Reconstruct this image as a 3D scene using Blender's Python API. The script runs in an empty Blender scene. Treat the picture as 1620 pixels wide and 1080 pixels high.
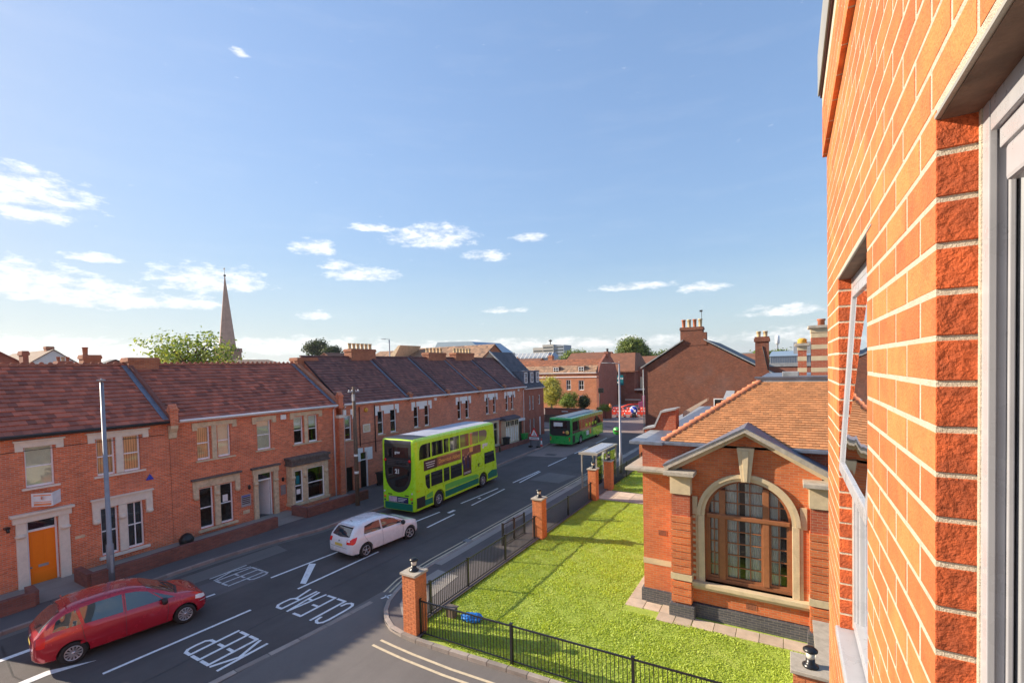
import bpy, bmesh, math, random
import numpy as np
from mathutils import Vector, Matrix
from mathutils.bvhtree import BVHTree
from mathutils.geometry import tessellate_polygon
random.seed(7)
RN = np.random.RandomState(11)
SC = bpy.context.scene
COL = SC.collection
R = math.radians

# ---------------------------------------------------------------- camera, sky, sun, exposure
EYE = Vector((0, 0, 8.2))
F_PX, CY_PX = 743.258, 603.326
yaw, pit, rol = -0.5323982, -0.0291829, -0.0246861
_f = Vector((math.sin(yaw)*math.cos(pit), math.cos(yaw)*math.cos(pit), math.sin(pit)))
_r = Vector((math.cos(yaw), -math.sin(yaw), 0))
_u = _r.cross(_f)
_r2 = _r*math.cos(rol) + _u*math.sin(rol)
_u2 = -_r*math.sin(rol) + _u*math.cos(rol)
cd = bpy.data.cameras.new('camera')
cam = bpy.data.objects.new('camera', cd)
COL.objects.link(cam)
cam.matrix_world = Matrix(((_r2.x, _u2.x, -_f.x, EYE.x), (_r2.y, _u2.y, -_f.y, EYE.y), (_r2.z, _u2.z, -_f.z, EYE.z), (0, 0, 0, 1)))
cd.sensor_width = 36
cd.lens = F_PX/1620*36
cd.shift_y = (CY_PX-540)/1620
cd.clip_start = 0.02
cd.clip_end = 9000
SC.camera = cam

SUN_EL = R(25.0)
SUN_AZ = math.atan2(-0.961, -0.276)          # compass-style: angle from +Y towards +X
sl = bpy.data.lights.new('sun', 'SUN')
sl.energy = 3.5
sl.angle = R(0.5)
sl.color = (1.0, 0.86, 0.68)
so = bpy.data.objects.new('sun', sl)
COL.objects.link(so)
so.rotation_euler = Vector((0.961*math.cos(SUN_EL), 0.276*math.cos(SUN_EL), -math.sin(SUN_EL))).to_track_quat('-Z', 'Y').to_euler()

SC.view_settings.view_transform = 'Standard'
SC.view_settings.look = 'None'
SC.view_settings.gamma = 1.0
SC.view_settings.exposure = 1.42
SC.view_settings.use_curve_mapping = False

# ---------------------------------------------------------------- node helpers
class NT:
    def __init__(s, nt): s.nt = nt; s.N = nt.nodes; s.L = nt.links
    def n(s, t, **kw):
        nd = s.N.new(t)
        for k, v in kw.items(): setattr(nd, k, v)
        return nd
    def setin(s, sock, v):
        if isinstance(v, bpy.types.NodeSocket): s.L.new(v, sock)
        elif v is not None: sock.default_value = v
    def math(s, op, a, b=None, c=None, clamp=False):
        m = s.n('ShaderNodeMath', operation=op, use_clamp=clamp)
        for i, v in enumerate((a, b, c)): 
            if v is not None: s.setin(m.inputs[i], v)
        return m.outputs[0]
    def mix(s, f, a, b, blend='MIX'):
        m = s.n('ShaderNodeMix', data_type='RGBA', blend_type=blend)
        s.setin(m.inputs[0], f); s.setin(m.inputs[6], c4(a)); s.setin(m.inputs[7], c4(b))
        return m.outputs[2]
    def noise(s, vec, scale, detail=4, rough=.55):
        m = s.n('ShaderNodeTexNoise')
        s.setin(m.inputs['Vector'], vec); m.inputs['Scale'].default_value = scale
        m.inputs['Detail'].default_value = detail; m.inputs['Roughness'].default_value = rough
        return m.outputs[0]
    def ramp(s, f, stops):
        m = s.n('ShaderNodeValToRGB'); s.setin(m.inputs[0], f)
        e = m.color_ramp.elements
        while len(e) < len(stops): e.new(.5)
        for i, (p, c) in enumerate(stops):
            e[i].position = p; e[i].color = c4(c)
        return m.outputs[0]
    def mr(s, v, a, b, c=0., d=1.):
        m = s.n('ShaderNodeMapRange'); s.setin(m.inputs[0], v)
        for i, x in enumerate((a, b, c, d)): m.inputs[i+1].default_value = x
        return m.outputs[0]
def c4(a):
    if isinstance(a, bpy.types.NodeSocket): return a
    if isinstance(a, (int, float)): return (a, a, a, 1)
    return tuple(a) + (1,) if len(a) == 3 else a

# world: physical sky plus the fair-weather clouds of the photograph
W = bpy.data.worlds.new('World'); SC.world = W; W.use_nodes = True
w = NT(W.node_tree); w.N.clear()
sky = w.n('ShaderNodeTexSky', sky_type='NISHITA', sun_disc=False)
sky.sun_elevation = SUN_EL; sky.sun_rotation = SUN_AZ
sky.air_density = 1.0; sky.dust_density = 0.5; sky.ozone_density = 1.6; sky.altitude = 20
tc = w.n('ShaderNodeTexCoord'); sep = w.n('ShaderNodeSeparateXYZ'); w.L.new(tc.outputs['Generated'], sep.inputs[0])
az = w.math('MULTIPLY', w.math('ARCTAN2', sep.outputs[0], sep.outputs[1]), 57.2958)
el = w.math('MULTIPLY', w.math('ARCSINE', sep.outputs[2]), 57.2958)
CLOUDS = [(-76.6,15.3,4.6,1.9),(-75.6,13.6,2.2,.8),(-71.8,10.7,1.9,.5),(-77,8.0,5.5,1.7),(-72.3,7.3,5.0,1.4),(-69.0,7.0,3.2,.8),(-62.6,9.4,4.6,1.5),(-64.7,7.2,2.6,.8),(-59.5,30.3,.8,.45),(-52.8,13.5,2.4,.9),(-46.4,16.1,2.6,.5),
 (-39.6,15.2,4.6,1.5),(-47.9,10.9,3.6,.9),(-50.6,11.8,1.6,.7),(-33.2,13.2,2.4,.7),(-27.9,15.2,1.9,.6),(-53.2,6.3,1.4,.6),(-31.1,6.9,2.4,.4),(-16,9,4,.5),(-8.4,8.3,2.2,.6),(-.1,5.2,3.6,.7),
 (-95,12,7,2.2),(-110,20,9,3),(-90,8,6,1.6),(-130,10,8,2),(20,9,6,1),(35,14,5,1.4),(60,10,8,1.5),(100,13,9,2.2),(150,9,9,2),(-165,14,8,2),(-78,1.6,14,1.8),(-56,2.8,10,1.1),(-26,2.6,20,.8),(10,2.6,14,1.1),(60,3,25,1.5),(130,3,30,1.5),(-140,3,30,1.6)]
n0 = w.n('ShaderNodeCombineXYZ'); w.setin(n0.inputs[0], w.math('MULTIPLY', az, .16)); w.setin(n0.inputs[1], w.math('MULTIPLY', el, .42))
nz = w.noise(n0.outputs[0], 3.2, 9, .66)
mx = None
for a, e, da, de in CLOUDS:
    dx = w.math('DIVIDE', w.math('SUBTRACT', az, a), da*1.15)
    dy = w.math('DIVIDE', w.math('SUBTRACT', el, e), de*1.15)
    # flat bottoms: the lower half falls off faster
    dy = w.math('MAXIMUM', dy, w.math('MULTIPLY', dy, -1.7))
    v = w.math('SUBTRACT', 1.0, w.math('ADD', w.math('MULTIPLY', dx, dx), w.math('MULTIPLY', dy, dy)))
    mx = v if mx is None else w.math('MAXIMUM', mx, v)
mx = w.math('MAXIMUM', mx, -1.0)
cl = w.math('ADD', w.math('MULTIPLY', mx, .62), w.math('MULTIPLY', w.math('SUBTRACT', nz, .5), 3.2))
clm = w.mr(cl, -.12, 1.05)
n1 = w.n('ShaderNodeCombineXYZ'); w.setin(n1.inputs[0], w.math('MULTIPLY', az, .05)); w.setin(n1.inputs[1], w.math('MULTIPLY', el, .30))
wisp = w.mr(w.noise(n1.outputs[0], 1.7, 7, .6), .5, .85, 0, .05)
clm = w.math('MAXIMUM', w.math('MULTIPLY', clm, .92), wisp)
# luminance shoulder on the glare round the sun, so that the sky there keeps its colour
lum = w.n('ShaderNodeRGBToBW'); w.L.new(sky.outputs[0], lum.inputs[0])
sh = w.math('DIVIDE', 1.16, w.math('MULTIPLY_ADD', lum.outputs[0], .48, 1.0))
vs_ = w.n('ShaderNodeVectorMath', operation='SCALE'); w.L.new(sky.outputs[0], vs_.inputs[0]); w.L.new(sh, vs_.inputs['Scale'])
skyc = w.mix(1.0, vs_.outputs[0], (.95, .97, 1.0), 'MULTIPLY')
low = w.mr(el, 0., 12., .6, .0)
skyc = w.mix(low, skyc, (1.75, 2.15, 2.5))
under = w.mr(nz, .4, .7, .8, 1.15)
cc = w.mix(1.0, (3.6, 3.55, 3.5), under, 'MULTIPLY')
fin = w.mix(clm, skyc, cc)
bg = w.n('ShaderNodeBackground'); w.L.new(fin, bg.inputs[0]); bg.inputs[1].default_value = 0.15
wo = w.n('ShaderNodeOutputWorld'); w.L.new(bg.outputs[0], wo.inputs[0])

# ---------------------------------------------------------------- materials
MATS = {}
def newmat(name):
    m = bpy.data.materials.new(name); m.use_nodes = True
    t = NT(m.node_tree); t.N.clear()
    o = t.n('ShaderNodeOutputMaterial'); p = t.n('ShaderNodeBsdfPrincipled')
    t.L.new(p.outputs[0], o.inputs[0])
    MATS[name] = m
    return m, t, p
def pos(t, local=False):
    if local: return t.n('ShaderNodeTexCoord').outputs['Object']
    return t.n('ShaderNodeNewGeometry').outputs['Position']
def mat(name, col, rough=.7, metal=0., var=.12, scale=3., bump=0., bscale=60., local=False, coat=0., tint=None, spec=.5, dirt=0., rnd=0.):
    m, t, p = newmat(name)
    P = pos(t, local)
    c = col
    n = t.noise(P, scale, 6, .65)
    c = t.mix(t.mr(n, .3, .7), tuple(x*(1-var) for x in col), tuple(min(1, x*(1+var)) for x in col))
    if tint:
        a = t.n('ShaderNodeAttribute', attribute_name='tint').outputs['Fac']
        c = t.mix(1.0, c, t.ramp(a, tint), 'MULTIPLY')
    if rnd:
        a = t.n('ShaderNodeObjectInfo').outputs['Random']
        c = t.mix(1.0, c, t.mix(a, 1-rnd, 1+rnd*.4), 'MULTIPLY')
    if dirt:
        d = t.noise(P, scale*.35+.4, 8, .7)
        c = t.mix(t.mr(d, .52, .72, 0, dirt), c, tuple(x*.28 for x in col))
    t.setin(p.inputs['Base Color'], c4(c))
    rr = t.mr(n, .3, .7, max(.02, rough-.08), min(1, rough+.08))
    t.setin(p.inputs['Roughness'], rr)
    p.inputs['Metallic'].default_value = metal
    p.inputs['Specular IOR Level'].default_value = spec
    if coat: p.inputs['Coat Weight'].default_value = coat; p.inputs['Coat Roughness'].default_value = .04
    if bump:
        b = t.n('ShaderNodeBump'); b.inputs['Strength'].default_value = bump; b.inputs['Distance'].default_value = .02
        t.setin(b.inputs['Height'], t.noise(P, bscale, 5, .6)); t.L.new(b.outputs[0], p.inputs['Normal'])
    return m
def brick(name, c1, c2, mortar, bw=.225, bh=.075, mo=.010, dirt=.35, rough=.85, bumps=.5, dcol=None):
    m, t, p = newmat(name)
    P = pos(t)
    s = t.n('ShaderNodeSeparateXYZ'); t.L.new(P, s.inputs[0])
    g = t.n('ShaderNodeSeparateXYZ'); t.L.new(t.n('ShaderNodeNewGeometry').outputs['True Normal'], g.inputs[0])
    cv = t.n('ShaderNodeCombineXYZ')
    # horizontal run of the wall: y on walls that face x, x on walls that face y
    fx = t.math('GREATER_THAN', t.math('ABSOLUTE', g.outputs[0]), .7)
    hh = t.math('ADD', t.math('MULTIPLY', s.outputs[1], fx), t.math('MULTIPLY', s.outputs[0], t.math('SUBTRACT', 1.0, fx)))
    t.L.new(hh, cv.inputs[0]); t.L.new(s.outputs[2], cv.inputs[1])
    b = t.n('ShaderNodeTexBrick'); b.offset = .5
    t.L.new(cv.outputs[0], b.inputs['Vector'])
    b.inputs['Color1'].default_value = c4(c1); b.inputs['Color2'].default_value = c4(c2); b.inputs['Mortar'].default_value = c4(mortar)
    b.inputs['Scale'].default_value = 1; b.inputs['Mortar Size'].default_value = mo/2; b.inputs['Mortar Smooth'].default_value = .1
    b.inputs['Bias'].default_value = 0.; b.inputs['Brick Width'].default_value = bw; b.inputs['Row Height'].default_value = bh
    n1 = t.noise(P, 1.1, 7, .7)
    c = t.mix(1.0, b.outputs[0], t.mix(t.mr(n1, .3, .7), .80, 1.22), 'MULTIPLY')
    # blotches of darker, sootier bricks in courses
    cv2 = t.n('ShaderNodeVectorMath', operation='MULTIPLY'); t.L.new(cv.outputs[0], cv2.inputs[0]); cv2.inputs[1].default_value = (1/bw*.9, 1/bh, 0)
    n2 = t.noise(cv2.outputs[0], .55, 3, .8)
    c = t.mix(t.mr(n2, .56, .70, 0, dirt), c, dcol or tuple(x*.45 for x in c1))
    n3 = t.noise(P, .35, 5, .6)
    c = t.mix(t.mr(n3, .5, .75, 0, .3), c, tuple((x+.25)*.5 for x in c2))
    t.setin(p.inputs['Base Color'], c)
    p.inputs['Roughness'].default_value = rough
    bp = t.n('ShaderNodeBump'); bp.inputs['Strength'].default_value = bumps; bp.inputs['Distance'].default_value = .012
    h = t.math('ADD', t.math('MULTIPLY', b.outputs['Fac'], -1.0), t.math('MULTIPLY', t.noise(P, 45, 4, .6), .6))
    t.L.new(h, bp.inputs['Height']); t.L.new(bp.outputs[0], p.inputs['Normal'])
    return m
def glassmat(name, tintc=(.5, .55, .55), trans=.55, fres=.12):
    m, t, p = newmat(name)
    o = [n for n in t.N if n.type == 'OUTPUT_MATERIAL'][0]
    tr = t.n('ShaderNodeBsdfTransparent'); tr.inputs[0].default_value = c4(tuple(x*trans*1.6 for x in tintc))
    gl = t.n('ShaderNodeBsdfGlossy'); gl.inputs['Roughness'].default_value = .02; gl.inputs[0].default_value = (.95, .97, 1, 1)
    fr = t.n('ShaderNodeFresnel'); fr.inputs[0].default_value = 1.52
    f = t.math('ADD', t.math('MULTIPLY', fr.outputs[0], 1.6), fres, clamp=True)
    bp = t.n('ShaderNodeBump'); bp.inputs['Strength'].default_value = .05; bp.inputs['Distance'].default_value = .05
    t.L.new(t.noise(pos(t), 1.6, 2), bp.inputs['Height']); t.L.new(bp.outputs[0], gl.inputs['Normal'])
    mx_ = t.n('ShaderNodeMixShader'); t.setin(mx_.inputs[0], f); t.L.new(tr.outputs[0], mx_.inputs[1]); t.L.new(gl.outputs[0], mx_.inputs[2])
    t.L.new(mx_.outputs[0], o.inputs[0]); t.N.remove(p)
    return m
def darkglass(name, col=(.012, .014, .016), rough=.03, fres=.0, local=True):
    m, t, p = newmat(name)
    p.inputs['Base Color'].default_value = c4(col); p.inputs['Roughness'].default_value = rough
    p.inputs['IOR'].default_value = 1.55; p.inputs['Specular IOR Level'].default_value = .8
    p.inputs['Coat Weight'].default_value = fres; p.inputs['Coat Roughness'].default_value = .02
    return m

TT = [(0, (.55, .53, .58)), (.18, (.86, .84, .85)), (.75, (1.08, 1.02, 1.0)), (1, (1.45, 1.3, 1.2))]
brick('brick_orange', (.84, .225, .09), (.62, .145, .06), (.60, .50, .40), dirt=.5, bumps=.8)
brick('brick_terrace', (.74, .225, .11), (.54, .15, .08), (.56, .45, .36), dirt=.45)
brick('brick_end', (.42, .12, .07), (.33, .095, .055), (.26, .19, .15), dirt=.2)
brick('brick_garden', (.28, .09, .06), (.19, .065, .05), (.16, .12, .10), dirt=.5)
brick('brick_gable', (.24, .058, .028), (.15, .036, .02), (.20, .13, .09), dirt=.5, dcol=(.46, .16, .07))
brick('brick_library', (.62, .16, .045), (.50, .115, .035), (.44, .27, .15), dirt=.18, bumps=.7)
brick('brick_library_red', (.42, .09, .035), (.33, .065, .03), (.36, .22, .14), dirt=.25)
brick('brick_pillar', (.60, .19, .075), (.48, .135, .055), (.50, .38, .26), dirt=.2)
brick('brick_plinth', (.085, .085, .095), (.055, .055, .065), (.20, .18, .15), dirt=.1)
brick('brick_far', (.50, .17, .07), (.44, .14, .06), (.40, .28, .18), dirt=.1, bumps=.1)
brick('brick_far_red', (.34, .10, .06), (.28, .085, .05), (.26, .18, .13), dirt=.1, bumps=.1)
brick('brick_chimney', (.48, .16, .07), (.36, .11, .055), (.36, .27, .19), dirt=.35)
mat('brick_near', (.66, .19, .055), .85, var=.24, scale=12, bump=.5, bscale=130, rnd=.30)
mat('brick_near_stuff', (.66, .19, .055), .85, var=.24, scale=12, bump=.5, bscale=130, tint=[(0, (.74,)*3), (1, (1.1,)*3)])
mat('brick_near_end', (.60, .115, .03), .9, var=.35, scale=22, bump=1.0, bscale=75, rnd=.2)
mat('mortar', (.70, .60, .46), .95, var=.15, scale=30, bump=.7, bscale=300)
mat('tile_old', (.40, .130, .082), .85, var=.25, scale=1.4, bump=.4, bscale=40, tint=TT, dirt=.35)
mat('tile_brown', (.20, .088, .072), .8, var=.25, scale=1.1, bump=.3, bscale=40, tint=TT, dirt=.25)
mat('tile_orange', (.50, .235, .10), .85, var=.12, scale=2.5, bump=.4, bscale=60, tint=[(0, (.78, .76, .76)), (1, (1.12, 1.05, 1.0))], dirt=.08)
mat('tile_ridge', (.42, .13, .07), .85, var=.25, scale=6, dirt=.4, rnd=.25)
mat('tile_far', (.36, .15, .075), .85, var=.3, scale=1.2, dirt=.3, tint=TT)
mat('tile_slate', (.07, .065, .075), .6, var=.25, scale=2, tint=TT)
mat('tile_tan', (.34, .22, .14), .85, var=.25, scale=1.5, tint=TT)
mat('lead', (.17, .19, .24), .45, .3, var=.3, scale=5, dirt=.3)
mat('lead_light', (.34, .34, .34), .5, .1, var=.25, scale=3, dirt=.25)
mat('stone_cream', (.78, .68, .56), .8, var=.08, scale=5, dirt=.12)
mat('stone_old', (.66, .51, .33), .9, var=.2, scale=5, bump=.4, dirt=.45)
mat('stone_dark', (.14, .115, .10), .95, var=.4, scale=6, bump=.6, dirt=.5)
mat('stone_bath', (.58, .46, .29), .85, var=.12, scale=3, bump=.25, bscale=30, dirt=.28)
mat('stone_cap', (.42, .37, .30), .9, var=.2, scale=6, bump=.4, dirt=.35)
mat('stone_spire', (.50, .30, .22), .9, var=.15, scale=.6, dirt=.2)
mat('white_paint', (.86, .86, .85), .55, var=.05, scale=5, dirt=.06)
mat('upvc', (.88, .88, .89), .3, var=.03, scale=5)
mat('upvc_near', (.38, .38, .40), .3, var=.06, scale=12, dirt=.05)
mat('cream_paint', (.72, .60, .42), .6, var=.06, scale=5, dirt=.1)
mat('orange_paint', (1.0, .23, .004), .35, var=.05, scale=4)
mat('black_paint', (.012, .012, .013), .35, var=.1, scale=4)
mat('fence_paint', (.018, .018, .02), .4, var=.1, scale=4)
mat('dark_door', (.008, .007, .007), .4, var=.1)
mat('galv', (.27, .28, .31), .5, .35, var=.12, scale=3, dirt=.1)
mat('galv_matt', (.36, .37, .39), .6, .2, var=.12, scale=3, dirt=.1)
mat('wood_pole', (.15, .10, .07), .85, var=.3, scale=8, dirt=.3)
mat('wood_brown', (.29, .11, .045), .45, var=.15, scale=8)
mat('fascia', (.11, .028, .016), .5, var=.2, scale=8)
mat('pot_cream', (.60, .45, .25), .85, var=.15, scale=6, dirt=.2)
mat('pot_red', (.42, .14, .07), .85, var=.15, scale=6, dirt=.2)
mat('kerb', (.36, .31, .27), .9, var=.2, scale=2.5, bump=.4, bscale=40, rnd=.35, dirt=.2)
mat('kerb_pink', (.34, .25, .22), .9, var=.2, scale=2.5, bump=.4, bscale=40, rnd=.3, dirt=.2)
mat('slab', (.56, .44, .33), .9, var=.15, scale=3, bump=.3, rnd=.22, dirt=.2)
mat('road_white', (.80, .79, .78), .8, var=.12, scale=14, dirt=.55)
mat('road_worn', (.52, .51, .50), .85, var=.3, scale=11, dirt=.8)
mat('road_yellow', (.60, .50, .34), .85, var=.12, scale=9, dirt=.35)
mat('rubber', (.014, .014, .015), .75, var=.2, scale=8, local=True)
mat('rim_silver', (.55, .55, .57), .3, .75, var=.08, local=True)
mat('rim_dark', (.10, .10, .11), .4, .5, local=True)
mat('plastic_black', (.02, .02, .022), .45, var=.1, local=True)
mat('car_red', (.44, .009, .028), .24, .25, var=.04, local=True, coat=1)
mat('car_white', (.80, .78, .78), .26, 0, var=.02, local=True, coat=1)
mat('bus_lime', (.40, .82, .012), .3, 0, var=.03, local=True, coat=.8)
mat('bus_lime_side', (.50, .84, .010), .3, 0, var=.015, local=True, coat=.8)
mat('bus_teal', (.003, .17, .105), .35, 0, var=.06, local=True, coat=.4)
mat('bus_mid_green', (.13, .50, .07), .35, 0, var=.05, local=True, coat=.4)
mat('bus_green', (.02, .38, .065), .3, 0, var=.05, local=True, coat=.8)
mat('bus_roof', (.44, .46, .54), .45, 0, var=.1, scale=2, local=True, dirt=.2)
mat('bus_roof_dark', (.045, .05, .065), .35, 0, var=.2, local=True)
mat('light_red', (.75, .015, .015), .2, local=True)
mat('light_amber', (.9, .22, .02), .25, local=True)
mat('light_white', (.80, .80, .78), .15, local=True)
mat('plate_yellow', (.72, .52, .10), .5, local=True)
mat('blue_bag', (.02, .20, .62), .45, var=.5, scale=14)
mat('sign_blue', (.012, .05, .45), .4)
mat('sign_red', (.70, .02, .02), .4)
mat('sign_white', (.82, .82, .82), .5)
mat('sign_teal', (.005, .17, .21), .4)
mat('sign_green', (.04, .32, .05), .4)
mat('sign_orange', (.85, .28, .10), .5)
mat('barrier_red', (.72, .055, .03), .5)
mat('lamp_glass', (.72, .68, .58), .25)
mat('blind_orange', (.92, .60, .36), .8, var=.1)
mat('blind_pale', (.90, .86, .70), .8, var=.1)
mat('blind_grey', (.10, .11, .13), .8, var=.3)
mat('curtain', (.85, .83, .77), .9, var=.15, scale=4)
mat('yellow_lamp', (.75, .42, .05), .4)
mat('render_white', (.72, .68, .62), .85, var=.06, dirt=.1)
mat('concrete', (.44, .41, .36), .9, var=.1, dirt=.2)
mat('concrete_blue', (.30, .33, .37), .8, var=.1)
mat('steel_blue', (.30, .38, .45), .4, .3, var=.1)
mat('hill', (.055, .085, .06), 1, var=.35, scale=.012)
mat('purple', (.20, .03, .10), .5)
mat('wood_fence', (.16, .11, .085), .9, var=.2)
mat('bark', (.075, .055, .04), .95, var=.3, scale=8)
mat('soffit', (.16, .10, .07), .8, var=.5, scale=14, bump=.3, bscale=30)
mat('ad_dark', (.06, .022, .022), .4, var=.4, scale=4, local=True)
mat('ad_brown', (.26, .10, .055), .4, var=.5, scale=1.6, local=True)
mat('ad_gold', (.78, .40, .10), .4, var=.3, scale=3, local=True)
mat('ad_skin', (.62, .32, .20), .4, local=True)
mat('ad_navy', (.02, .02, .10), .4, local=True)
mat('ad_white', (.78, .76, .74), .4, local=True)
mat('ad_pink', (.60, .42, .50), .4, var=.4, scale=5, local=True)
mat('seat_blue', (.12, .16, .30), .8, local=True)
mat('iron', (.03, .03, .032), .6)
mat('slate_cap', (.10, .10, .12), .6, var=.2)
mat('tile_hip', (.50, .18, .09), .85, var=.25, scale=9, dirt=.35, rnd=.2)
mat('tile_plain', (.16, .07, .055), .85, var=.25, scale=6, rnd=.2)
mat('ad_gold_w', (.62, .36, .06), .8, var=.25, scale=9)
mat('cream_grey', (.36, .34, .29), .5, .2, var=.08)
mat('sky_panel', (.34, .36, .42), .25, 0, var=.05)
mat('brick_pier_unit', (.60, .20, .075), .85, var=.25, scale=9, bump=.5, bscale=80)
mat('stone_spire_red', (.36, .20, .14), .9, var=.15, scale=.8)
mat('plastic_tar', (.022, .022, .024), .5)
def leafmat(name, a, b, ):
    m, t, p = newmat(name)
    o = [n for n in t.N if n.type == 'OUTPUT_MATERIAL'][0]
    at = t.n('ShaderNodeAttribute', attribute_name='tint').outputs['Fac']
    c = t.mix(at, a, b)
    t.setin(p.inputs['Base Color'], c); p.inputs['Roughness'].default_value = .6
    tr = t.n('ShaderNodeBsdfTranslucent'); t.setin(tr.inputs[0], t.mix(1., c, (1.3, 1.25, .6), 'MULTIPLY'))
    mx_ = t.n('ShaderNodeMixShader'); mx_.inputs[0].default_value = .3
    t.L.new(p.outputs[0], mx_.inputs[1]); t.L.new(tr.outputs[0], mx_.inputs[2]); t.L.new(mx_.outputs[0], o.inputs[0])
    return m
leafmat('leaf', (.05, .10, .015), (.24, .30, .05))
leafmat('leaf_light', (.08, .15, .02), (.40, .48, .09))
leafmat('leaf_dark', (.02, .04, .015), (.07, .10, .03))
leafmat('leaf_gold', (.24, .26, .04), (.66, .60, .14))
leafmat('grass', (.34, .45, .05), (.56, .66, .11))
glassmat('glass', (.66, .68, .67), .86, fres=-.03)
glassmat('glass_near', (.55, .6, .6), .55, .25)
darkglass('glass_dark', fres=.5)
darkglass('glass_car', (.02, .04, .055), fres=1.)
darkglass('glass_bus', (.012, .012, .016), fres=.3)
darkglass('glass_bus_light', (.16, .09, .06), fres=.6)

def asphalt(name, base, spk, patchy=.25):
    m, t, p = newmat(name)
    P = pos(t)
    n1 = t.noise(P, .45, 6, .65); n2 = t.noise(P, 90, 3, .7); n3 = t.noise(P, 9, 4, .6)
    c = t.mix(t.mr(n1, .3, .7), tuple(x*(1-patchy) for x in base), tuple(x*(1+patchy) for x in base))
    c = t.mix(t.mr(n2, .52, .75, 0, .5), c, spk)
    c = t.mix(t.mr(n3, .6, .8, 0, .35), c, tuple(x*.6 for x in base))
    # worn wheel tracks and drips along the lanes
    st = t.n('ShaderNodeVectorMath', operation='MULTIPLY'); t.L.new(P, st.inputs[0]); st.inputs[1].default_value = (1.6, .07, 1)
    n4 = t.noise(st.outputs[0], 1.3, 4, .6)
    c = t.mix(t.mr(n4, .5, .72, 0, .35), c, tuple(x*.62 for x in base))
    t.setin(p.inputs['Base Color'], c); p.inputs['Roughness'].default_value = .82
    b = t.n('ShaderNodeBump'); b.inputs['Strength'].default_value = .6; b.inputs['Distance'].default_value = .01
    t.setin(b.inputs['Height'], n2); t.L.new(b.outputs[0], p.inputs['Normal'])
asphalt('asphalt', (.086, .074, .070), (.16, .145, .14))
asphalt('asphalt_old', (.15, .135, .125), (.26, .235, .21), .15)
asphalt('asphalt_pink', (.24, .185, .165), (.32, .26, .23), .15)
asphalt('pavement', (.115, .10, .098), (.17, .155, .15), .2)
asphalt('concrete_ground', (.30, .27, .24), (.36, .33, .30), .15)

def ground_grass():
    m, t, p = newmat('soil_grass')
    P = pos(t)
    n = t.noise(P, 5, 8, .7); n2 = t.noise(P, .7, 4, .6); n3 = t.noise(P, 55, 4, .7)
    c = t.mix(t.mr(n, .3, .7), (.28, .38, .04), (.40, .50, .07))
    c = t.mix(t.mr(n2, .45, .7, 0, .6), c, (.50, .54, .12))
    c = t.mix(t.mr(n3, .5, .8, 0, .6), c, (.10, .14, .02))
    n5 = t.noise(P, 1.7, 6, .7)
    c = t.mix(t.mr(n5, .62, .72, 0, .7), c, (.26, .20, .09))
    t.setin(p.inputs['Base Color'], c); p.inputs['Roughness'].default_value = .95
    b = t.n('ShaderNodeBump'); b.inputs['Strength'].default_value = .8; b.inputs['Distance'].default_value = .04
    t.setin(b.inputs['Height'], t.noise(P, 28, 5, .7)); t.L.new(b.outputs[0], p.inputs['Normal'])
ground_grass()
# ---------------------------------------------------------------- geometry helpers
def origin(o):
    v = Vector((0, 0, 0))
    while o is not None:
        v += Vector(o.location); o = o.parent
    return v
def link(name, me, m, parent, kind=None):
    o = bpy.data.objects.new(name, me); COL.objects.link(o)
    if m is not None and not me.materials:
        me.materials.append(MATS[m] if isinstance(m, str) else m)
    if parent is not None: o.parent = parent
    if kind: o['kind'] = kind
    return o
def thing(name, label, cat, loc=(0, 0, 0), rz=0., group=None):
    o = bpy.data.objects.new(name, None); COL.objects.link(o)
    o.empty_display_size = .3
    o.location = loc; o.rotation_euler = (0, 0, rz); o['label'] = label; o['category'] = cat
    if group: o['group'] = group
    return o
def tag(o, label, cat, group=None):
    o['label'] = label; o['category'] = cat
    if group: o['group'] = group
    return o
def dup(o, parent=None, loc=None, rz=None, label=None):
    c = o.copy(); COL.objects.link(c); c.parent = parent
    if loc is not None: c.location = loc
    if rz is not None: c.rotation_euler = (0, 0, rz)
    if label: c['label'] = label
    for ch in list(o.children): dup(ch, c)
    return c

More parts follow.
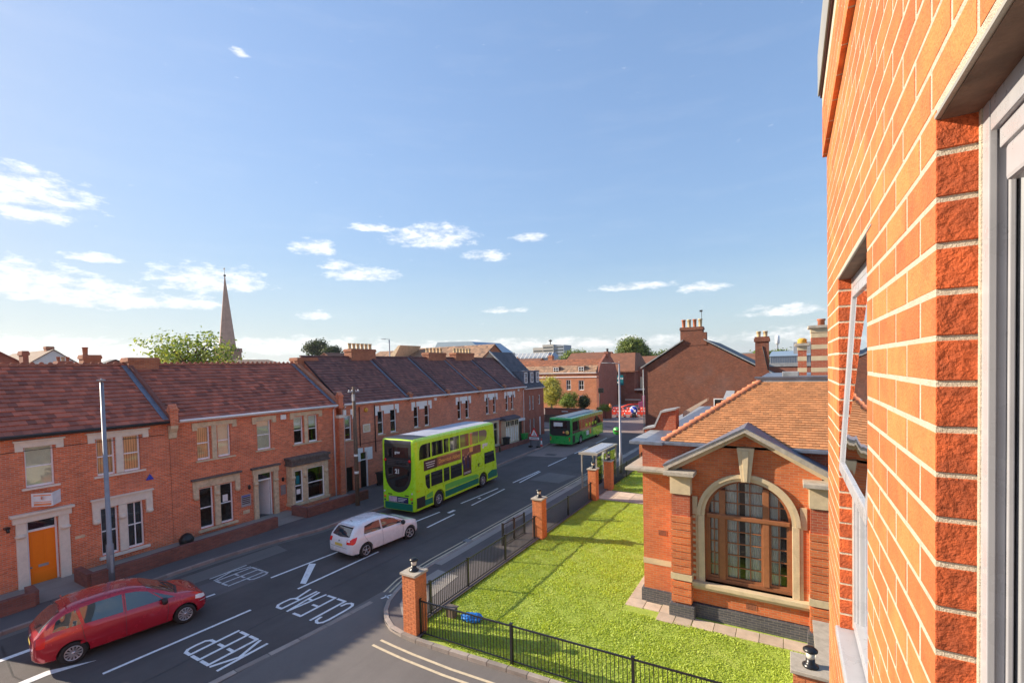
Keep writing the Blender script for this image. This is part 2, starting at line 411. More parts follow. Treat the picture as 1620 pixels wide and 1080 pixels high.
class MB:
    def __init__(s): s.v = []; s.f = []; s.sm = set()
    def add(s, vs, fs, smooth=False):
        k = len(s.v); s.v += [tuple(p) for p in vs]
        for f in fs:
            if smooth: s.sm.add(len(s.f))
            s.f.append(tuple(i+k for i in f))
        return s
    def box(s, x0, x1, y0, y1, z0, z1):
        x0, x1 = min(x0, x1), max(x0, x1); y0, y1 = min(y0, y1), max(y0, y1); z0, z1 = min(z0, z1), max(z0, z1)
        return s.add([(x0,y0,z0),(x1,y0,z0),(x1,y1,z0),(x0,y1,z0),(x0,y0,z1),(x1,y0,z1),(x1,y1,z1),(x0,y1,z1)],
              [(0,3,2,1),(4,5,6,7),(0,1,5,4),(1,2,6,5),(2,3,7,6),(3,0,4,7)])
    def quad(s, a, b, c, d): return s.add([a, b, c, d], [(0, 1, 2, 3)])
    def prism(s, poly, e):
        """closed polygon of 3-D points extruded along vector e"""
        n = len(poly); P = [Vector(p) for p in poly]; E = Vector(e)
        nr = Vector((0, 0, 0))
        for i in range(n): nr += P[i].cross(P[(i+1) % n])
        if nr.dot(E) > 0: P = P[::-1]
        vs = P+[p+E for p in P]
        tri = tessellate_polygon([P]) if n > 4 else None
        fs = []
        if tri:
            nr2 = Vector((0, 0, 0))
            for i in range(n): nr2 += P[i].cross(P[(i+1) % n])
            for t in tri:
                c = (P[t[1]]-P[t[0]]).cross(P[t[2]]-P[t[0]])
                t = tuple(t) if c.dot(nr2) > 0 else tuple(t)[::-1]
                fs.append(t); fs.append(tuple(i+n for i in t[::-1]))
        else:
            fs = [tuple(range(n)), tuple(range(2*n-1, n-1, -1))]
        for i in range(n):
            j = (i+1) % n; fs.append((j, i, i+n, j+n))
        return s.add(vs, fs)
    def sheet(s, poly, z):
        P = [Vector((x, y, z)) for x, y in poly]
        for t in tessellate_polygon([P]):
            a, b, c = [P[i] for i in t]
            if (b-a).cross(c-a).z < 0: a, c = c, a
            s.add([a, b, c], [(0, 1, 2)])
        return s
    def tube(s, pts, r, n=8, r2=None, caps=True):
        P = [Vector(p) for p in pts]; k = len(P); vs = []
        for i, p in enumerate(P):
            d = (P[min(i+1, k-1)]-P[max(i-1, 0)]).normalized()
            a = d.orthogonal().normalized() if abs(d.z) > .95 else d.cross(Vector((0, 0, 1))).normalized()
            b = d.cross(a)
            rr = r if r2 is None else r+(r2-r)*i/max(1, k-1)
            if isinstance(r, (list, tuple)): rr = r[i]
            for j in range(n):
                t = 2*math.pi*j/n
                vs.append(p+a*math.cos(t)*rr+b*math.sin(t)*rr)
        fs = [(i*n+j, i*n+(j+1) % n, (i+1)*n+(j+1) % n, (i+1)*n+j) for i in range(k-1) for j in range(n)]
        s.add(vs, fs, True)
        if caps:
            kk = len(s.v)-len(vs)
            s.f.append(tuple(kk+j for j in range(n))[::-1]); s.f.append(tuple(kk+(k-1)*n+j for j in range(n)))
        return s
    def lathe(s, c, prof, n=16, axis='z'):
        """prof: (radius, height) pairs about axis through c"""
        vs = []
        for r, h in prof:
            for j in range(n):
                t = 2*math.pi*j/n; a, b = r*math.cos(t), r*math.sin(t)
                vs.append((c[0]+a, c[1]+b, c[2]+h) if axis == 'z' else ((c[0]+h, c[1]+a, c[2]+b) if axis == 'x' else (c[0]+b, c[1]+h, c[2]+a)))
        m = len(prof)
        fs = [(i*n+j, i*n+(j+1) % n, (i+1)*n+(j+1) % n, (i+1)*n+j) for i in range(m-1) for j in range(n)]
        fs.append(tuple(range(n))[::-1]); fs.append(tuple((m-1)*n+j for j in range(n)))
        return s.add(vs, fs, True)
    def build(s, name, m, parent=None, local=False, kind=None, bevel=0., smooth=False, fix=False):
        me = bpy.data.meshes.new(name)
        o = Vector((0, 0, 0)) if (local or parent is None) else origin(parent)
        me.from_pydata([(v[0]-o.x, v[1]-o.y, v[2]-o.z) for v in s.v], [], s.f)
        if s.sm and not smooth:
            fl = [False]*len(s.f)
            for i in s.sm: fl[i] = True
            me.polygons.foreach_set('use_smooth', fl)
        if fix:
            bm = bmesh.new(); bm.from_mesh(me); bmesh.ops.recalc_face_normals(bm, faces=bm.faces); bm.to_mesh(me); bm.free()
        if bevel:
            bm = bmesh.new(); bm.from_mesh(me)
            bmesh.ops.remove_doubles(bm, verts=bm.verts, dist=1e-5)
            ed = [e for e in bm.edges if len(e.link_faces) == 2 and e.calc_face_angle(0) > .6]
            bmesh.ops.bevel(bm, geom=ed, offset=bevel, segments=2, profile=.6, affect='EDGES')
            bm.to_mesh(me); bm.free()
        if smooth: me.polygons.foreach_set('use_smooth', [True]*len(me.polygons))
        me.update()
        return link(name, me, m, parent, kind)

def quads_mesh(name, V, m, parent=None, tint=None, kind='stuff', off=None):
    """V: (N,4,3) numpy array of quads -> one mesh, optional per-quad tint"""
    n = len(V); me = bpy.data.meshes.new(name)
    if parent is not None: V = V-np.array(origin(parent))
    me.vertices.add(n*4); me.vertices.foreach_set('co', V.reshape(-1).astype(np.float32))
    me.loops.add(n*4); me.loops.foreach_set('vertex_index', np.arange(n*4, dtype=np.int32))
    me.polygons.add(n); me.polygons.foreach_set('loop_start', np.arange(0, n*4, 4, dtype=np.int32))
    me.polygons.foreach_set('loop_total', np.full(n, 4, dtype=np.int32))
    me.update(calc_edges=True)
    if tint is not None:
        a = me.attributes.new('tint', 'FLOAT', 'FACE'); a.data.foreach_set('value', np.asarray(tint, dtype=np.float32))
    return link(name, me, m, parent, kind)

def holed(mb, outer, holes, mp, depth):
    """wall skin: polygon with holes in (u,v), mapped by mp(u,v,w); reveals go back by depth"""
    def ccw(p):
        a = sum(p[i][0]*p[(i+1) % len(p)][1]-p[(i+1) % len(p)][0]*p[i][1] for i in range(len(p)))
        return p if a > 0 else p[::-1]
    outer = ccw(list(outer)); holes = [ccw(list(h)) for h in holes]
    allp = outer+[q for h in holes for q in h]
    tris = tessellate_polygon([[Vector((a, b, 0)) for a, b in outer]]+[[Vector((a, b, 0)) for a, b in h] for h in holes])
    def want(a, b, c): return (Vector(mp(1, 0, 0))-Vector(mp(0, 0, 0))).cross(Vector(mp(0, 1, 0))-Vector(mp(0, 0, 0))).dot(Vector(mp(0, 0, 1))-Vector(mp(0, 0, 0))) > 0
    flip = not want(0, 0, 0)
    for t in tris:
        P = [allp[i] for i in t]
        ar = (P[1][0]-P[0][0])*(P[2][1]-P[0][1])-(P[2][0]-P[0][0])*(P[1][1]-P[0][1])
        if (ar < 0) != flip: P = P[::-1]
        mb.add([mp(a, b, 0) for a, b in P], [(0, 1, 2)])
    for h in holes:
        n = len(h)
        for i in range(n):
            a, b = h[i], h[(i+1) % n]
            q = [mp(*a, 0), mp(*b, 0), mp(*b, -depth), mp(*a, -depth)]
            mb.add(q if not flip else q[::-1], [(0, 1, 2, 3)])
def rect(a, b, c, d): return [(a, c), (b, c), (b, d), (a, d)]
class Face:
    """a facade plane; u runs along it, v up, w outwards"""
    def __init__(s, ax, c): s.ax = ax; s.c = c
    def __call__(s, u, v, w):
        return (s.c+w, u, v) if s.ax == '+x' else ((s.c-w, u, v) if s.ax == '-x' else ((u, s.c-w, v) if s.ax == '-y' else (u, s.c+w, v)))
    def box(s, mb, u0, u1, v0, v1, w0, w1):
        a = s(u0, v0, w0); b = s(u1, v1, w1); mb.box(a[0], b[0], a[1], b[1], a[2], b[2]); return mb
def fb(face, *a): return face.box(MB(), *a)

def sash(face, par, u0, u1, v0, v1, rec=.13, vbar=False, blind=None, fr=.055, glass='glass', bm='upvc', meet=.5, part='window', cols=0):
    """sliding-sash window: frame > pane (two), blind"""
    m = MB(); w0, w1 = -rec-.05, -rec+.01
    face.box(m, u0, u0+fr, v0, v1, w0, w1); face.box(m, u1-fr, u1, v0, v1, w0, w1)
    face.box(m, u0+fr, u1-fr, v0, v0+fr*1.5, w0, w1+.01); face.box(m, u0+fr, u1-fr, v1-fr, v1, w0, w1)
    vm = v0+(v1-v0)*meet
    face.box(m, u0+fr, u1-fr, vm-.025, vm+.025, w0, w1+.005)
    if vbar: face.box(m, (u0+u1)/2-.018, (u0+u1)/2+.018, v0+fr*1.5, v1-fr, w0+.005, w1-.004)
    for k in range(cols):
        uu = u0+(u1-u0)*(k+1)/(cols+1); face.box(m, uu-.02, uu+.02, v0+fr*1.5, v1-fr, w0+.005, w1-.004)
    f = m.build(part, bm, par)
    fb(face, u0+fr*.8, u1-fr*.8, v0+fr, vm, -rec-.032, -rec-.026).build('pane', glass, f)
    fb(face, u0+fr*.8, u1-fr*.8, vm, v1-fr*.8, -rec-.030, -rec-.024).build('pane', glass, f)
    if blind:
        c, lo = blind; mb = MB()
        if c == 'blind_grey' or c == 'blind_orange':
            n = max(4, int((u1-u0)/.09))
            for k in range(n):
                a = u0+(u1-u0)*k/n
                face.box(mb, a+.008, a+(u1-u0)/n-.008, lo, v1, -rec-.07, -rec-.06)
            mb.build('vertical_blind', c, f)
        else:
            face.box(mb, u0, u1, lo, v1, -rec-.065, -rec-.06); mb.build('roller_blind', c, f)
    return f

def tilefield(name, par, o, du, dv, nu, nv, lift=.035, th=.02, m='tile_old', jit=.006, gap=.006, stagger=.5, kind='stuff', clip=None, tr=None):
    """courses of separate tiles: o = lower-left corner, du = one tile along the eaves, dv = one course up the slope"""
    o = np.array(o, float); du = np.array(du, float); dv = np.array(dv, float)
    nr = np.cross(du, dv); nr /= np.linalg.norm(nr)
    if nr[2] < 0: nr = -nr
    ul = np.linalg.norm(du); dl = np.linalg.norm(dv); uh = du/ul; Q = []; T = []
    for j in range(nv):
        s = stagger*(j % 2)
        for i in range(-1 if s else 0, nu):
            a = max(0, i+s); b = min(nu, i+1+s)
            if b-a < .08: continue
            u0, u1 = a*ul+gap/2, b*ul-gap/2
            if clip:
                lo, hi = clip(j/nv, (j+.5)/nv)
                u0, u1 = max(u0, lo), min(u1, hi)
                if u1-u0 < .02: continue
            jl = lift+RN.uniform(-jit, jit); sk = RN.uniform(-jit, jit)
            p = o+dv*j
            A = p+uh*u0+nr*(jl+sk)-dv/dl*RN.uniform(0, .012); B = p+uh*u1+nr*(jl-sk)
            D = p+dv*1.02+uh*u0+nr*.006; Cc = p+dv*1.02+uh*u1+nr*.006
            A2 = A-nr*(jl+.0); B2 = B-nr*(jl+.0)
            t = RN.rand()
            Q.append([A, B, Cc, D]); T.append(t)
            Q.append([A2, B2, B, A]); T.append(t)
            Q.append([A2, A, D, D]) if False else None
            Q.append([A2, A, D, D-nr*.006]); T.append(t)
            Q.append([B, B2, Cc-nr*.006, Cc]); T.append(t)
    Q = np.array(Q)
    return quads_mesh(name, Q, m, par, T, kind)

_TXT = {}
def text(s, size, mtx, m, parent, name='lettering', ext=.004, bold=0., align='CENTER', sx=1.):
    key = (s, size, ext, bold, align, sx)
    if key not in _TXT:
        cu = bpy.data.curves.new('lettering', 'FONT'); cu.body = s; cu.size = size; cu.extrude = ext; cu.offset = bold
        cu.align_x = align; cu.align_y = 'CENTER'; cu.resolution_u = 3
        to = bpy.data.objects.new('tmp', cu); COL.objects.link(to)
        dg = bpy.context.evaluated_depsgraph_get()
        me = bpy.data.meshes.new_from_object(to.evaluated_get(dg)); bpy.data.objects.remove(to)
        if sx != 1.: me.transform(Matrix.Diagonal((sx, 1, 1, 1)))
        _TXT[key] = me
    me = _TXT[key].copy(); me.materials.clear(); me.transform(mtx)
    if parent is not None and not parent.get('_loc'): pass
    return link(name, me, m, parent)
def frame(o, x, y):
    """matrix whose local x,y axes are the given world directions, z = x cross y"""
    x = Vector(x).normalized(); y = Vector(y).normalized(); z = x.cross(y)
    return Matrix(((x.x, y.x, z.x, o[0]), (x.y, y.y, z.y, o[1]), (x.z, y.z, z.z, o[2]), (0, 0, 0, 1)))

def strokes(mb, lines, wd, z):
    """flat painted strokes on the ground"""
    for ln in lines:
        for (a, b) in zip(ln[:-1], ln[1:]):
            A, B = Vector(a), Vector(b); d = (B-A); L = d.length
            if L < 1e-4: continue
            d /= L; n = Vector((-d.y, d.x))*wd/2; A2 = A-d*wd*.32; B2 = B+d*wd*.32
            z += .00006
            mb.add([(A2.x-n.x, A2.y-n.y, z), (B2.x-n.x, B2.y-n.y, z), (B2.x+n.x, B2.y+n.y, z), (A2.x+n.x, A2.y+n.y, z)], [(0, 1, 2, 3)])
    return z

# ---------------------------------------------------------------- ground, roads, pavements
def struct(o): o['kind'] = 'structure'; return o
MB().sheet([(-2500, -800), (2500, -800), (2500, 6000), (-2500, 6000)], -.06).build('ground', 'asphalt_old', kind='structure')
road = MB().sheet([(-22.6, -40), (-12.2, -40), (-12.2, 140), (-22.6, 140)], 0).build('road', 'asphalt', kind='structure')
side = MB().sheet([(-13.1, -40), (14, -40), (14, 10.9), (-9.5, 10.62), (-10.72, 10.55), (-11.3, 10.75), (-11.75, 11.1), (-12.2, 11.9), (-12.5, 12.8), (-13.1, 13.2)], .004).build('side_street', 'asphalt_old', kind='structure')
MB().sheet([(-60, 56), (-12, 56), (-12, 96), (-60, 96)], .006).build('junction_surface', 'asphalt_pink', kind='structure')
MB().sheet([(-21.4, 37.9), (-17.55, 38.7), (-17.45, 56), (-21.9, 56), (-21.3, 38.1)], .004).build('bus_bay_surface', 'asphalt_pink', kind='structure')
MB().sheet([(-16.35, 29.9), (-14.0, 29.9), (-13.75, 32.5), (-16.1, 32.6)], .004).build('road_patch', 'asphalt_old', kind='structure')
MB().sheet([(-60, 88), (-8, 88), (-8, 99), (-60, 99)], .010).build('far_pavement', 'concrete_ground', kind='structure')
# reinstated trench patches near the far kerb
MB().sheet([(-21.3, 9.3), (-20.3, 9.2), (-20.1, 13.2), (-21.2, 13.4)], .003).build('road_patch', 'asphalt_old', kind='structure')
MB().sheet([(-19.9, 8.6), (-18.4, 8.4), (-18.3, 11.2), (-19.7, 11.5)], .0035).build('road_patch', 'pavement', kind='structure')

pav = MB()
KL = [(-21.85, -30), (-21.85, 10.8), (-21.6, 13.0), (-20.95, 15.6), (-20.85, 24), (-21.0, 33), (-21.35, 38), (-21.6, 43), (-22.2, 48), (-24.2, 54.5), (-28, 56.4)]
poly = [(x-.16, y) for x, y in KL]+[(-36, 56.4), (-36, -30)]
pav.sheet(poly, .11)
PL = pav.build('pavement', 'pavement', kind='structure')
def kerbs(par, pts, L=.915, wd=.15, h=.125, z0=-.02, m='kerb', maxn=200, gap=.012, side=1):
    """one stone after another along a polyline"""
    P = [Vector((a, b, 0)) for a, b in pts]; seg = []; k = 0
    cum = [0]
    for a, b in zip(P[:-1], P[1:]): cum.append(cum[-1]+(b-a).length)
    def at(s):
        for i in range(len(P)-1):
            if s <= cum[i+1] or i == len(P)-2:
                t = (s-cum[i])/(cum[i+1]-cum[i]); return P[i].lerp(P[i+1], t)
    s = 0
    while s+.1 < cum[-1] and k < maxn:
        a, b = at(s+gap/2), at(min(cum[-1], s+L)-gap/2); d = (b-a).normalized(); n = Vector((-d.y, d.x, 0))*side
        dz = random.uniform(-.003, .003)
        mb = MB(); q = [a, b, b+n*wd, a+n*wd]
        if side < 0: q = q[::-1]
        mb.prism([(p.x, p.y, z0) for p in q], (0, 0, h-z0+dz)); mb.build('kerb_stone', m, par, bevel=.012)
        s += L; k += 1
kerbs(PL, KL[:-1], m='kerb_pink', L=.93, wd=.16)
# gutter course of flat setts beside the far kerb
gut = MB()
for (a, b) in zip(KL[:-2], KL[1:-1]):
    gut.add([(a[0], a[1], .005), (a[0]+.28, a[1], .005), (b[0]+.28, b[1], .005), (b[0], b[1], .005)], [(0, 1, 2, 3)])
gut.build('gutter_channel', 'asphalt_old', PL)

# near pavement: narrow strip between the railings and the road, with its rounded corner
CRV = [(-12.86, 60), (-12.9, 36), (-12.95, 24), (-12.98, 15.5), (-12.88, 13.4), (-12.6, 12.5), (-12.2, 11.6), (-11.75, 11.05), (-11.2, 10.65), (-10.7, 10.45), (-9.7, 10.38), (-8.5, 10.42), (-6.9, 10.52), (-5.6, 10.58), (-3.0, 10.72), (0.0, 10.9), (3.0, 11.06)]
PN = MB().sheet([(x, y) for x, y in CRV[:11]]+[(-9.7, 10.9), (-10.2, 11.0), (-10.35, 60)], .105).build('pavement', 'pavement', kind='structure')
kerbs(PN, CRV, m='kerb', side=1, L=.62, wd=.15)
# flush channel blocks across the mouth of the side street
kerbs(PN, [(-13.55, -4), (-13.42, 6.4), (-13.1, 9.2), (-12.95, 11.6)], L=.92, wd=.2, h=.012, m='kerb', gap=.02, side=-1)
# brick-paved tactile strip on the corner
MB().sheet([(-12.3, 12.9), (-11.7, 11.8), (-10.95, 11.15), (-10.6, 11.5), (-11.0, 12.6), (-11.2, 14.5), (-12.3, 14.6)], .112).build('corner_paving', 'concrete_ground', PN)
inner = MB().sheet([(-12.85, 15), (-12.45, 15), (-12.4, 60), (-12.75, 60)], .111)
inner.build('pavement_edging', 'concrete_ground', PN)

# ---- painted markings
def mark(name, polys, m='road_white', z=.009):
    mb = MB()
    for p in polys: mb.sheet(p, z)
    return mb.build(name, m, road)
def line(x0, y0, x1, y1, wd=.11, name='lane_line', m='road_white', z=.009):
    mb = MB(); strokes(mb, [[(x0, y0), (x1, y1)]], wd, z); return mb.build(name, m, road)
for y0, y1 in ((-6.5, -1.5), (-.2, 4.3)): line(-16.6, y0, -16.55, y1)
line(-16.45, 5.2, -16.2, 9.15)
line(-16.14, 11.0, -16.12, 15.0); line(-16.28, 18.6, -16.36, 20.95)
line(-18.0, 11.1, -17.78, 14.4); line(-17.6, 17.0, -17.38, 20.9)
line(-17.3, 22.9, -17.16, 26.85); line(-16.48, 22.85, -16.66, 26.9)
line(-17.02, 28.7, -17.05, 32.8); line(-16.6, 28.9, -16.85, 32.6)
line(-17.22, 34.8, -17.3, 38.7); line(-17.4, 40.8, -17.5, 44.5); line(-17.6, 47, -17.8, 51)
line(-18.9, 6.6, -18.6, 9.2)
line(-20.0, 3.2, -19.9, 4.9, .2); line(-20.2, 1.0, -20.05, 3.0, .16)
mark('hatching', [[(-16.48, 11.3), (-16.24, 11.38), (-17.55, 12.82), (-17.84, 12.7)]])
mark('road_stud', [[(-17.02, 24.2), (-16.85, 24.2), (-16.85, 24.42), (-17.02, 24.42)]]); mark('road_stud', [[(-16.92, 21.0), (-16.72, 21.0), (-16.72, 21.6), (-16.92, 21.6)]])
mark('arrow', [[(-18.05, 3.6), (-17.78, 3.6), (-17.76, 4.4), (-17.40, 5.35), (-18.05, 4.45)], [(-18.25, 2.0), (-18.0, 2.0), (-18.0, 3.6), (-18.05, 3.6), (-18.25, 3.3)]])
def letters(word, x0, x1, y0, y1, wd=.10, m='road_white'):
    """carriageway lettering: x0 -> x1 is the reading direction, y0 the foot and y1 the head of the letters"""
    G = {'K': [[(0, 0), (0, 1)], [(1, 1), (0, .42)], [(.22, .55), (1, 0)]],
         'E': [[(1, 0), (0, 0), (0, 1), (1, 1)], [(0, .5), (.8, .5)]],
         'P': [[(0, 0), (0, 1), (.65, 1), (.95, .92), (1, .76), (.95, .58), (.65, .5), (0, .5)]],
         'C': [[(1, .8), (.9, .94), (.6, 1), (.35, 1), (.1, .93), (0, .78), (0, .22), (.1, .07), (.35, 0), (.6, 0), (.9, .06), (1, .2)]],
         'L': [[(0, 1), (0, 0), (1, 0)]],
         'A': [[(0, 0), (.5, 1), (1, 0)], [(.2, .36), (.8, .36)]],
         'R': [[(0, 0), (0, 1), (.65, 1), (.95, .92), (1, .76), (.95, .58), (.65, .5), (0, .5)], [(.55, .5), (1, 0)]]}
    n = len(word); cw = (x1-x0)/(n-1+.72) if n > 1 else x1-x0
    for i, ch in enumerate(word):
        mb = MB(); a = x0+cw*i; b = a+cw*.72
        strokes(mb, [[(a+(b-a)*u, y0+(y1-y0)*v) for u, v in ln] for ln in G[ch]], wd, .0095)
        mb.build('letter', m, road)
letters('KEEP', -13.72, -15.60, 8.22, 6.8)
letters('CLEAR', -13.2, -15.68, 11.15, 9.75)
letters('KEEP', -20.15, -18.5, 9.85, 11.3, .085, 'road_worn')
yel = MB(); off = []
def offset(pts, d):
    out = []
    for i, p in enumerate(pts):
        a = Vector(pts[max(0, i-1)]); b = Vector(pts[min(len(pts)-1, i+1)]); t = (b-a).normalized(); out.append((p[0]+t.y*d, p[1]-t.x*d))
    return out
for d in (.22, .44):
    mb = MB(); strokes(mb, [offset(CRV[:9] if d < .3 else CRV[:9], d)[1:6]], .075, .010); mb.build('yellow_line', 'road_yellow', road)
YL = [(-10.75, 10.02), (-10.2, 9.98), (-9.4, 9.94), (-8.0, 9.93), (-6.5, 10.0), (-4.0, 10.15), (-1.5, 10.3), (2, 10.5)]
for d in (0, .3):
    mb = MB(); strokes(mb, [[(x-d*.1, y-d) for x, y in YL]], .085, .012); mb.build('yellow_line', 'road_yellow', side)
mark('road_symbol', [[(-12.75, 11.9), (-12.68, 11.9), (-12.55, 12.35), (-12.62, 12.35)], [(-12.75, 12.1), (-12.45, 12.02), (-12.45, 12.08), (-12.75, 12.17)]], z=.013)
for pts in ([(-15.0, -5), (-14.95, 3.5), (-15.05, 9), (-14.98, 18), (-15.02, 30), (-14.9, 44)], [(-19.4, 12.5), (-19.3, 20), (-19.45, 31), (-19.2, 37)], [(-21.0, 4.2), (-18.6, 3.9), (-16.0, 4.3), (-13.6, 4.1)]):
    q = [];
    for a, b in zip(pts[:-1], pts[1:]):
        for k in range(8): q.append((a[0]+(b[0]-a[0])*k/8+random.uniform(-.035, .035), a[1]+(b[1]-a[1])*k/8))
    mb = MB(); strokes(mb, [q], .035, .0045); mb.build('tar_joint', 'plastic_tar', road)
for (x, y) in ((-21.6, 8.6), (-21.6, 14.0), (-13.3, 18.0), (-13.3, 33.0)):
    g = MB().box(x-.22, x+.22, y-.2, y+.2, .004, .012).build('drain_cover', 'iron', road)
    for k in range(5): MB().box(x-.18, x+.18, y-.16+k*.07, y-.13+k*.07, .012, .016).build('drain_bar', 'galv_matt', g)
for (x, y) in ((-19.2, 39.4), (-20.9, 60.5)): MB().box(x-.5, x+.5, y-.4, y+.4, .004, .013).build('manhole_cover', 'asphalt', road)

# ---- lawn, garden path, paving
lawn = MB().sheet([(-10.55, 10.72), (3, 11.3), (3, 27.6), (-10.55, 27.2)], .03).build('lawn', 'soil_grass', kind='structure')
MB().sheet([(-9.75, 10.52), (-5.6, 10.68), (3, 11.15), (3, 11.3), (-9.75, 10.75)], .03).build('verge', 'soil_grass', lawn)
lawn2 = MB().sheet([(-10.35, 29.6), (-4, 29.6), (-4, 48), (-10.35, 48)], .03).build('lawn', 'soil_grass', kind='structure')
GP = MB().sheet([(-10.5, 27.2), (-3, 27.6), (-3, 29.6), (-10.5, 29.4)], .035).build('garden_path', 'concrete_ground', kind='structure')
for i in range(7):
    for j in range(2):
        x = -10.4+i*1.02; MB().box(x, x+1.0, 27.45+j*.98, 28.41+j*.98, .03, .05).build('paving_slab', 'slab', GP, bevel=.008)
def blades(name, poly_box, n, hmin, hmax, skip, parent):
    x0, x1, y0, y1 = poly_box
    X = RN.uniform(x0, x1, n); Y = RN.uniform(y0, y1, n)
    # patchy sward: thin where the noise is low, tufts where it is high
    k = np.sin(X*2.1+np.sin(Y*1.7)*1.3)*np.cos(Y*2.6+np.sin(X*.9)*2)+.6*np.sin(X*7.3+Y*3.1)*np.sin(Y*6.1-X*2.)
    keep = (RN.rand(n) < .70+.3*k) & (~skip(X, Y)); X, Y, k = X[keep], Y[keep], k[keep]; n = len(X)
    a = RN.uniform(0, 2*math.pi, n); h = RN.uniform(hmin, hmax, n)*(1+.35*k); wd = RN.uniform(.008, .022, n)
    lx = RN.normal(0, .035, n); ly = RN.normal(0, .035, n)
    Q = np.zeros((n, 4, 3)); c, s = np.cos(a)*wd, np.sin(a)*wd
    Q[:, 0] = np.stack([X-c, Y-s, np.full(n, .025)], 1); Q[:, 1] = np.stack([X+c, Y+s, np.full(n, .025)], 1)
    Q[:, 2] = np.stack([X+c*.5+lx, Y+s*.5+ly, .03+h], 1); Q[:, 3] = np.stack([X-c*.5+lx, Y-s*.5+ly, .03+h], 1)
    t = np.clip(.5+.28*k+RN.normal(0, .22, n), 0, 1)
    o = quads_mesh(name, Q, 'grass', parent, t); return o
g1 = blades('grass', (-10.5, 1.5, 10.75, 27.2), 380000, .014, .038, lambda X, Y: ((X > -4.9) & (Y > 15.1)) | (Y < 10.6+(X+10)*.045), None)
g1['label'] = 'mown green lawn between the black railings and the brick hall'; g1['category'] = 'grass'
g2 = blades('grass', (-10.3, -4.5, 29.7, 44), 40000, .03, .07, lambda X, Y: X > 99, None)
g2['label'] = 'far strip of lawn beyond the garden path'; g2['category'] = 'grass'
# stone paving round the foot of the hall
SLB = thing('paving', 'pale stone slabs laid round the foot of the brick hall', 'paving', (-3.4, 15.2, .03))
for i in range(8):
    x = -2.65+i*.62; MB().box(x, x+.605, 15.10+i*.015, 15.62+i*.015, .0, .06).build('paving_slab', 'slab', SLB, bevel=.006)
for (a, b, c, d) in ((-3.72, -3.2, 15.0, 15.5), (-3.18, -2.68, 15.02, 15.5), (-4.25, -3.74, 15.52, 16.0), (-4.86, -4.27, 15.5, 16.05), (-4.86, -4.35, 16.07, 16.9), (-4.86, -4.35, 16.92, 17.8), (-4.86, -4.35, 17.82, 18.7), (-4.86, -4.35, 18.72, 19.6), (-3.72, -3.35, 15.52, 16.05)):
    MB().box(a, b, c, d, 0, .06).build('paving_slab', 'slab', SLB, bevel=.006)
# ---------------------------------------------------------------- the terrace on the far side of the street
FX = -25.7                      # facade plane
FL = Face('+x', FX)
RX, BX = -29.8, -33.9           # ridge and back-wall planes
ZE = 6.08
def house_shell(par, y0, y1, zr, holes, wm, zb=-.02, gables=(True, True)):
    m = MB()
    holed(m, rect(y0, y1, zb, ZE), holes, FL, .17)
    m.quad((BX, y1, zb), (BX, y0, zb), (BX, y0, ZE), (BX, y1, ZE))
    for y, s in ((y0, -1), (y1, 1)):
        q = [(FX, y, zb), (FX, y, ZE), (RX, y, zr-.08), (BX, y, ZE), (BX, y, zb)]
        if s > 0: q = q[::-1]
        m.add(q, [(0, 1, 2, 3, 4)])
    # floor between storeys keeps the rooms apart
    m.box(FX-.3, BX+.1, y0+.02, y1-.02, 3.0, 3.2)
    m.build('wall', wm, par)
    # a plain dark room wall stands behind every window
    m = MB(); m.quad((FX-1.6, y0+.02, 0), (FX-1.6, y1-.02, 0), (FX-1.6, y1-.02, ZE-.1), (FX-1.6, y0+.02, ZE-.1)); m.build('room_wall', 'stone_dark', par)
def roof(par, y0, y1, zr, tm, tw, cl, lift, ridge=True, rm='tile_ridge', under='tile_slate'):
    ex, ez = FX+.28, ZE-.02
    m = MB(); m.prism([(ex, y0, ez), (RX, y0, zr-.03), (BX-.2, y0, ez), (BX-.2, y0, ez-.1), (RX, y0, zr-.16), (ex, y0, ez-.1)], (0, y1-y0, 0))
    rf = m.build('roof', under, par)
    sl = math.hypot(ex-RX, zr-ez); nv = round(sl/cl); dv = ((RX-ex)/nv, 0, (zr-ez)/nv); nu = max(1, round((y1-y0)/tw))
    tilefield('roof_tiles', rf, (ex, y0, ez), (0, (y1-y0)/nu, 0), dv, nu, nv, lift=lift, m=tm)
    if ridge:
        n = int((y1-y0)/.30)
        for i in range(n):
            a = y0+i*(y1-y0)/n; b = a+(y1-y0)/n-.012
            r = .125; dz = random.uniform(-.006, .006)
            if i == 0 or True:
                mb = MB(); pr = [(RX+r*math.cos(t)*1.1, a, zr-.01+dz+r*math.sin(t)*.9) for t in [math.pi*k/5 for k in range(6)]]
                mb.prism(pr, (0, b-a, 0))
                # pierced crest
                if rm == 'tile_ridge': mb.prism([(RX+.02, a+.05, zr+.09+dz), (RX+.02, a+.09, zr+.16+dz), (RX+.02, a+.15, zr+.185+dz), (RX+.02, a+.21, zr+.16+dz), (RX+.02, a+.25, zr+.09+dz)], (-.04, 0, 0))
                mb.build('ridge_tile', rm if rm in MATS else 'tile_ridge', rf)
    return rf
def gutter(par, y0, y1, m='black_paint', z=ZE-.05):
    mb = MB(); mb.tube([(FX+.33, y0, z), (FX+.33, y1, z)], .06, 8); mb.box(FX, FX+.26, y0, y1, z-.10, z-.02); mb.build('gutter', m, par)
def downpipe(par, y, z0, z1, m='upvc'):
    mb = MB(); mb.tube([(FX+.33, y, z1), (FX+.09, y, z1-.25), (FX+.09, y, z0)], .045, 8); mb.build('downpipe', m, par)
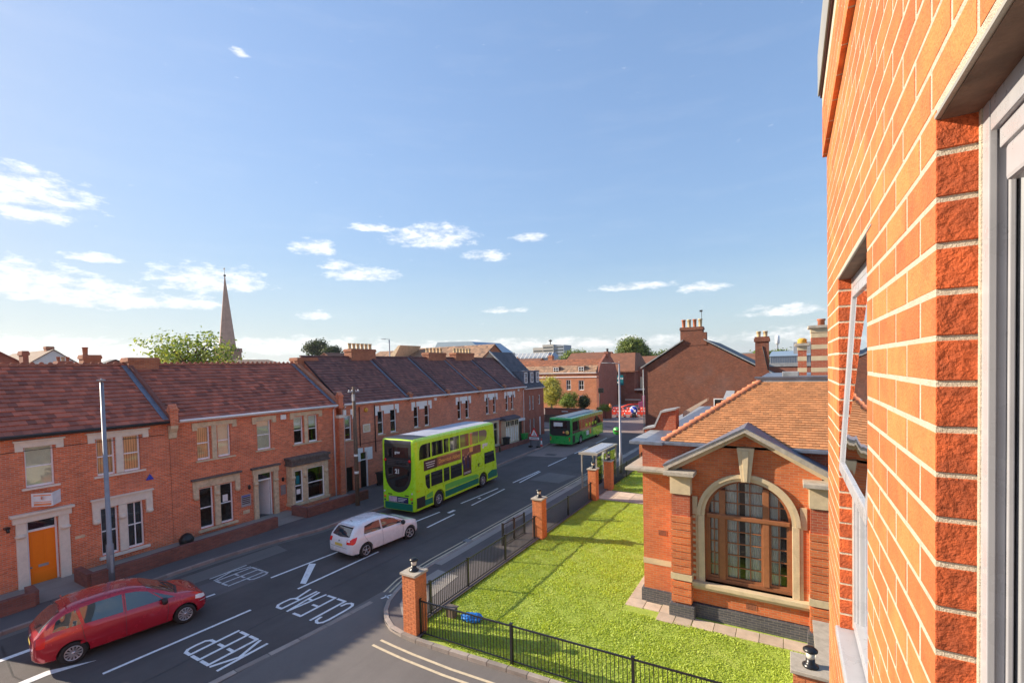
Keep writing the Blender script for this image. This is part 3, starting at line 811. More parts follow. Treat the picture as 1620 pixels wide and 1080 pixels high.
def chimney(par, y0, y1, z0, z1, pots=0, pm='pot_cream', x0=RX-.42, x1=RX+.42, wm='brick_chimney', name='chimney'):
    mb = MB(); mb.box(x0, x1, y0, y1, z0, z1-.22); mb.box(x0-.05, x1+.05, y0-.05, y1+.05, z1-.22, z1-.08); mb.box(x0-.02, x1+.02, y0-.02, y1+.02, z1-.08, z1)
    c = mb.build(name, wm, par)
    for k in range(pots):
        yy = y0+(y1-y0)*(k+.5)/pots
        MB().lathe(((x0+x1)/2, yy, z1-.02), [(.13, 0), (.155, .04), (.12, .1), (.135, .38), (.165, .42), (.165, .47), (.12, .47)], 10).build('chimney_pot', pm, c)
    fl = MB(); fl.box(x0-.03, x1+.12, y0-.12, y1+.12, z0+.05, z0+.12)
    return c
def party(par, y, zr, m='lead', wd=.34, h=.10, brickcol=None):
    """raised verge between two roofs with its lead flashing, and the stepped brick kneeler at the eaves"""
    ex, ez = FX+.25, ZE+.02
    if brickcol:
        mb = MB(); mb.prism([(ex, y-wd/2, ez), (RX, y-wd/2, zr), (RX, y-wd/2, zr+h+.1), (ex, y-wd/2, ez+h+.1)], (0, wd, 0)); pb = mb.build('party_wall', brickcol, par)
        mb = MB(); mb.prism([(ex, y-wd/2-.24, ez+.05), (RX, y-wd/2-.24, zr+.05), (RX, y-wd/2-.24, zr+.07), (ex, y-wd/2-.24, ez+.07)], (0, .26, 0)); mb.build('flashing', m, pb)
    else:
        mb = MB(); mb.prism([(ex, y-wd/2, ez), (RX, y-wd/2, zr), (RX, y-wd/2, zr+h), (ex, y-wd/2, ez+h)], (0, wd, 0)); pb = mb.build('party_wall', m, par)
    return pb
def kneeler(par, y, m='brick_terrace', h=.95, stone='stone_old', corbel=True):
    mb = MB(); w2 = .17
    mb.box(FX+.02, FX+.34, y-w2, y+w2, ZE-.25, ZE-.25+h*.75); mb.box(FX-.02, FX+.38, y-w2-.04, y+w2+.04, ZE-.25+h*.75, ZE-.17+h*.75)
    k = mb.build('kneeler', m, par)
    MB().prism([(FX+.02, y-w2, ZE-.17+h*.75), (FX+.34, y-w2, ZE-.17+h*.75), (FX+.18, y-w2, ZE-.17+h)], (0, 2*w2, 0)).build('kneeler_cap', m, k)
    if corbel:
        c = MB(); c.prism([(FX+.001, y-w2+.01, ZE-.9), (FX+.12, y-w2+.01, ZE-.85), (FX+.16, y-w2+.01, ZE-.6), (FX+.32, y-w2+.01, ZE-.38), (FX+.32, y-w2+.01, ZE-.25), (FX+.001, y-w2+.01, ZE-.25)], (0, 2*w2-.02, 0)); c.build('corbel', stone, k)

# ------------------------- first house: orange door, cream painted stone
H1 = thing('terraced_house', 'brick terraced house with orange door and cream painted window surrounds, nearest end of the row', 'house', (FX, 6.8, 0), group='terraced houses along the far pavement')
h1w = [(6.03, 6.88, 3.96, 5.58), (8.24, 8.88, 3.96, 5.58), (9.18, 9.82, 3.96, 5.58), (8.27, 8.88, .47, 2.54), (9.22, 9.84, .47, 2.54), (3.4, 4.25, 3.96, 5.58), (4.55, 5.15, .5, 2.5)]
house_shell(H1, 2.35, 11.0, 8.82, [rect(*h) for h in h1w]+[rect(5.97, 6.88, .02, 2.62)], 'brick_orange')
roof(H1, 2.3, 10.98, 8.82, 'tile_old', .265, .33, .060)
gutter(H1, 2.3, 10.85)
sash(FL, H1, *h1w[0], blind=('blind_pale', 3.98)); sash(FL, H1, *h1w[1], blind=('blind_orange', 4.02)); sash(FL, H1, *h1w[2], blind=('blind_orange', 4.02))
sash(FL, H1, *h1w[3], vbar=True, blind=('blind_grey', .6)); sash(FL, H1, *h1w[4], vbar=True, blind=('blind_grey', .6)); sash(FL, H1, *h1w[5], blind=('blind_pale', 4.1)); sash(FL, H1, *h1w[6], vbar=True)
def lintel(par, u0, u1, v0, v1, m, w1=.10, keys=True, cap=True, ends=.2, drop=.18, name='lintel'):
    mb = MB(); FL.box(mb, u0, u1, v0, v1-(.07 if cap else 0), .001, w1*.6)
    if cap: FL.box(mb, u0-.05, u1+.05, v1-.07, v1, .001, w1+.02)
    if keys:
        for a in (u0, u1-ends): FL.box(mb, a+.004, a+ends-.004, v0-drop, v0, .001, w1*.75)
    return mb.build(name, m, par, bevel=.008)
def sill(par, u0, u1, v, m, d=.10, h=.08): return fb(FL, u0, u1, v-h, v, .001, d).build('sill', m, par, bevel=.008)
lintel(H1, 5.76, 7.18, 5.56, 5.84, 'stone_cream', ends=.24, drop=.14); lintel(H1, 7.95, 10.15, 5.58, 5.86, 'stone_cream', ends=.24, drop=.16); lintel(H1, 3.1, 4.5, 5.56, 5.84, 'stone_cream', ends=.24, drop=.14)
fb(FL, 8.9, 9.16, 3.98, 5.58, -.12, .05).build('mullion', 'stone_cream', H1, bevel=.02)
sill(H1, 5.9, 7.02, 3.96, 'stone_cream'); sill(H1, 8.1, 9.98, 3.96, 'stone_cream'); sill(H1, 3.2, 4.45, 3.96, 'stone_cream')
s1 = lintel(H1, 7.98, 10.18, 2.56, 3.0, 'stone_cream', w1=.14, ends=.26, drop=.62, name='window_surround')
fb(FL, 8.9, 9.2, .49, 2.55, -.10, .07).build('mullion', 'stone_cream', s1, bevel=.02)
for u in (8.1, 9.02, 10.06): MB().lathe((FX+.10, u, 2.02), [(.07, -.10), (.13, -.04), (.13, .04), (.07, .1)], 8).build('carved_capital', 'stone_cream', s1)
sill(H1, 8.15, 10.0, .46, 'stone_cream', .14, .12)
ds = MB(); FL.box(ds, 5.66, 5.96, .02, 2.66, .001, .12); FL.box(ds, 6.89, 7.22, .02, 2.66, .001, .12); FL.box(ds, 5.58, 7.30, 2.66, 2.92, .001, .16); FL.box(ds, 5.5, 7.38, 2.92, 3.02, .001, .26)
dso = ds.build('door_surround', 'stone_cream', H1, bevel=.015)
for u in (5.78, 7.09): MB().lathe((FX+.12, u, 2.16), [(.09, -.08), (.17, -.03), (.17, .03), (.09, .08)], 8).build('carved_capital', 'stone_cream', dso)
dm = MB(); FL.box(dm, 5.98, 6.88, .06, 2.2, -.15, -.10)
dr = dm.build('door', 'orange_paint', H1)
for (a, b, c, d) in ((6.06, 6.39, .95, 2.08), (6.47, 6.80, .95, 2.08), (6.06, 6.80, .18, .62)):
    q = MB(); FL.box(q, a, b, c, d, -.098, -.085); FL.box(q, a+.06, b-.06, c+.06, d-.06, -.085, -.078); q.build('door_panel', 'orange_paint', dr, bevel=.006)
fb(FL, 6.28, 6.58, .74, .84, -.098, -.088).build('letterbox', 'galv_matt', dr)
MB().lathe((FX-.07, 6.07, .8), [(.02, -.03), (.035, 0), (.03, .03)], 8, 'x').build('door_knob', 'galv', dr)
fmb = MB(); FL.box(fmb, 5.975, 6.04, .04, 2.62, -.17, -.09); FL.box(fmb, 6.82, 6.885, .04, 2.62, -.17, -.09); FL.box(fmb, 6.04, 6.82, 2.21, 2.29, -.17, -.08); fmb.build('door_frame', 'white_paint', H1)
fb(FL, 6.04, 6.82, 2.29, 2.6, -.14, -.13).build('fanlight', 'glass_dark', H1)
fb(FL, 5.9, 7.0, .0, .06, -.05, .35).build('doorstep', 'stone_cap', H1)
mb = MB(); FL.box(mb, 7.4, 7.72, 1.5, 1.62, .001, .015); mb.build('name_plate', 'stone_old', H1)
al = MB(); al.prism([(FX+.001, 9.98, 3.42), (FX+.001, 10.28, 3.42), (FX+.001, 10.13, 3.68)], (.07, 0, 0)); al.build('alarm_box', 'sign_blue', H1)
lb = MB(); FL.box(lb, 5.35, 5.5, 2.55, 2.62, .001, .22); lb.tube([(FX+.22, 5.42, 2.6), (FX+.3, 5.42, 2.45)], .05, 8); lb.build('wall_light', 'black_paint', H1)
# cable clipped along the wall
cb = MB(); cb.tube([(FX+.02, 2.4, 5.35), (FX+.02, 5.6, 5.42), (FX+.02, 7.6, 5.45), (FX+.02, 10.8, 5.42)], .012, 5); cb.build('cable', 'black_paint', H1)
c1 = chimney(H1, 10.9, 12.26, 8.2, 9.22)
party(H1, 11.0, 8.84, 'lead', wd=.16, h=.14, brickcol='tile_old'); kneeler(H1, 11.12, 'brick_orange')

# ------------------------- second house: open doorway, stone bay
H2 = thing('terraced_house', 'brick terraced house with open doorway, brass plates and a square stone bay window', 'house', (FX, 15.8, 0), group='terraced houses along the far pavement')
h2u = [(12.22, 12.86, 3.92, 5.60), (13.22, 13.88, 3.92, 5.60), (15.33, 16.16, 3.92, 5.58), (17.6, 18.25, 3.9, 5.56), (18.6, 19.27, 3.9, 5.56)]
h2g = [(12.24, 12.9, .40, 2.48), (13.24, 13.9, .40, 2.48)]
house_shell(H2, 11.02, 20.7, 8.82, [rect(*h) for h in h2u+h2g]+[rect(15.24, 16.12, .02, 2.66), rect(17.05, 19.35, .3, 2.5)], 'brick_orange')
roof(H2, 11.05, 20.6, 8.82, 'tile_old', .27, .33, .062)
gutter(H2, 11.35, 20.6, 'white_paint')
for k, h in enumerate(h2u): sash(FL, H2, *h, blind=(('blind_orange', 4.0) if k == 0 else ('blind_pale', 4.0 if k < 3 else 4.85)))
for h in h2g: sash(FL, H2, *h, meet=.5)
for (u0, u1, mu) in ((12.0, 14.2, 13.04), (17.35, 19.58, 18.42)):
    lintel(H2, u0, u1, 5.6, 5.82, 'stone_old', ends=.24, drop=.17, cap=False); sill(H2, u0+.12, u1-.12, 3.9, 'stone_old', .09)
    fb(FL, mu-.12, mu+.12, 3.9, 5.6, -.12, .05).build('mullion', 'stone_old', H2, bevel=.02)
lintel(H2, 15.05, 16.46, 5.58, 5.80, 'stone_old', ends=.24, drop=.17, cap=False); sill(H2, 15.2, 16.3, 3.92, 'stone_old', .09)
s2 = lintel(H2, 11.92, 14.25, 2.52, 2.92, 'stone_old', w1=.12, ends=.26, drop=.45, cap=False, name='window_surround')
fb(FL, 11.85, 14.32, 2.92, 3.02, .001, .2).build('hood_mould', 'stone_dark', s2, bevel=.01)
fb(FL, 12.93, 13.21, .42, 2.5, -.1, .07).build('mullion', 'stone_old', s2, bevel=.02)
for u in (12.05, 13.07, 14.1): MB().lathe((FX+.09, u, 2.05), [(.07, -.10), (.12, -.04), (.12, .04), (.07, .1)], 8).build('carved_capital', 'stone_old', s2)
sill(H2, 12.1, 14.05, .39, 'stone_old', .13, .12)
d2 = MB(); FL.box(d2, 14.98, 15.22, .02, 2.6, .001, .13); FL.box(d2, 16.14, 16.42, .02, 2.6, .001, .13); FL.box(d2, 14.93, 16.47, 2.6, 2.9, .001, .15)
d2o = d2.build('door_surround', 'stone_old', H2, bevel=.015)
fb(FL, 14.85, 16.55, 2.9, 3.0, .001, .22).build('hood_mould', 'stone_dark', d2o, bevel=.01)
for u in (15.1, 16.28): MB().lathe((FX+.12, u, 2.08), [(.08, -.08), (.15, -.03), (.15, .03), (.08, .08)], 8).build('carved_capital', 'stone_old', d2o)
df = MB(); FL.box(df, 15.26, 15.31, .03, 2.64, -.16, -.08); FL.box(df, 16.06, 16.11, .03, 2.64, -.16, -.08); FL.box(df, 15.31, 16.06, 2.16, 2.24, -.16, -.08); df.build('door_frame', 'white_paint', H2)
fb(FL, 15.31, 16.06, 2.24, 2.6, -.13, -.12).build('fanlight', 'glass_dark', H2)
od = MB(); od.prism([(FX-.16, 16.04, .05), (FX-.95, 15.72, .05), (FX-.93, 15.68, .05), (FX-.14, 16.0, .05)], (0, 0, 2.1)); od.build('open_door', 'white_paint', H2)
for (a, b, c, d, m) in ((14.3, 14.82, .98, 1.62, 'galv_matt'), (14.38, 14.74, .58, .78, 'stone_old'), (16.6, 16.92, 1.08, 1.66, 'galv')):
    p = fb(FL, a, b, c, d, .001, .02).build('plaque', m, H2)
    if a == 14.3:
        for k in range(5): fb(FL, a+.04, b-.05, d-.10-k*.1, d-.05-k*.1, .02, .023).build('plaque_line', 'sign_blue' if k == 0 else 'ad_dark', p)
MB().box(FX+.001, FX+.09, 16.75, 17.08, 5.5, 5.78).build('alarm_box', 'white_paint', H2, bevel=.02)
for u in (14.72, 16.72): MB().lathe((FX+.1, u, 2.0), [(.03, -.12), (.07, -.08), (.07, .08), (.03, .13)], 6).build('wall_light', 'black_paint', H2)
downpipe(H2, 20.42, .1, ZE-.1)
# square stone bay
bay = MB(); BXX = FX+.55; FB = Face('+x', BXX)
FB.box(bay, 16.98, 19.5, -.02, .34, -.55, 0)
by = bay.build('bay_window', 'brick_orange', H2)
q = MB(); FB.box(q, 16.92, 19.56, .34, .5, -.56, .06); FB.box(q, 16.98, 17.16, .5, 2.45, -.2, .02); FB.box(q, 17.70, 18.02, .5, 2.45, -.2, .02); FB.box(q, 19.2, 19.5, .5, 2.45, -.2, .02); FB.box(q, 16.98, 19.5, 2.45, 2.72, -.549, .03)
FB.box(q, 16.98, 17.1, .5, 2.45, -.54, -.21); FB.box(q, 19.38, 19.5, .5, 2.45, -.54, -.21); q.build('bay_stone', 'stone_old', by, bevel=.012)
for u in (17.07, 17.86, 19.35): MB().lathe((BXX, u, 2.05), [(.08, -.12), (.14, -.05), (.14, .05), (.08, .12)], 8).build('carved_capital', 'stone_old', by)
q = MB(); FB.box(q, 16.9, 19.6, 2.72, 2.82, -.56, .14); FB.box(q, 16.95, 19.54, 2.82, 3.05, -.558, .08); FB.box(q, 16.88, 19.62, 3.05, 3.2, -.56, .16); q.build('bay_parapet', 'stone_dark', by, bevel=.02)
sash(FB, by, 17.16, 17.70, .52, 2.44, rec=.06, meet=.52, part='bay_sash'); sash(FB, by, 18.02, 19.2, .52, 2.44, rec=.06, meet=.52, part='bay_sash')
fb(FB, 17.3, 17.52, 1.62, 2.1, -.085, -.082).build('window_notice', 'sign_teal', by); fb(FB, 17.3, 17.56, 1.0, 1.3, -.085, -.082).build('window_notice', 'sign_white', by)
fb(FL, 13.42, 13.68, 1.5, 1.86, -.15, -.147).build('window_notice', 'sign_white', H2)
chimney(H2, 20.6, 22.2, 8.2, 9.28)
party(H2, 20.7, 8.86, 'lead', wd=.3, h=.14, brickcol='brick_chimney'); kneeler(H2, 20.86, 'brick_orange', 1.0, 'stone_cream', False)
m = MB(); m.box(FX+.001, FX+.3, 20.68, 21.05, -.02, ZE-.9); m.build('pier', 'brick_orange', H2)
MB().box(FX+.001, FX+.36, 20.64, 21.09, ZE-.9, ZE-.72).build('pier_cap', 'stone_cream', H2)

# ------------------------- the smaller terrace with white keyed lintels
BND = [21.1, 27.5, 32.23, 37.05, 41.65, 46.3]
TW = [[(21.38, 21.95, 3.58, 5.26), (24.3, 24.9, 3.58, 5.30), (25.55, 26.2, 3.58, 5.30)], [(28.12, 28.72, 3.62, 5.30), (29.4, 30.02, 3.62, 5.3)], [(33.85, 34.45, 3.65, 5.32), (35.05, 35.66, 3.65, 5.32)], [(38.45, 39.04, 3.68, 5.34), (39.74, 40.34, 3.68, 5.34)], [(42.2, 42.8, 3.7, 5.32), (43.32, 43.9, 3.7, 5.32)]]
TL = ['brick terraced house with dark doors behind the telegraph pole', 'brick terraced house partly hidden behind the rear of the double-decker bus', 'brick terraced house right above the middle of the double-decker bus', 'brick terraced house with a flat cream framed window behind the front of the bus', 'brick terraced house with cream boxed bay window, next to the dormered block']
ZR = 9.36
for i in range(5):
    y0, y1 = BND[i], BND[i+1]
    T = thing('terraced_house', TL[i], 'house', (FX, (y0+y1)/2, 0), group='terraced houses along the far pavement')
    hs = [rect(*h) for h in TW[i]]
    if i == 0: hs += [rect(21.38, 21.95, .02, 1.75), rect(22.58, 23.2, .02, 2.55)]
    if i in (1, 2): hs += [rect(y0+.8, y0+1.4, .9, 2.6), rect(y0+1.9, y0+2.5, .9, 2.6), rect(y0+3.4, y0+4.2, .02, 2.2)]
    if i == 3: hs += [rect(38.3, 40.35, .5, 2.75)]
    if i == 4: hs += [rect(41.1, 43.9, .5, 2.7)]
    house_shell(T, y0, y1, ZR-.02, hs, 'brick_terrace')
    rf = roof(T, y0+.02, y1-.02, ZR, 'tile_brown', .21, .31, .048, ridge=True, rm='tile_plain')
    gutter(T, y0+.02, y1-.02, 'white_paint')
    for k, h in enumerate(TW[i]):
        sash(FL, T, *h, rec=.11, blind=('blind_pale', 4.5+.2*((i+k) % 3)) if (i+k) % 2 == 0 else None); sill(T, h[0]-.08, h[1]+.08, h[2], 'stone_old', .07, .07)
    hh = TW[i][-2:]
    a, b = hh[0][0], hh[1][1]; z1 = 5.68
    L = MB(); FL.box(L, a-.26, a+.16, 5.3, z1, .001, .03); FL.box(L, a-.26, a-.02, 5.0, 5.3, .001, .03)
    FL.box(L, b-.16, b+.26, 5.3, z1, .001, .03); FL.box(L, b+.02, b+.26, 5.0, 5.3, .001, .03)
    FL.box(L, a+.30, b-.30, 5.3, z1, .001, .034); FL.box(L, hh[0][1]+.03, hh[1][0]-.03, 5.06, 5.3, .001, .034)
    L.build('keyed_lintel', 'white_paint', T)
    L = MB(); FL.box(L, a+.17, a+.29, 5.31, z1+.01, .001, .02); FL.box(L, b-.29, b-.17, 5.31, z1+.01, .001, .02); L.build('lintel_brick', 'brick_terrace', T)
    if i == 0:
        L = MB(); FL.box(L, 21.2, 21.5, 5.28, 5.66, .001, .03); FL.box(L, 21.86, 22.12, 5.28, 5.66, .001, .03); FL.box(L, 21.98, 22.12, 5.0, 5.28, .001, .03); L.build('keyed_lintel', 'white_paint', T)
        fb(FL, 21.4, 21.93, .04, 1.75, -.15, -.1).build('door', 'dark_door', T); dd = fb(FL, 22.6, 23.18, .04, 1.98, -.15, -.1).build('door', 'dark_door', T)
        for c, d in ((.2, .85), (.98, 1.82)): fb(FL, 22.67, 23.11, c, d, -.1, -.09).build('door_panel', 'dark_door', dd)
        q = MB(); FL.box(q, 22.3, 22.58, 1.98, 2.9, .001, .05); FL.box(q, 23.2, 23.66, 1.98, 2.84, .001, .05); FL.box(q, 22.58, 22.8, 2.56, 2.88, .001, .05); FL.box(q, 22.98, 23.2, 2.56, 2.86, .001, .05); q.build('door_surround', 'white_paint', T)
        q = MB(); FL.box(q, 23.17, 23.21, .04, 2.54, -.16, .02); FL.box(q, 22.58, 23.17, 1.99, 2.05, -.16, -.05); q.build('door_frame', 'white_paint', T)
        fb(FL, 22.6, 23.17, 2.06, 2.53, -.12, -.11).build('fanlight', 'glass_dark', T)
        fb(FL, 22.9, 23.56, 3.92, 4.5, .001, .03).build('date_stone', 'stone_cream', T); fb(FL, 22.98, 23.48, 4.0, 4.42, .03, .034).build('date_panel', 'stone_old', T)
        MB().lathe((FX+.04, 23.2, 5.5), [(.16, -.03), (.16, .04), (.12, .08)], 14, 'x').build('alarm_box', 'yellow_lamp', T)
        downpipe(T, 21.2, .05, ZE-.2)
        mb = MB(); mb.tube([(FX+.05, 22.6, ZE-.3), (FX+.05, 22.6, 3.0)], .03, 6); mb.tube([(FX+.05, 24.0, ZE-.3), (FX+.05, 24.0, 2.4)], .035, 6); mb.build('downpipe', 'black_paint', T)
        fb(FL, 22.2, 26.9, 3.12, 3.2, .001, .03).build('string_course', 'brick_end', T)
    elif i < 3:
        sash(FL, T, y0+.8, y0+1.4, .9, 2.6); sash(FL, T, y0+1.9, y0+2.5, .9, 2.6); fb(FL, y0+3.42, y0+4.18, .04, 2.18, -.15, -.1).build('door', 'dark_door', T)
    if i == 3:
        q = MB(); FL.box(q, 38.15, 38.34, .3, 2.95, .001, .14); FL.box(q, 40.3, 40.5, .3, 2.95, .001, .14); FL.box(q, 38.34, 40.3, 2.7, 2.95, .001, .14); FL.box(q, 38.1, 40.6, .3, .5, .0015, .2)
        FL.box(q, 38.34, 40.3, 1.98, 2.06, -.05, .08)
        for k in range(1, 3): FL.box(q, 38.34+k*.65-.04, 38.34+k*.65+.04, .5, 2.7, -.05, .08)
        wq = q.build('shop_window', 'cream_paint', T)
        for k in range(3):
            fb(FL, 38.4+k*.65, 38.92+k*.65, .52, 1.96, -.02, -.01).build('pane', 'curtain' if k < 2 else 'glass_dark', wq); fb(FL, 38.4+k*.65, 38.92+k*.65, 2.08, 2.68, -.02, -.01).build('pane', 'glass_dark', wq)
        q = MB(); q.prism([(FX, 37.9, 3.12), (FX+.32, 37.9, 3.0), (FX+.32, 37.9, 2.96), (FX, 37.9, 2.96)], (0, 2.9, 0)); q.build('window_hood', 'lead', T)
    if i == 4:
        FQ = Face('+x', FX+.6)
        q = MB()
        for u in (41.15, 42.02, 42.9, 43.78): FQ.box(q, u-.05, u+.05, .3, 2.75, -.1, 0)
        for v in (.3, 2.05, 2.66): FQ.box(q, 41.1, 43.83, v, v+(.2 if v < 1 else .09), -.11, .01)
        FQ.box(q, 41.1, 41.2, .3, 2.75, -.6, -.11); FQ.box(q, 43.73, 43.83, .3, 2.75, -.6, -.11)
        FQ.box(q, 41.12, 41.18, .5, 2.7, -.35, -.3)
        for u in (41.6, 42.46, 43.34): FQ.box(q, u-.025, u+.025, .5, 2.68, -.08, -.02)
        bq = q.build('bay_window', 'cream_paint', T)
        fb(FQ, 41.2, 43.75, .48, 2.0, -.09, -.085).build('net_curtain', 'curtain', bq); fb(FQ, 41.2, 43.75, 2.1, 2.7, -.07, -.065).build('pane', 'glass_dark', bq)
        MB().box(FX+.001, FX+.45, 41.14, 41.16, .5, 2.7).build('pane', 'glass_dark', bq)
        q = MB(); q.prism([(FX, 40.95, 3.16), (FX+.75, 40.95, 2.95), (FX+.75, 40.95, 2.76), (FX, 40.95, 2.76)], (0, 3.05, 0)); q.build('bay_roof', 'slate_cap', bq)
        downpipe(T, 45.9, .05, ZE-.2)
        fb(FL, 44.5, 45.5, .04, 2.3, .001, .02).build('door', 'dark_door', T); fb(FL, 44.35, 45.8, 2.35, 2.6, .001, .3).build('porch_canopy', 'white_paint', T)
    if i > 0:
        party(T, y0, ZR, 'lead' if i in (3, 4) else 'lead', wd=.30, h=.08, brickcol='tile_brown' if i != 3 else 'brick_far_red'); kneeler(T, y0+.03, 'brick_chimney', .62, corbel=False)
    if i == 1: chimney(T, 25.3, 27.8, 8.6, 10.0, 6)
    if i == 3: chimney(T, 34.45, 37.05, 8.6, 9.85, 5)
    if i == 4: chimney(T, 38.7, 41.9, 8.6, 9.9, 6)
    fb(FL, y0+3.1, y0+3.4, 5.62, 5.84, .001, .08).build('alarm_box', 'white_paint', T) if i in (1, 4) else None

# ------------------------- dormered brick block at the end of the row
EB = thing('office_block', 'dark brick block with three slate dormers at the far end of the terrace', 'building', (FX, 48.7, 0))
ew = [(47.40, 47.72, 3.3, 4.9), (48.2, 48.5, 3.3, 4.9), (49.75, 50.15, 3.8, 4.9), (47.38, 47.68, .6, 2.25), (48.3, 48.6, .6, 2.25), (49.85, 50.3, .1, 2.35)]
mE = MB(); holed(mE, rect(46.32, 51.1, -.02, 5.8), [rect(*h) for h in ew], FL, .12)
mE.quad((FX, 51.1, -.02), (FX-9, 51.1, -.02), (FX-9, 51.1, 5.8), (FX, 51.1, 5.8)); mE.quad((FX-9, 51.1, -.02), (FX-9, 46.32, -.02), (FX-9, 46.32, 5.8), (FX-9, 51.1, 5.8))
mE.quad((FX-9, 46.32, -.02), (FX, 46.32, -.02), (FX, 46.32, 5.8), (FX-9, 46.32, 5.8))
mE.build('wall', 'brick_end', EB)
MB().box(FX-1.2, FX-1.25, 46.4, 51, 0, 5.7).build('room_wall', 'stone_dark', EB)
for h in ew[:5]: sash(FL, EB, *h, rec=.05)
fb(FL, 49.9, 50.25, .1, 2.3, -.08, -.04).build('door', 'white_paint', EB)
fb(FL, 46.32, 51.2, 5.7, 5.84, .001, .18).build('gutter', 'white_paint', EB)
mR = MB(); mR.prism([(FX+.2, 46.3, 5.8), (-30.2, 46.3, 10.1), (-34.7, 46.3, 5.8)], (0, 4.95, 0)); eR = mR.build('roof', 'tile_slate', EB)
tilefield('roof_tiles', eR, (FX+.22, 46.3, 5.84), (0, .3, 0), (-4.6/16, 0, 4.28/16), 16, 16, lift=.02, m='tile_slate')
MB().prism([(FX+.2, 46.12, 5.95), (-30.2, 46.12, 10.25), (-30.2, 46.12, 10.1), (FX+.2, 46.12, 5.8)], (0, .22, 0)).build('verge', 'lead_light', EB)
g = MB(); g.add([(-29.2, 46.2, 8.9), (-30.2, 46.2, 10.3), (-31.8, 46.2, 8.9)], [(0, 1, 2)])
for k, (u0, u1) in enumerate(((46.9, 47.9), (48.35, 49.35), (49.8, 50.8))):
    FD = Face('+x', FX-.35)
    q = MB(); FD.box(q, u0, u1, 6.25, 7.75, -2.0, -.04); dO = q.build('dormer', 'lead', EB)
    q = MB(); FD.box(q, u0-.06, u1+.06, 7.75, 7.83, -2.6, .1); q.build('dormer_roof', 'lead', dO)
    q = MB(); FD.box(q, u0+.18, u0+.26, 6.4, 7.62, -.04, .02); FD.box(q, u1-.26, u1-.18, 6.4, 7.62, -.04, .02); FD.box(q, u0+.26, u1-.26, 6.4, 6.48, -.04, .03); FD.box(q, u0+.26, u1-.26, 7.54, 7.62, -.04, .02)
    FD.box(q, (u0+u1)/2-.025, (u0+u1)/2+.025, 6.48, 7.54, -.04, .0); FD.box(q, u0+.26, u1-.26, 6.98, 7.03, -.04, .0); q.build('window_frame', 'white_paint', dO)
    fb(FD, u0+.26, u1-.26, 6.48, 7.54, -.038, -.03).build('pane', 'glass_dark', dO)

# ------------------------- front garden walls
def gwall(pts, h, label, m='brick_garden', wd=.22, cap=True):
    T = thing('garden_wall', label, 'wall', (pts[0][0], pts[0][1], 0), group='low brick walls in front of the terrace')
    mb = MB(); cp = MB()
    for (a, b) in zip(pts[:-1], pts[1:]):
        A, B = Vector((*a, 0)), Vector((*b, 0)); d = (B-A).normalized(); n = Vector((-d.y, d.x, 0))*wd/2
        mb.prism([A-n, B-n, B+n, A+n], (0, 0, h-.07)); n2 = n*1.08
        L = (B-A).length; k = max(1, round(L/.34))
        for i in range(k):
            p, q = A+d*(L*i/k+.006), A+d*(L*(i+1)/k-.006)
            MB().prism([(v.x, v.y, h-.07+.001) for v in (p-n2, q-n2, q+n2, p+n2)], (0, 0, .07+random.uniform(-.004, .004))).build('coping_brick', m, T)
    mb.build('wall', m, T)
    return T
gwall([(-23.35, -2), (-23.35, 5.55), (-24.2, 5.6)], .62, 'low dark brick garden wall at the left edge, before the orange door')
gwall([(-24.6, 7.1), (-23.3, 7.1), (-23.3, 13.9), (-23.35, 14.8)], .66, 'long low brick garden wall below the cream windows')
gwall([(-24.5, 16.55), (-23.3, 16.6), (-23.25, 20.9)], .66, 'low brick garden wall in front of the stone bay window')
gwall([(-24.35, 37.6), (-24.35, 44.6)], .5, 'low brick wall below the cream windows beyond the bus')
MB().sheet([(FX-.1, -2), (-23.4, -2), (-23.4, 21), (FX-.1, 21)], .115).build('forecourt', 'concrete_ground', kind='structure')
for (x, y, z, lab, m) in ((-24.9, 11.2, .0, 'black bin bag lying behind the long garden wall', 'black_paint'),):
    mb = MB(); mb.lathe((x, y, .1), [(.12, 0), (.3, .1), (.33, .3), (.2, .5), (.06, .58)], 9); tag(mb.build('bin_bag', m), lab, 'bag')
def wheelie(x, y, label, m='plastic_black', h=1.05):
    T = thing('wheelie_bin', label, 'bin', (x, y, .11))
    mb = MB(); v = [(-.22, -.22, .08), (.22, -.22, .08), (.22, .22, .08), (-.22, .22, .08), (-.28, -.28, h-.1), (.28, -.28, h-.1), (.28, .28, h-.1), (-.28, .28, h-.1)]
    mb.add(v, [(0, 3, 2, 1), (4, 5, 6, 7), (0, 1, 5, 4), (1, 2, 6, 5), (2, 3, 7, 6), (3, 0, 4, 7)]); mb.build('body', m, T, local=True, bevel=.02)
    MB().prism([(-.31, -.31, h-.1), (.33, -.31, h-.1), (.31, -.31, h-.02), (0, -.31, h+.03), (-.31, -.31, h-.02)], (0, .62, 0)).build('lid', m, T, local=True)
    for s in (-.2, .2): MB().lathe((-.24, s, .09), [(.09, -.02), (.09, .02)], 10, 'y').build('wheel', 'rubber', T, local=True)
wheelie(-24.85, 40.75, 'black wheelie bin standing between the two cream windows')
wheelie(-25.0, 23.85, 'black wheelie bin beside the dark door behind the bus', h=.95)
wheelie(-24.85, 44.6, 'dark green wheelie bin under the white porch', 'bus_green', .95)
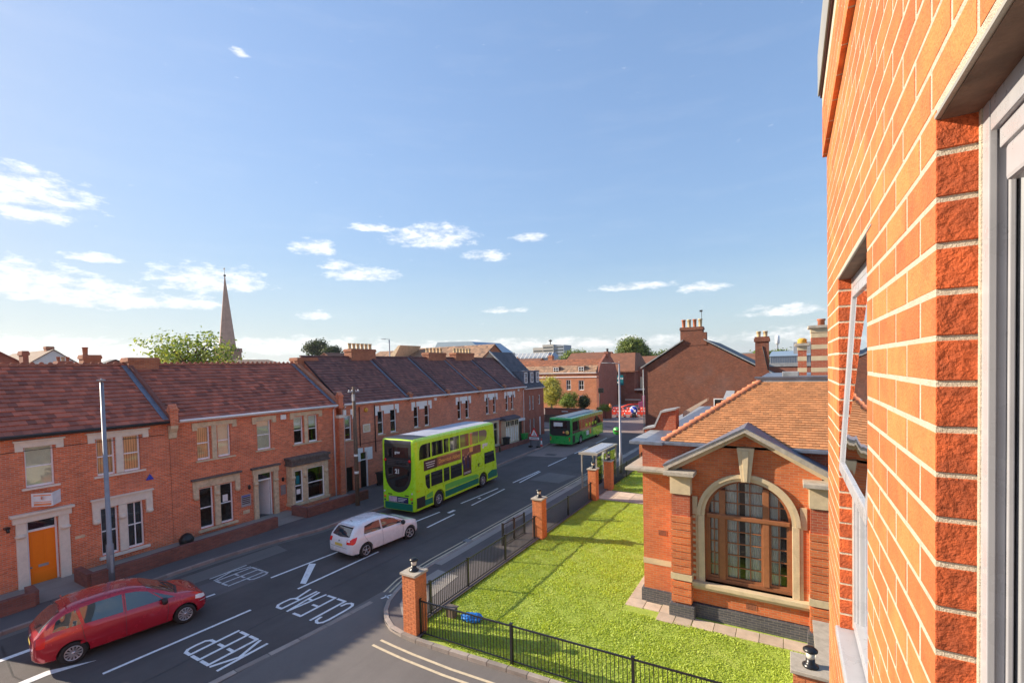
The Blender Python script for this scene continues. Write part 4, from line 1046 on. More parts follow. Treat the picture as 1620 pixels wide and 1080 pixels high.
# for-sale board on the first house
fs = thing('agent_board', 'white and orange agent board on the wall above the orange door', 'sign', (FX, 6.5, 3.15))
mb = MB(); mb.prism([(FX+.02, 6.15, 3.2), (FX+.55, 6.62, 3.2), (FX+.54, 6.64, 3.2), (FX+.01, 6.17, 3.2)], (0, 0, .52)); mb.build('board', 'sign_white', fs)
mb = MB(); mb.prism([(FX+.55, 6.62, 3.2), (FX+.02, 7.02, 3.2), (FX+.01, 7.0, 3.2), (FX+.54, 6.6, 3.2)], (0, 0, .52)); mb.build('board', 'sign_white', fs)
for z, h in ((3.24, .08), (3.36, .03), (3.62, .04)):
    mb = MB(); mb.prism([(FX+.075, 6.235, z), (FX+.52, 6.62, z), (FX+.525, 6.614, z), (FX+.08, 6.23, z)], (.012, -.012, 0)); 
    q = MB(); q.add([(FX+.09, 6.20, z), (FX+.53, 6.59, z), (FX+.53, 6.59, z+h), (FX+.09, 6.20, z+h)], [(0, 1, 2, 3)]); q.build('printed_band', 'sign_orange', fs)
mb = MB(); mb.lathe((FX+.33, 6.36, 3.54), [(.07, -.001), (.07, .001)], 10, 'y'); mb.build('printed_emblem', 'sign_orange', fs)
# ---------------------------------------------------------------- the hall with the arched window
LB = thing('library_hall', 'ornate brick hall with arched stone window and orange tiled hipped roof', 'building', (-1.1, 16, 0))
YW, YM, YP = 15.86, 16.12, 15.56      # window bay, main wall, pilaster planes
FW, FM, FP = Face('-y', YW), Face('-y', YM), Face('-y', YP)
cx, R_in, zs, zsil = -1.14, 1.20, 3.36, 1.22
arch = [(cx-R_in, zsil), (cx+R_in, zsil), (cx+R_in, zs)]+[(cx+R_in*math.cos(t), zs+R_in*math.sin(t)) for t in [math.pi*k/28 for k in range(1, 28)]]+[(cx-R_in, zs)]
m = MB()
holed(m, [(-3.0, .5), (.8, .5), (.8, 4.9), (cx+.1, 5.95), (cx-.1, 5.95), (-3.0, 4.9)], [arch], FW, .45)
m.build('wall', 'brick_library', LB)
m = MB()
FM.box(m, -4.36, -2.95, .5, 4.62, -.4, 0); m.build('wall', 'brick_library', LB); FM.box(MB(), .78, 7, .5, 4.62, -.4, 0).build('wall', 'brick_library', LB)
m = MB(); FM.box(m, -4.36, 7, 4.70, 5.5, -.4, -.002); m.build('parapet_wall', 'brick_library_red', LB)
MB().box(-4.36, -4.0, YM+.4, 30, .5, 4.62).build('wall', 'brick_library', LB); MB().box(-4.36, -4.0, YM+.4, 30, 4.7, 5.5).build('parapet_wall', 'brick_library_red', LB)
m = MB(); FM.box(m, -4.44, -3.2, 0, .47, -.4, .08); FM.box(m, -4.42, -3.2, .47, .5, -.4, .06); FW.box(m, -2.7, 3, 0, .47, -.2, .08); m.box(-4.44, -4.0, YM+.4, 30, 0, .47); FP.box(m, -3.40, -2.62, 0, .44, -.4, .08); FP.box(m, .42, 1.2, 0, .44, -.4, .08); m.build('plinth', 'brick_plinth', LB, bevel=.01)
m = MB(); FM.box(m, -4.375, -3.3, 1.36, 1.55, -.5, .012); FP.box(m, -3.345, -2.695, 1.24, 1.44, -.4, .012); FP.box(m, .465, 1.12, 1.24, 1.44, -.4, .012); m.box(-4.375, -4.1, YM+.5, 30, 1.36, 1.55); m.build('string_course', 'stone_bath', LB)
# banded pilasters: brick blocks with recessed joints
for (a, b) in ((-3.33, -2.71), (.48, 1.1)):
    mb = MB(); FP.box(mb, a+.03, b-.03, .44, 4.0, -.45, -.045); mb.build('pilaster_core', 'brick_library_red', LB)
    z = .5
    for k in range(11):
        if 1.2 < z+.14 < 1.5 and z < 1.3: z = 1.46
        h = .235
        if z+h > 4.0: break
        lbz = FP.box(MB(), a, b, z, z+h-.022, -.45, 0); lbz.build('pilaster_block', 'brick_library', LB, bevel=.012)
        z += h if not (z < 1.2 and z+h > 1.24) else h
    FP.box(MB(), a-.004, b+.004, 4.02, 4.62, -.45, .006).build('pilaster_cap', 'stone_bath', LB, bevel=.01)
    FP.box(MB(), a-.15, b+.15, 4.66, 4.78, -.45, .30).build('cornice_stone', 'stone_cap', LB, bevel=.012); FP.box(MB(), a-.06, b+.06, 4.6, 4.66, -.45, .14).build('cornice_bed', 'stone_bath', LB)
# string cornice round the corner
x = -4.85
for k in range(3):
    FM.box(MB(), x, x+.52, 4.62, 4.71, -.3, .42-.0*k).build('cornice_stone', 'stone_cap', LB, bevel=.01); x += .525
for k in range(14): MB().box(-4.85, -4.3, YM+.32+k*.9, YM+.32+k*.9+.89, 4.62, 4.71).build('cornice_stone', 'stone_cap', LB, bevel=.01)
FM.box(MB(), -4.5, -3.3, 4.5, 4.62, -.3, .14).build('cornice_bed', 'stone_bath', LB)
# archivolt: voussoir ring with ears, keystone
NV = 30
def ring(r0, r1, w0, w1, name, m, seg, par):
    for k in range(seg):
        mb = MB()
        ts = [math.pi*(k+j/3)/seg for j in range(4)]
        A = [(cx+r0*math.cos(t), zs+r0*math.sin(t)) for t in ts]; B = [(cx+r1*math.cos(t), zs+r1*math.sin(t)) for t in ts[::-1]]
        P = [FW(u, v, w0) for u, v in A+B]; mb.prism(P, Vector(FW(0, 0, w1))-Vector(FW(0, 0, w0))); mb.build(name, m, par, smooth=False)
AV = thing_av = MB()
FW.box(AV, cx-1.40, cx-1.20, zsil, zs, -.12, .05); FW.box(AV, cx+1.20, cx+1.40, zsil, zs, -.12, .05)
av = AV.build('archivolt', 'stone_bath', LB, bevel=.02)
ring(1.20, 1.30, -.12, .04, 'arch_moulding', 'stone_bath', 9, av); ring(1.302, 1.42, -.1, .09, 'arch_stone', 'stone_bath', 9, av)
mb = MB(); FW.box(mb, cx-1.56, cx-1.402, zs+.0, zs+.58, -.1, .04)
FW.box(mb, cx-1.47, cx-1.402, zsil, zs+.0, -.1, .02); mb.build('arch_shoulder', 'stone_bath', av, bevel=.01)
mb = MB(); FW.box(mb, cx+1.402, cx+1.58, zs-.06, zs+.58, -.1, .04); FW.box(mb, cx+1.402, cx+1.48, zsil, zs-.06, -.1, .02); mb.build('arch_shoulder', 'stone_bath', av, bevel=.01)
for k in range(12): FW.box(MB(), cx-1.56, cx-1.475, zsil+.12+k*.19, zsil+.2+k*.19, .001, .02).build('toothing_stone', 'stone_bath', av)
ks = MB(); P = [(cx-.12, 4.56), (cx+.12, 4.56), (cx+.24, 5.6), (cx-.24, 5.6)]; ks.prism([FW(u, v, -.1) for u, v in P], Vector(FW(0, 0, .26))-Vector(FW(0, 0, 0))); ksO = ks.build('keystone', 'stone_bath', LB, bevel=.012)
P = [(cx-.045, 4.58), (cx+.045, 4.58), (cx+.1, 5.52), (cx-.1, 5.52)]; ks = MB(); ks.prism([FW(u, v, .16) for u, v in P], Vector(FW(0, 0, .04))-Vector(FW(0, 0, 0))); ks.build('keystone_face', 'stone_bath', ksO, bevel=.01)
MB().box(-2.72, .50, YW-.20, YW+.35, 1.08, 1.22).build('sill', 'stone_bath', LB, bevel=.02)
MB().box(-2.70, .48, YW-.12, YW, .98, 1.08).build('sill_bed', 'stone_bath', LB, bevel=.01)
# pediment: raking cornices, lead covering, small roof running back
ap = (cx, 6.10); e1 = (-3.46, 4.80); e2 = (1.2, 4.80)
for (a, b, nm) in ((e1, ap, 'L'), (ap, e2, 'R')):
    d = Vector((b[0]-a[0], b[1]-a[1])).normalized(); n = Vector((-d.y, d.x))
    for (o0, o1, w0, w1, mt, nmn) in ((-.17, -.02, -.0, .16, 'stone_bath', 'raking_bed'), (-.02, .13, -.0, .42, 'stone_cap', 'raking_cornice'), (.13, .155, -2.2, .44, 'lead', 'lead_covering')):
        Q = [Vector(a)+n*o0, Vector(b)+n*o0, Vector(b)+n*o1, Vector(a)+n*o1]
        if nm == 'L': Q[1].x = Q[1].x if 0 else ap[0]; Q[2].x = ap[0]
        else: Q[0].x = ap[0]; Q[3].x = ap[0]
        mb = MB(); mb.prism([FW(q.x, q.y+.02, w0) for q in Q], Vector(FW(0, 0, w1))-Vector(FW(0, 0, w0))); mb.build(nmn, mt, LB)
mb = MB(); mb.prism([(e1[0]+.1, YW+.03, 4.8), (cx, YW+.03, 6.08), (e2[0]-.1, YW+.03, 4.8)], (0, 2.2, 0)); mb.build('pediment_roof', 'brick_library', LB)
# timber window: two mullions, transom, glazing bars
WN = MB(); yw = YW+.26; FN = Face('-y', yw)
def arcz(x, r): return zs+math.sqrt(max(0, r*r-(x-cx)**2))
r_f = R_in-.0
bars = [(cx-.72, .17), (cx+.50, .20)]
m1, m2 = cx-.70, cx+.52
wf = MB()
seg = 24
for k in range(seg):
    t0, t1 = math.pi*k/seg, math.pi*(k+1)/seg
    P = [(cx+r*math.cos(t), zs+r*math.sin(t)) for r, t in ((R_in-.09, t0), (R_in, t0), (R_in, t1), (R_in-.09, t1))]
    wf.prism([FN(u, v, -.05) for u, v in P], (0, -.13, 0))
FN.box(wf, cx-R_in, cx-R_in+.09, zsil, zs, -.05, .08); FN.box(wf, cx+R_in-.09, cx+R_in, zsil, zs, -.05, .08)
FN.box(wf, cx-R_in, cx+R_in, zsil, zsil+.12, -.05, .10)
wfO = wf.build('window_frame', 'wood_brown', LB)
for mx_ in (m1, m2): FN.box(MB(), mx_-.09, mx_+.09, zsil+.12, arcz(mx_+.1*(1 if mx_ > cx else -1), R_in-.05), -.05, .13).build('mullion', 'wood_brown', wfO, bevel=.015)
FN.box(MB(), cx-R_in+.05, cx+R_in-.05, zs-.07, zs+.05, -.04, .16).build('transom', 'wood_brown', wfO, bevel=.015)
gb = MB(); T_ = .016
def hb(x0, x1, z): FN.box(gb, x0, x1, z-T_, z+T_, -.02, .015)
def vb(x, z0, z1): FN.box(gb, x-T_, x+T_, z0, z1, -.018, .013)
for (x0, x1, nx) in ((cx-R_in+.09, m1-.09, 2), (m1+.09, m2-.09, 3), (m2+.09, cx+R_in-.09, 2)):
    fr_ = MB(); FN.box(fr_, x0, x0+.05, zsil+.12, zs-.07, -.03, .05); FN.box(fr_, x1-.05, x1, zsil+.12, zs-.07, -.03, .05); FN.box(fr_, x0+.05, x1-.05, zsil+.12, zsil+.19, -.03, .05); FN.box(fr_, x0+.05, x1-.05, zs-.12, zs-.07, -.03, .05)
    fr_.build('casement', 'wood_brown', wfO)
    for k in range(1, nx): vb(x0+(x1-x0)*k/nx, zsil+.19, zs-.12)
    for k in range(1, 5): hb(x0+.05, x1-.05, zsil+.15+(zs-zsil-.25)*k/5)
    for k in range(1, nx):
        xx = x0+(x1-x0)*k/nx; vb(xx, zs+.05, arcz(xx, R_in-.08))
    zz = zs+.42; 
    a = max(x0, cx-math.sqrt((R_in-.09)**2-.42**2)); b = min(x1, cx+math.sqrt((R_in-.09)**2-.42**2))
    if b > a: hb(a, b, zz)
    zz = zs+.8; a = max(x0, cx-math.sqrt((R_in-.09)**2-.64)); b = min(x1, cx+math.sqrt((R_in-.09)**2-.64))
    if b-a > .3: hb(a, b, zz)
gb.build('glazing_bars', 'wood_brown', wfO)
mb = MB(); mb.prism([(u, yw+.005, v) for u, v in arch], (0, .006, 0)); mb.build('pane', 'glass', wfO)
# curtains in soft folds behind the glass
for (x0, x1) in ((cx-1.05, cx-.80), (cx-.62, cx-.22), (cx-.06, cx+.44), (cx+.62, cx+.90)):
    vs = []; nf = 26
    for k in range(nf+1):
        x_ = x0+(x1-x0)*k/nf; vs += [(x_, yw+.09+.028*math.sin(k*1.5), 1.3), (x_, yw+.09+.028*math.sin(k*1.5+.4), 4.4)]
    mb = MB(); mb.add(vs, [(2*k, 2*k+2, 2*k+3, 2*k+1) for k in range(nf)], True); mb.build('curtain', 'curtain', wfO)
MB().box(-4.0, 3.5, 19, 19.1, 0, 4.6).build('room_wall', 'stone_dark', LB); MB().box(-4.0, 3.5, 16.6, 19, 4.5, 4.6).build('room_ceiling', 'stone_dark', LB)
for (face, a, b, c, d) in ((FM, -3.86, -3.58, 2.40, 2.58), (FW, -1.18, -.88, .62, .80)):
    v = face.box(MB(), a, b, c, d, .001, .012).build('air_brick', 'pot_red', LB)
    q = MB(); nx, nz = 7, 4
    for i in range(nx):
        for j in range(nz): face.box(q, a+.02+i*(b-a-.03)/nx, a+.02+i*(b-a-.03)/nx+.022, c+.015+j*.042, c+.04+j*.042, .012, .0135)
    q.build('vent_holes', 'black_paint', v)
# gutters
FM.box(MB(), -4.72, -3.6, 5.50, 5.62, -.4, .30).build('gutter', 'lead', LB, bevel=.02); FM.box(MB(), -3.62, 7, 5.53, 5.64, -.3, .26).build('gutter', 'lead', LB, bevel=.02)
MB().box(-4.72, -4.2, YM+.4, 30, 5.5, 5.62).build('gutter', 'lead_light', LB, bevel=.02)
MB().box(-4.3, -3.5, YM+.1, 30, 5.56, 5.63).build('flat_gutter', 'lead', LB)
# roof
ex0, ey, ez = -3.62, 16.02, 5.62; rx, ry, rz = -.9, 19.0, 7.46
rf = MB(); rf.add([(ex0, ey, ez), (9, ey, ez), (9, ry, rz), (rx, ry, rz)], [(0, 1, 2, 3)]); rf.add([(ex0, ey, ez), (rx, ry, rz), (rx, 30, rz), (ex0, 30, ez)], [(0, 1, 2, 3)])
rfo = rf.build('roof', 'tile_slate', LB)
sl = math.hypot(ry-ey, rz-ez); nv = 29
tilefield('roof_tiles', rfo, (ex0, ey-.03, ez+.012), (.165, 0, 0), (0, (ry-ey)/nv, (rz-ez)/nv), 44, nv, lift=.032, m='tile_orange', jit=.004, gap=.004, clip=lambda t, t2: (t2*(rx-ex0)-.03, 99))
tilefield('roof_tiles', rfo, (ex0-.03, 30, ez+.012), (0, -.165, 0), ((rx-ex0)/nv, 0, (rz-ez)/nv), 84, nv, lift=.032, m='tile_orange', jit=.004, gap=.004, clip=lambda t, t2: (0, 30-ey-t2*(ry-ey)+.03))
hd = Vector((rx-ex0, ry-ey, rz-ez)); hl = hd.length; hd.normalize(); nh = int(hl/.235)
for k in range(nh):
    p = Vector((ex0, ey, ez))+hd*(hl*k/nh); a = p+Vector((0, 0, .05)); b = p+hd*(hl/nh*1.12)+Vector((0, 0, .015))
    sd = hd.cross(Vector((0, 0, 1))).normalized(); up = sd.cross(hd)
    mb = MB(); vs = []
    for q, rr in ((a, .125), (b, .095)):
        for j in range(7):
            t = math.pi*j/6; vs.append(q+sd*math.cos(t)*rr+up*math.sin(t)*rr*.95-up*.02)
    mb.add(vs, [(j, j+1, j+8, j+7) for j in range(6)]+[(6, 5, 4, 3, 2, 1, 0)], True); mb.build('hip_tile', 'tile_ridge' if 0 else 'tile_hip', rfo)
cp = MB(); cp.box(rx-.1, 9, ry, ry+.12, rz-.02, rz+.13); cp.build('ridge_upstand', 'lead_light', LB)
cp = MB(); cp.box(rx-.16, 9, ry-.05, ry+.5, rz+.13, rz+.19); cp.build('ridge_capping', 'slate_cap', LB)
MB().box(rx-.1, 9, ry+.12, 30, rz-.05, rz+.1).build('flat_roof', 'lead', LB)
MB().box(-.2, .32, 19.6, 19.9, rz+.1, rz+.36).build('roof_vent', 'lead_light', LB, bevel=.02)
# flared stone kneeler and copings of the cross wall
kn = MB(); kn.prism([(-4.95, 18.7, 5.62), (-4.55, 18.7, 5.72), (-4.28, 18.7, 6.3), (-3.75, 18.7, 6.42), (-3.75, 18.7, 5.4), (-4.95, 18.7, 5.4)], (0, .62, 0)); kO = kn.build('kneeler', 'brick_library_red', LB)
kn = MB(); kn.prism([(-5.0, 18.62, 5.62), (-4.53, 18.62, 5.73), (-4.27, 18.62, 6.31), (-3.72, 18.62, 6.44), (-3.72, 18.62, 6.50), (-4.31, 18.62, 6.38), (-4.57, 18.62, 5.79), (-5.0, 18.62, 5.68)], (0, .80, 0)); kn.build('kneeler_coping', 'lead_light', kO)
kn = MB(); kn.prism([(-3.6, 19.3, 6.1), (-2.7, 19.3, 6.75), (-2.7, 19.3, 6.85), (-3.6, 19.3, 6.3)], (0, .5, 0)); kn.build('parapet_coping', 'stone_cap', LB)

def striped(x0, x1, y0, y1, z0, z1, label, pot):
    T = thing('chimney_stack', label, 'chimney', (x0, y0, z0)); z = z0; k = 0
    while z < z1-.3:
        h = .30 if k % 2 == 0 else .19
        e = .004 if k % 2 else 0
        MB().box(x0-e, x1+e, y0-e, y1+e, z, min(z+h, z1-.3)).build('brick_band' if k % 2 == 0 else 'stone_band', 'brick_library_red' if k % 2 == 0 else 'stone_bath', T); z += h; k += 1
    MB().box(x0-.02, x1+.02, y0-.02, y1+.02, z1-.3, z1-.12).build('stone_cap', 'stone_bath', T); MB().box(x0-.12, x1+.12, y0-.12, y1+.12, z1-.12, z1).build('cap_slab', 'stone_cap', T, bevel=.02)
    MB().lathe(((x0+x1)/2, (y0+y1)/2, z1-.01), pot[1], 12).build('chimney_pot', pot[0], T)
striped(.36, .68, 24, 24.5, 7.4, 8.95, 'slim striped brick chimney with a golden clay cap', ('ad_gold_w', [(.14, 0), (.2, .04), (.16, .12), (.2, .16), (.1, .24)]))
striped(.85, 1.6, 23.9, 24.6, 7.4, 9.68, 'broad striped brick and stone chimney with one red pot', ('pot_red', [(.13, 0), (.13, .22), (.16, .24), (.16, .3), (.1, .3)]))

# ---------------------------------------------------------------- gate piers, bollard lamps, railings
def bolt_lamp(x, y, z, label, s=1.):
    T = thing('bollard_lamp', label, 'lamp', (x, y, z), group='black lamps on the brick piers')
    MB().lathe((0, 0, 0), [(.15*s, 0), (.15*s, .03*s), (.11*s, .06*s), (.085*s, .09*s), (.08*s, .17*s)], 16).build('base', 'black_paint', T, local=True)
    MB().lathe((0, 0, .17*s), [(.072*s, 0), (.088*s, .13*s), (.07*s, .135*s)], 16).build('lamp_glass', 'lamp_glass', T, local=True)
    MB().lathe((0, 0, .30*s), [(.095*s, 0), (.135*s, .02*s), (.135*s, .05*s), (.09*s, .09*s), (.03*s, .10*s)], 16).build('cap', 'black_paint', T, local=True)
def pier(x, y, wd, h, label, llabel, lit=True, lx=0, ly=0):
    T = thing('brick_pier', label, 'pier', (x, y, 0), group='brick piers along the railings')
    a = wd/2
    z = .04; k = 0
    MB().box(x-a+.008, x+a-.008, y-a+.008, y+a-.008, 0, h-.09).build('core', 'brick_pillar', T)
    if wd > .4:
        bm_ = MB(); ti = []
        while z < h-.14:
            off_ = 0 if k % 2 else .1125
            for f in range(4):
                u = -a+(0 if k % 2 == f % 2 else 0.)
                u = -a
                first = .1025 if (k+f) % 2 else .215
                while u < a-.03:
                    v = min(a, u+first); first = .215
                    if f == 0: c = (x+u, x+v-.01*(v < a), y-a-.0, y-a+.03)
                    elif f == 1: c = (x+a-.03, x+a, y+u, y+v-.01*(v < a))
                    elif f == 2: c = (x+u, x+v-.01*(v < a), y+a-.03, y+a)
                    else: c = (x-a, x-a+.03, y+u, y+v-.01*(v < a))
                    j = random.uniform(-.0015, .0015)
                    bm_.box(c[0]+j, c[1]+j, c[2]+j, c[3]+j, z, z+.065)
                    u = v+.01 if v < a else v
            z += .075; k += 1
        bm_.build('bricks', 'brick_pier_unit', T, kind='stuff')
    cpz = h-.09
    MB().box(x-a-.05, x+a+.05, y-a-.05, y+a+.05, cpz, cpz+.075).build('coping_slab', 'stone_cap', T, bevel=.012)
    if llabel: bolt_lamp(x+lx, y+ly, cpz+.075, llabel)
    return T
pier(-10.08, 10.82, .52, 2.0, 'brick pier on the corner of the two streets, nearest whole pier', 'black lamp on the corner pier where the two railings meet')
pier(-10.35, 19.86, .5, 1.98, 'brick pier halfway along the lawn railings', 'black lamp on the pier halfway along the lawn')
pier(-10.32, 27.0, .5, 1.98, 'brick pier on the near side of the garden path, just before the bus shelter', 'black lamp on the pier at the near side of the garden path')
pier(-10.28, 29.75, .5, 1.98, 'brick pier on the far side of the garden path', 'black lamp on the pier at the far side of the garden path')
pier(-10.2, 38.0, .5, 1.98, 'farthest brick pier, left of the hall cornice', 'black lamp on the farthest pier')
pier(.35, 11.28, .62, 1.93, 'brick gate pier at the bottom edge beside the near wall', 'black lamp on the gate pier at the bottom right', lx=.0, ly=-.05)
MB().box(.12, .9, 12.6, 14.6, 0, 2.3).build('tmp', 'stone_cap') if False else None
def railing(label, P, posts, h=1.16, gap=.105, z0=.03, first_end=False):
    """upright bars between two rails; posts = distances along the run"""
    A, B = Vector((*P[0], 0)), Vector((*P[1], 0)); d = (B-A); L = d.length; d.normalize(); n = Vector((-d.y, d.x, 0))
    T = thing('railings', label, 'railings', (A.x, A.y, 0))
    def bar(a, b, wd, z_0, z_1):
        p, q = A+d*a, A+d*b; w_ = n*wd/2; mb = MB(); mb.prism([(v.x, v.y, z_0) for v in (p-w_, q-w_, q+w_, p+w_)], (0, 0, z_1-z_0)); return mb
    bar(0, L, .035, h-.06, h-.02).build('top_rail', 'fence_paint', T); bar(0, L, .03, z0+.10, z0+.13).build('bottom_rail', 'fence_paint', T)
    for s in posts:
        b_ = bar(s-.035, s+.035, .07, 0, h+.02); 
        p = b_.build('post', 'fence_paint', T); c = A+d*s
        mb = MB(); mb.box(c.x-.045, c.x+.045, c.y-.045, c.y+.045, h+.02, h+.035); mb.build('post_cap', 'fence_paint', p)
    nb = int(L/gap); me = None
    mb = MB(); mb.box(-.008, .008, -.008, .008, z0+.13, h-.06); tmp = mb.build('upright', 'fence_paint', T, local=True); me = tmp.data
    ang = math.atan2(d.y, d.x); first = True; k = 0
    rest = MB()
    for i in range(1, nb):
        s = L*i/nb
        if any(abs(s-q) < .05 for q in posts): continue
        p = d*s
        if k < 290:
            o = tmp if first else tmp.copy()
            if not first: COL.objects.link(o); o.parent = T
            first = False; o.location = (p.x, p.y, 0); o.rotation_euler = (0, 0, ang); k += 1
    return T
railing('black railings along the lawn from the corner pier to the halfway pier', [(-10.35, 11.1), (-10.4, 19.6)], [.75, 2.9, 5.6, 8.3])
railing('black railings between the halfway pier and the garden path', [(-10.4, 20.1), (-10.35, 26.75)], [.1, 3.2, 6.5])
railing('black railings beyond the garden path, under the far street lamp', [(-10.3, 30.0), (-10.2, 37.75)], [.1, 3.6, 7.6])
railing('black railings along the side street in front of the lawn', [(-9.82, 10.75), (1.2, 11.12)], [.0, 3.2, 6.55, 9.9])
railing('short black railings beside the bus stop pavement', [(-11.3, 18.0), (-11.2, 19.9)], [.0, .95, 1.85], h=1.1)

# blue bag and box left on the lawn
mb = MB(); vs = []
bs = bpy.data.meshes.new('b')
bm = bmesh.new(); bmesh.ops.create_icosphere(bm, subdivisions=4, radius=1)
from mathutils import noise as NZ
for v in bm.verts:
    c = v.co.copy(); k = 1+.30*NZ.noise(c*1.7)+.16*NZ.noise(c*4.5)+.08*NZ.noise(c*11)
    v.co = Vector((c.x*.36*k, c.y*.19*k, max(-.05, c.z*.15*k+.10)))
bm.to_mesh(bs); bm.free(); bs.polygons.foreach_set('use_smooth', [False]*len(bs.polygons))
bag = link('plastic_bag', bs, 'blue_bag', None); bag.location = (-8.9, 12.2, .04); bag.rotation_euler = (0, 0, .35)
tag(bag, 'crumpled bright blue plastic bag lying on the grass', 'bag')
bx = thing('utility_box', 'small brown box standing in the grass behind the railings by the corner pier', 'box', (-9.66, 12.05, .03))
MB().box(-9.82, -9.5, 11.98, 12.2, .03, .34).build('body', 'wood_fence', bx, bevel=.01); MB().box(-9.85, -9.47, 11.95, 12.23, .34, .37).build('lid', 'stone_dark', bx)
wp = thing('garden_wall', 'short pale rendered wall stub beside the gate pier at the bottom right', 'wall', (.7, 13, 0))
MB().box(.55, 1.1, 11.9, 14.4, 0, 1.3).build('wall', 'render_white', wp); MB().box(.5, 1.15, 11.85, 14.45, 1.3, 1.38).build('coping', 'stone_cap', wp)

# ---------------------------------------------------------------- street lamps, telegraph pole, shelter
def street_lamp(x, y, h, label, arm=(-.5, 0), r=.085, stickers=False):
    T = thing('street_lamp', label, 'street lamp', (x, y, 0), group='grey street lamps')
    mb = MB(); mb.tube([(x, y, 0), (x, y, 1.6), (x, y, 1.65), (x, y, h)], [r*1.25, r*1.25, r*.9, r*.62], 14); mb.build('pole', 'galv', T)
    ax, ay = arm; mb = MB(); mb.tube([(x, y, h-.02), (x+ax*.35, y+ay*.35, h+.05), (x+ax, y+ay, h+.07)], .03, 8); mb.build('arm', 'galv', T)
    L = math.hypot(ax, ay); d = Vector((ax/L, ay/L, 0)); n = Vector((-d.y, d.x, 0)); c = Vector((x, y, h+.07))+d*(L+.05)
    P = [c-d*.32-n*.06, c-d*.1-n*.13, c+d*.3-n*.12, c+d*.36-n*.05, c+d*.36+n*.05, c+d*.3+n*.12, c-d*.1+n*.13, c-d*.32+n*.06]
    mb = MB(); mb.prism([tuple(p) for p in P], (0, 0, .055)); hd_ = mb.build('lamp_head', 'galv_matt', T, bevel=.012)
    mb = MB(); mb.prism([tuple(p-Vector((0, 0, .01))) for p in (c-n*.08, c+d*.28-n*.08, c+d*.28+n*.08, c+n*.08)], (0, 0, .008)); mb.build('lens', 'lamp_glass', hd_)
    mb = MB(); mb.lathe((x, y, h+.09), [(.03, 0), (.035, .05), (.02, .07)], 8); mb.build('photocell', 'galv_matt', T)
    mb = MB(); mb.box(x+r*1.0, x+r*1.27, y-.04, y+.04, .5, 1.2); mb.build('access_door', 'galv_matt', T)
    if stickers:
        MB().lathe((x, y, 2.25), [(.075, 0), (.079, .002), (.079, .19), (.075, .192)], 14).build('yellow_notice', 'yellow_lamp', T); MB().lathe((x, y, 3.0), [(.073, 0), (.077, .002), (.077, .09), (.073, .092)], 14).build('yellow_notice', 'yellow_lamp', T)
    return T
street_lamp(-23.25, 7.72, 8.02, 'tall grey street lamp behind the red car, in front of the cream windows', arm=(.32, -.12), r=.098, stickers=True)
street_lamp(-10.9, 34.3, 8.3, 'tall grey street lamp beyond the bus shelter', arm=(-.9, -.05), r=.10)
street_lamp(-48.5, 48.5, 12.6, 'distant street lamp rising above the rooftops behind the terrace', arm=(-.7, -.3), r=.12)
tp = thing('telegraph_pole', 'weathered wooden telegraph pole in front of the dark doors', 'pole', (-22.55, 19.5, 0))
MB().tube([(-22.55, 19.5, 0), (-22.55, 19.5, 4), (-22.57, 19.5, 7.3)], [.13, .115, .09], 12).build('pole', 'wood_pole', tp)
MB().box(-22.60, -22.44, 19.36, 19.48, 6.45, 6.85).build('junction_box', 'galv_matt', tp, bevel=.01)
MB().box(-22.62, -22.52, 19.1, 19.9, 6.98, 7.05).build('crossarm', 'galv_matt', tp)
for k in range(4): MB().lathe((-22.57, 19.15+k*.23, 7.05), [(.03, 0), (.035, .04), (.02, .08)], 6).build('insulator', 'sign_white', tp)
MB().tube([(-22.57, 19.5, 6.9), (-22.9, 19.2, 6.95), (-23.4, 18.9, 7.0)], .012, 5).build('wire_bracket', 'iron', tp)
MB().lathe((-22.55, 19.5, 3.1), [(.125, 0), (.128, .01), (.128, .12), (.125, .13)], 12).build('notice', 'sign_white', tp); MB().lathe((-22.55, 19.5, 2.05), [(.13, 0), (.133, .01), (.133, .14), (.13, .15)], 12).build('notice', 'sign_white', tp)
for k, z in enumerate((5.6, 6.0)): MB().box(-22.70, -22.42, 19.47, 19.50, z, z+.02).build('step_iron', 'iron', tp)
sh = thing('bus_shelter', 'grey bus shelter with a pale translucent roof beyond the lawn', 'bus shelter', (-11.3, 31, .1))
sx0, sx1, sy0, sy1 = -12.0, -10.75, 28.9, 33.2
mb = MB(); mb.box(sx0, sx1, sy0, sy1, 2.42, 2.5); mb.build('roof_frame', 'cream_grey', sh, bevel=.02)
MB().box(sx0+.22, sx1-.2, sy0+.3, sy1-.35, 2.5, 2.53).build('roof_panel', 'sky_panel', sh)
MB().box(sx0-.03, sx1+.03, sy0-.03, sy0+.05, 2.36, 2.52).build('fascia', 'cream_grey', sh)
for x_ in (sx0+.12, sx1-.12):
    for y_ in (sy0+.15, (sy0+sy1)/2, sy1-.15): MB().box(x_-.04, x_+.04, y_-.04, y_+.04, .1, 2.42).build('post', 'cream_grey', sh)
for k in range(3):
    y0_ = sy0+.2+k*1.35; MB().box(sx1-.13, sx1-.11, y0_, y0_+1.2, .35, 2.2).build('glass_panel', 'glass', sh)
MB().box(sx0+.2, sx1-.2, sy0+.12, sy0+.14, .35, 2.2).build('glass_panel', 'glass', sh)
MB().box(sx1-.5, sx1-.2, sy0+.6, sy1-.6, .5, .56).build('bench', 'cream_grey', sh)
mb = MB(); mb.box(sx0+.3, sx0+.36, sy1-.6, sy1-.1, .6, 2.0); mb.build('timetable', 'sign_white', sh)
bf = thing('bus_stop_sign', 'round green bus stop flag beside the far street lamp', 'sign', (-11.05, 34.5, 0))
MB().tube([(-10.98, 34.6, 0), (-10.98, 34.6, 3.6)], .04, 8).build('post', 'galv', bf)
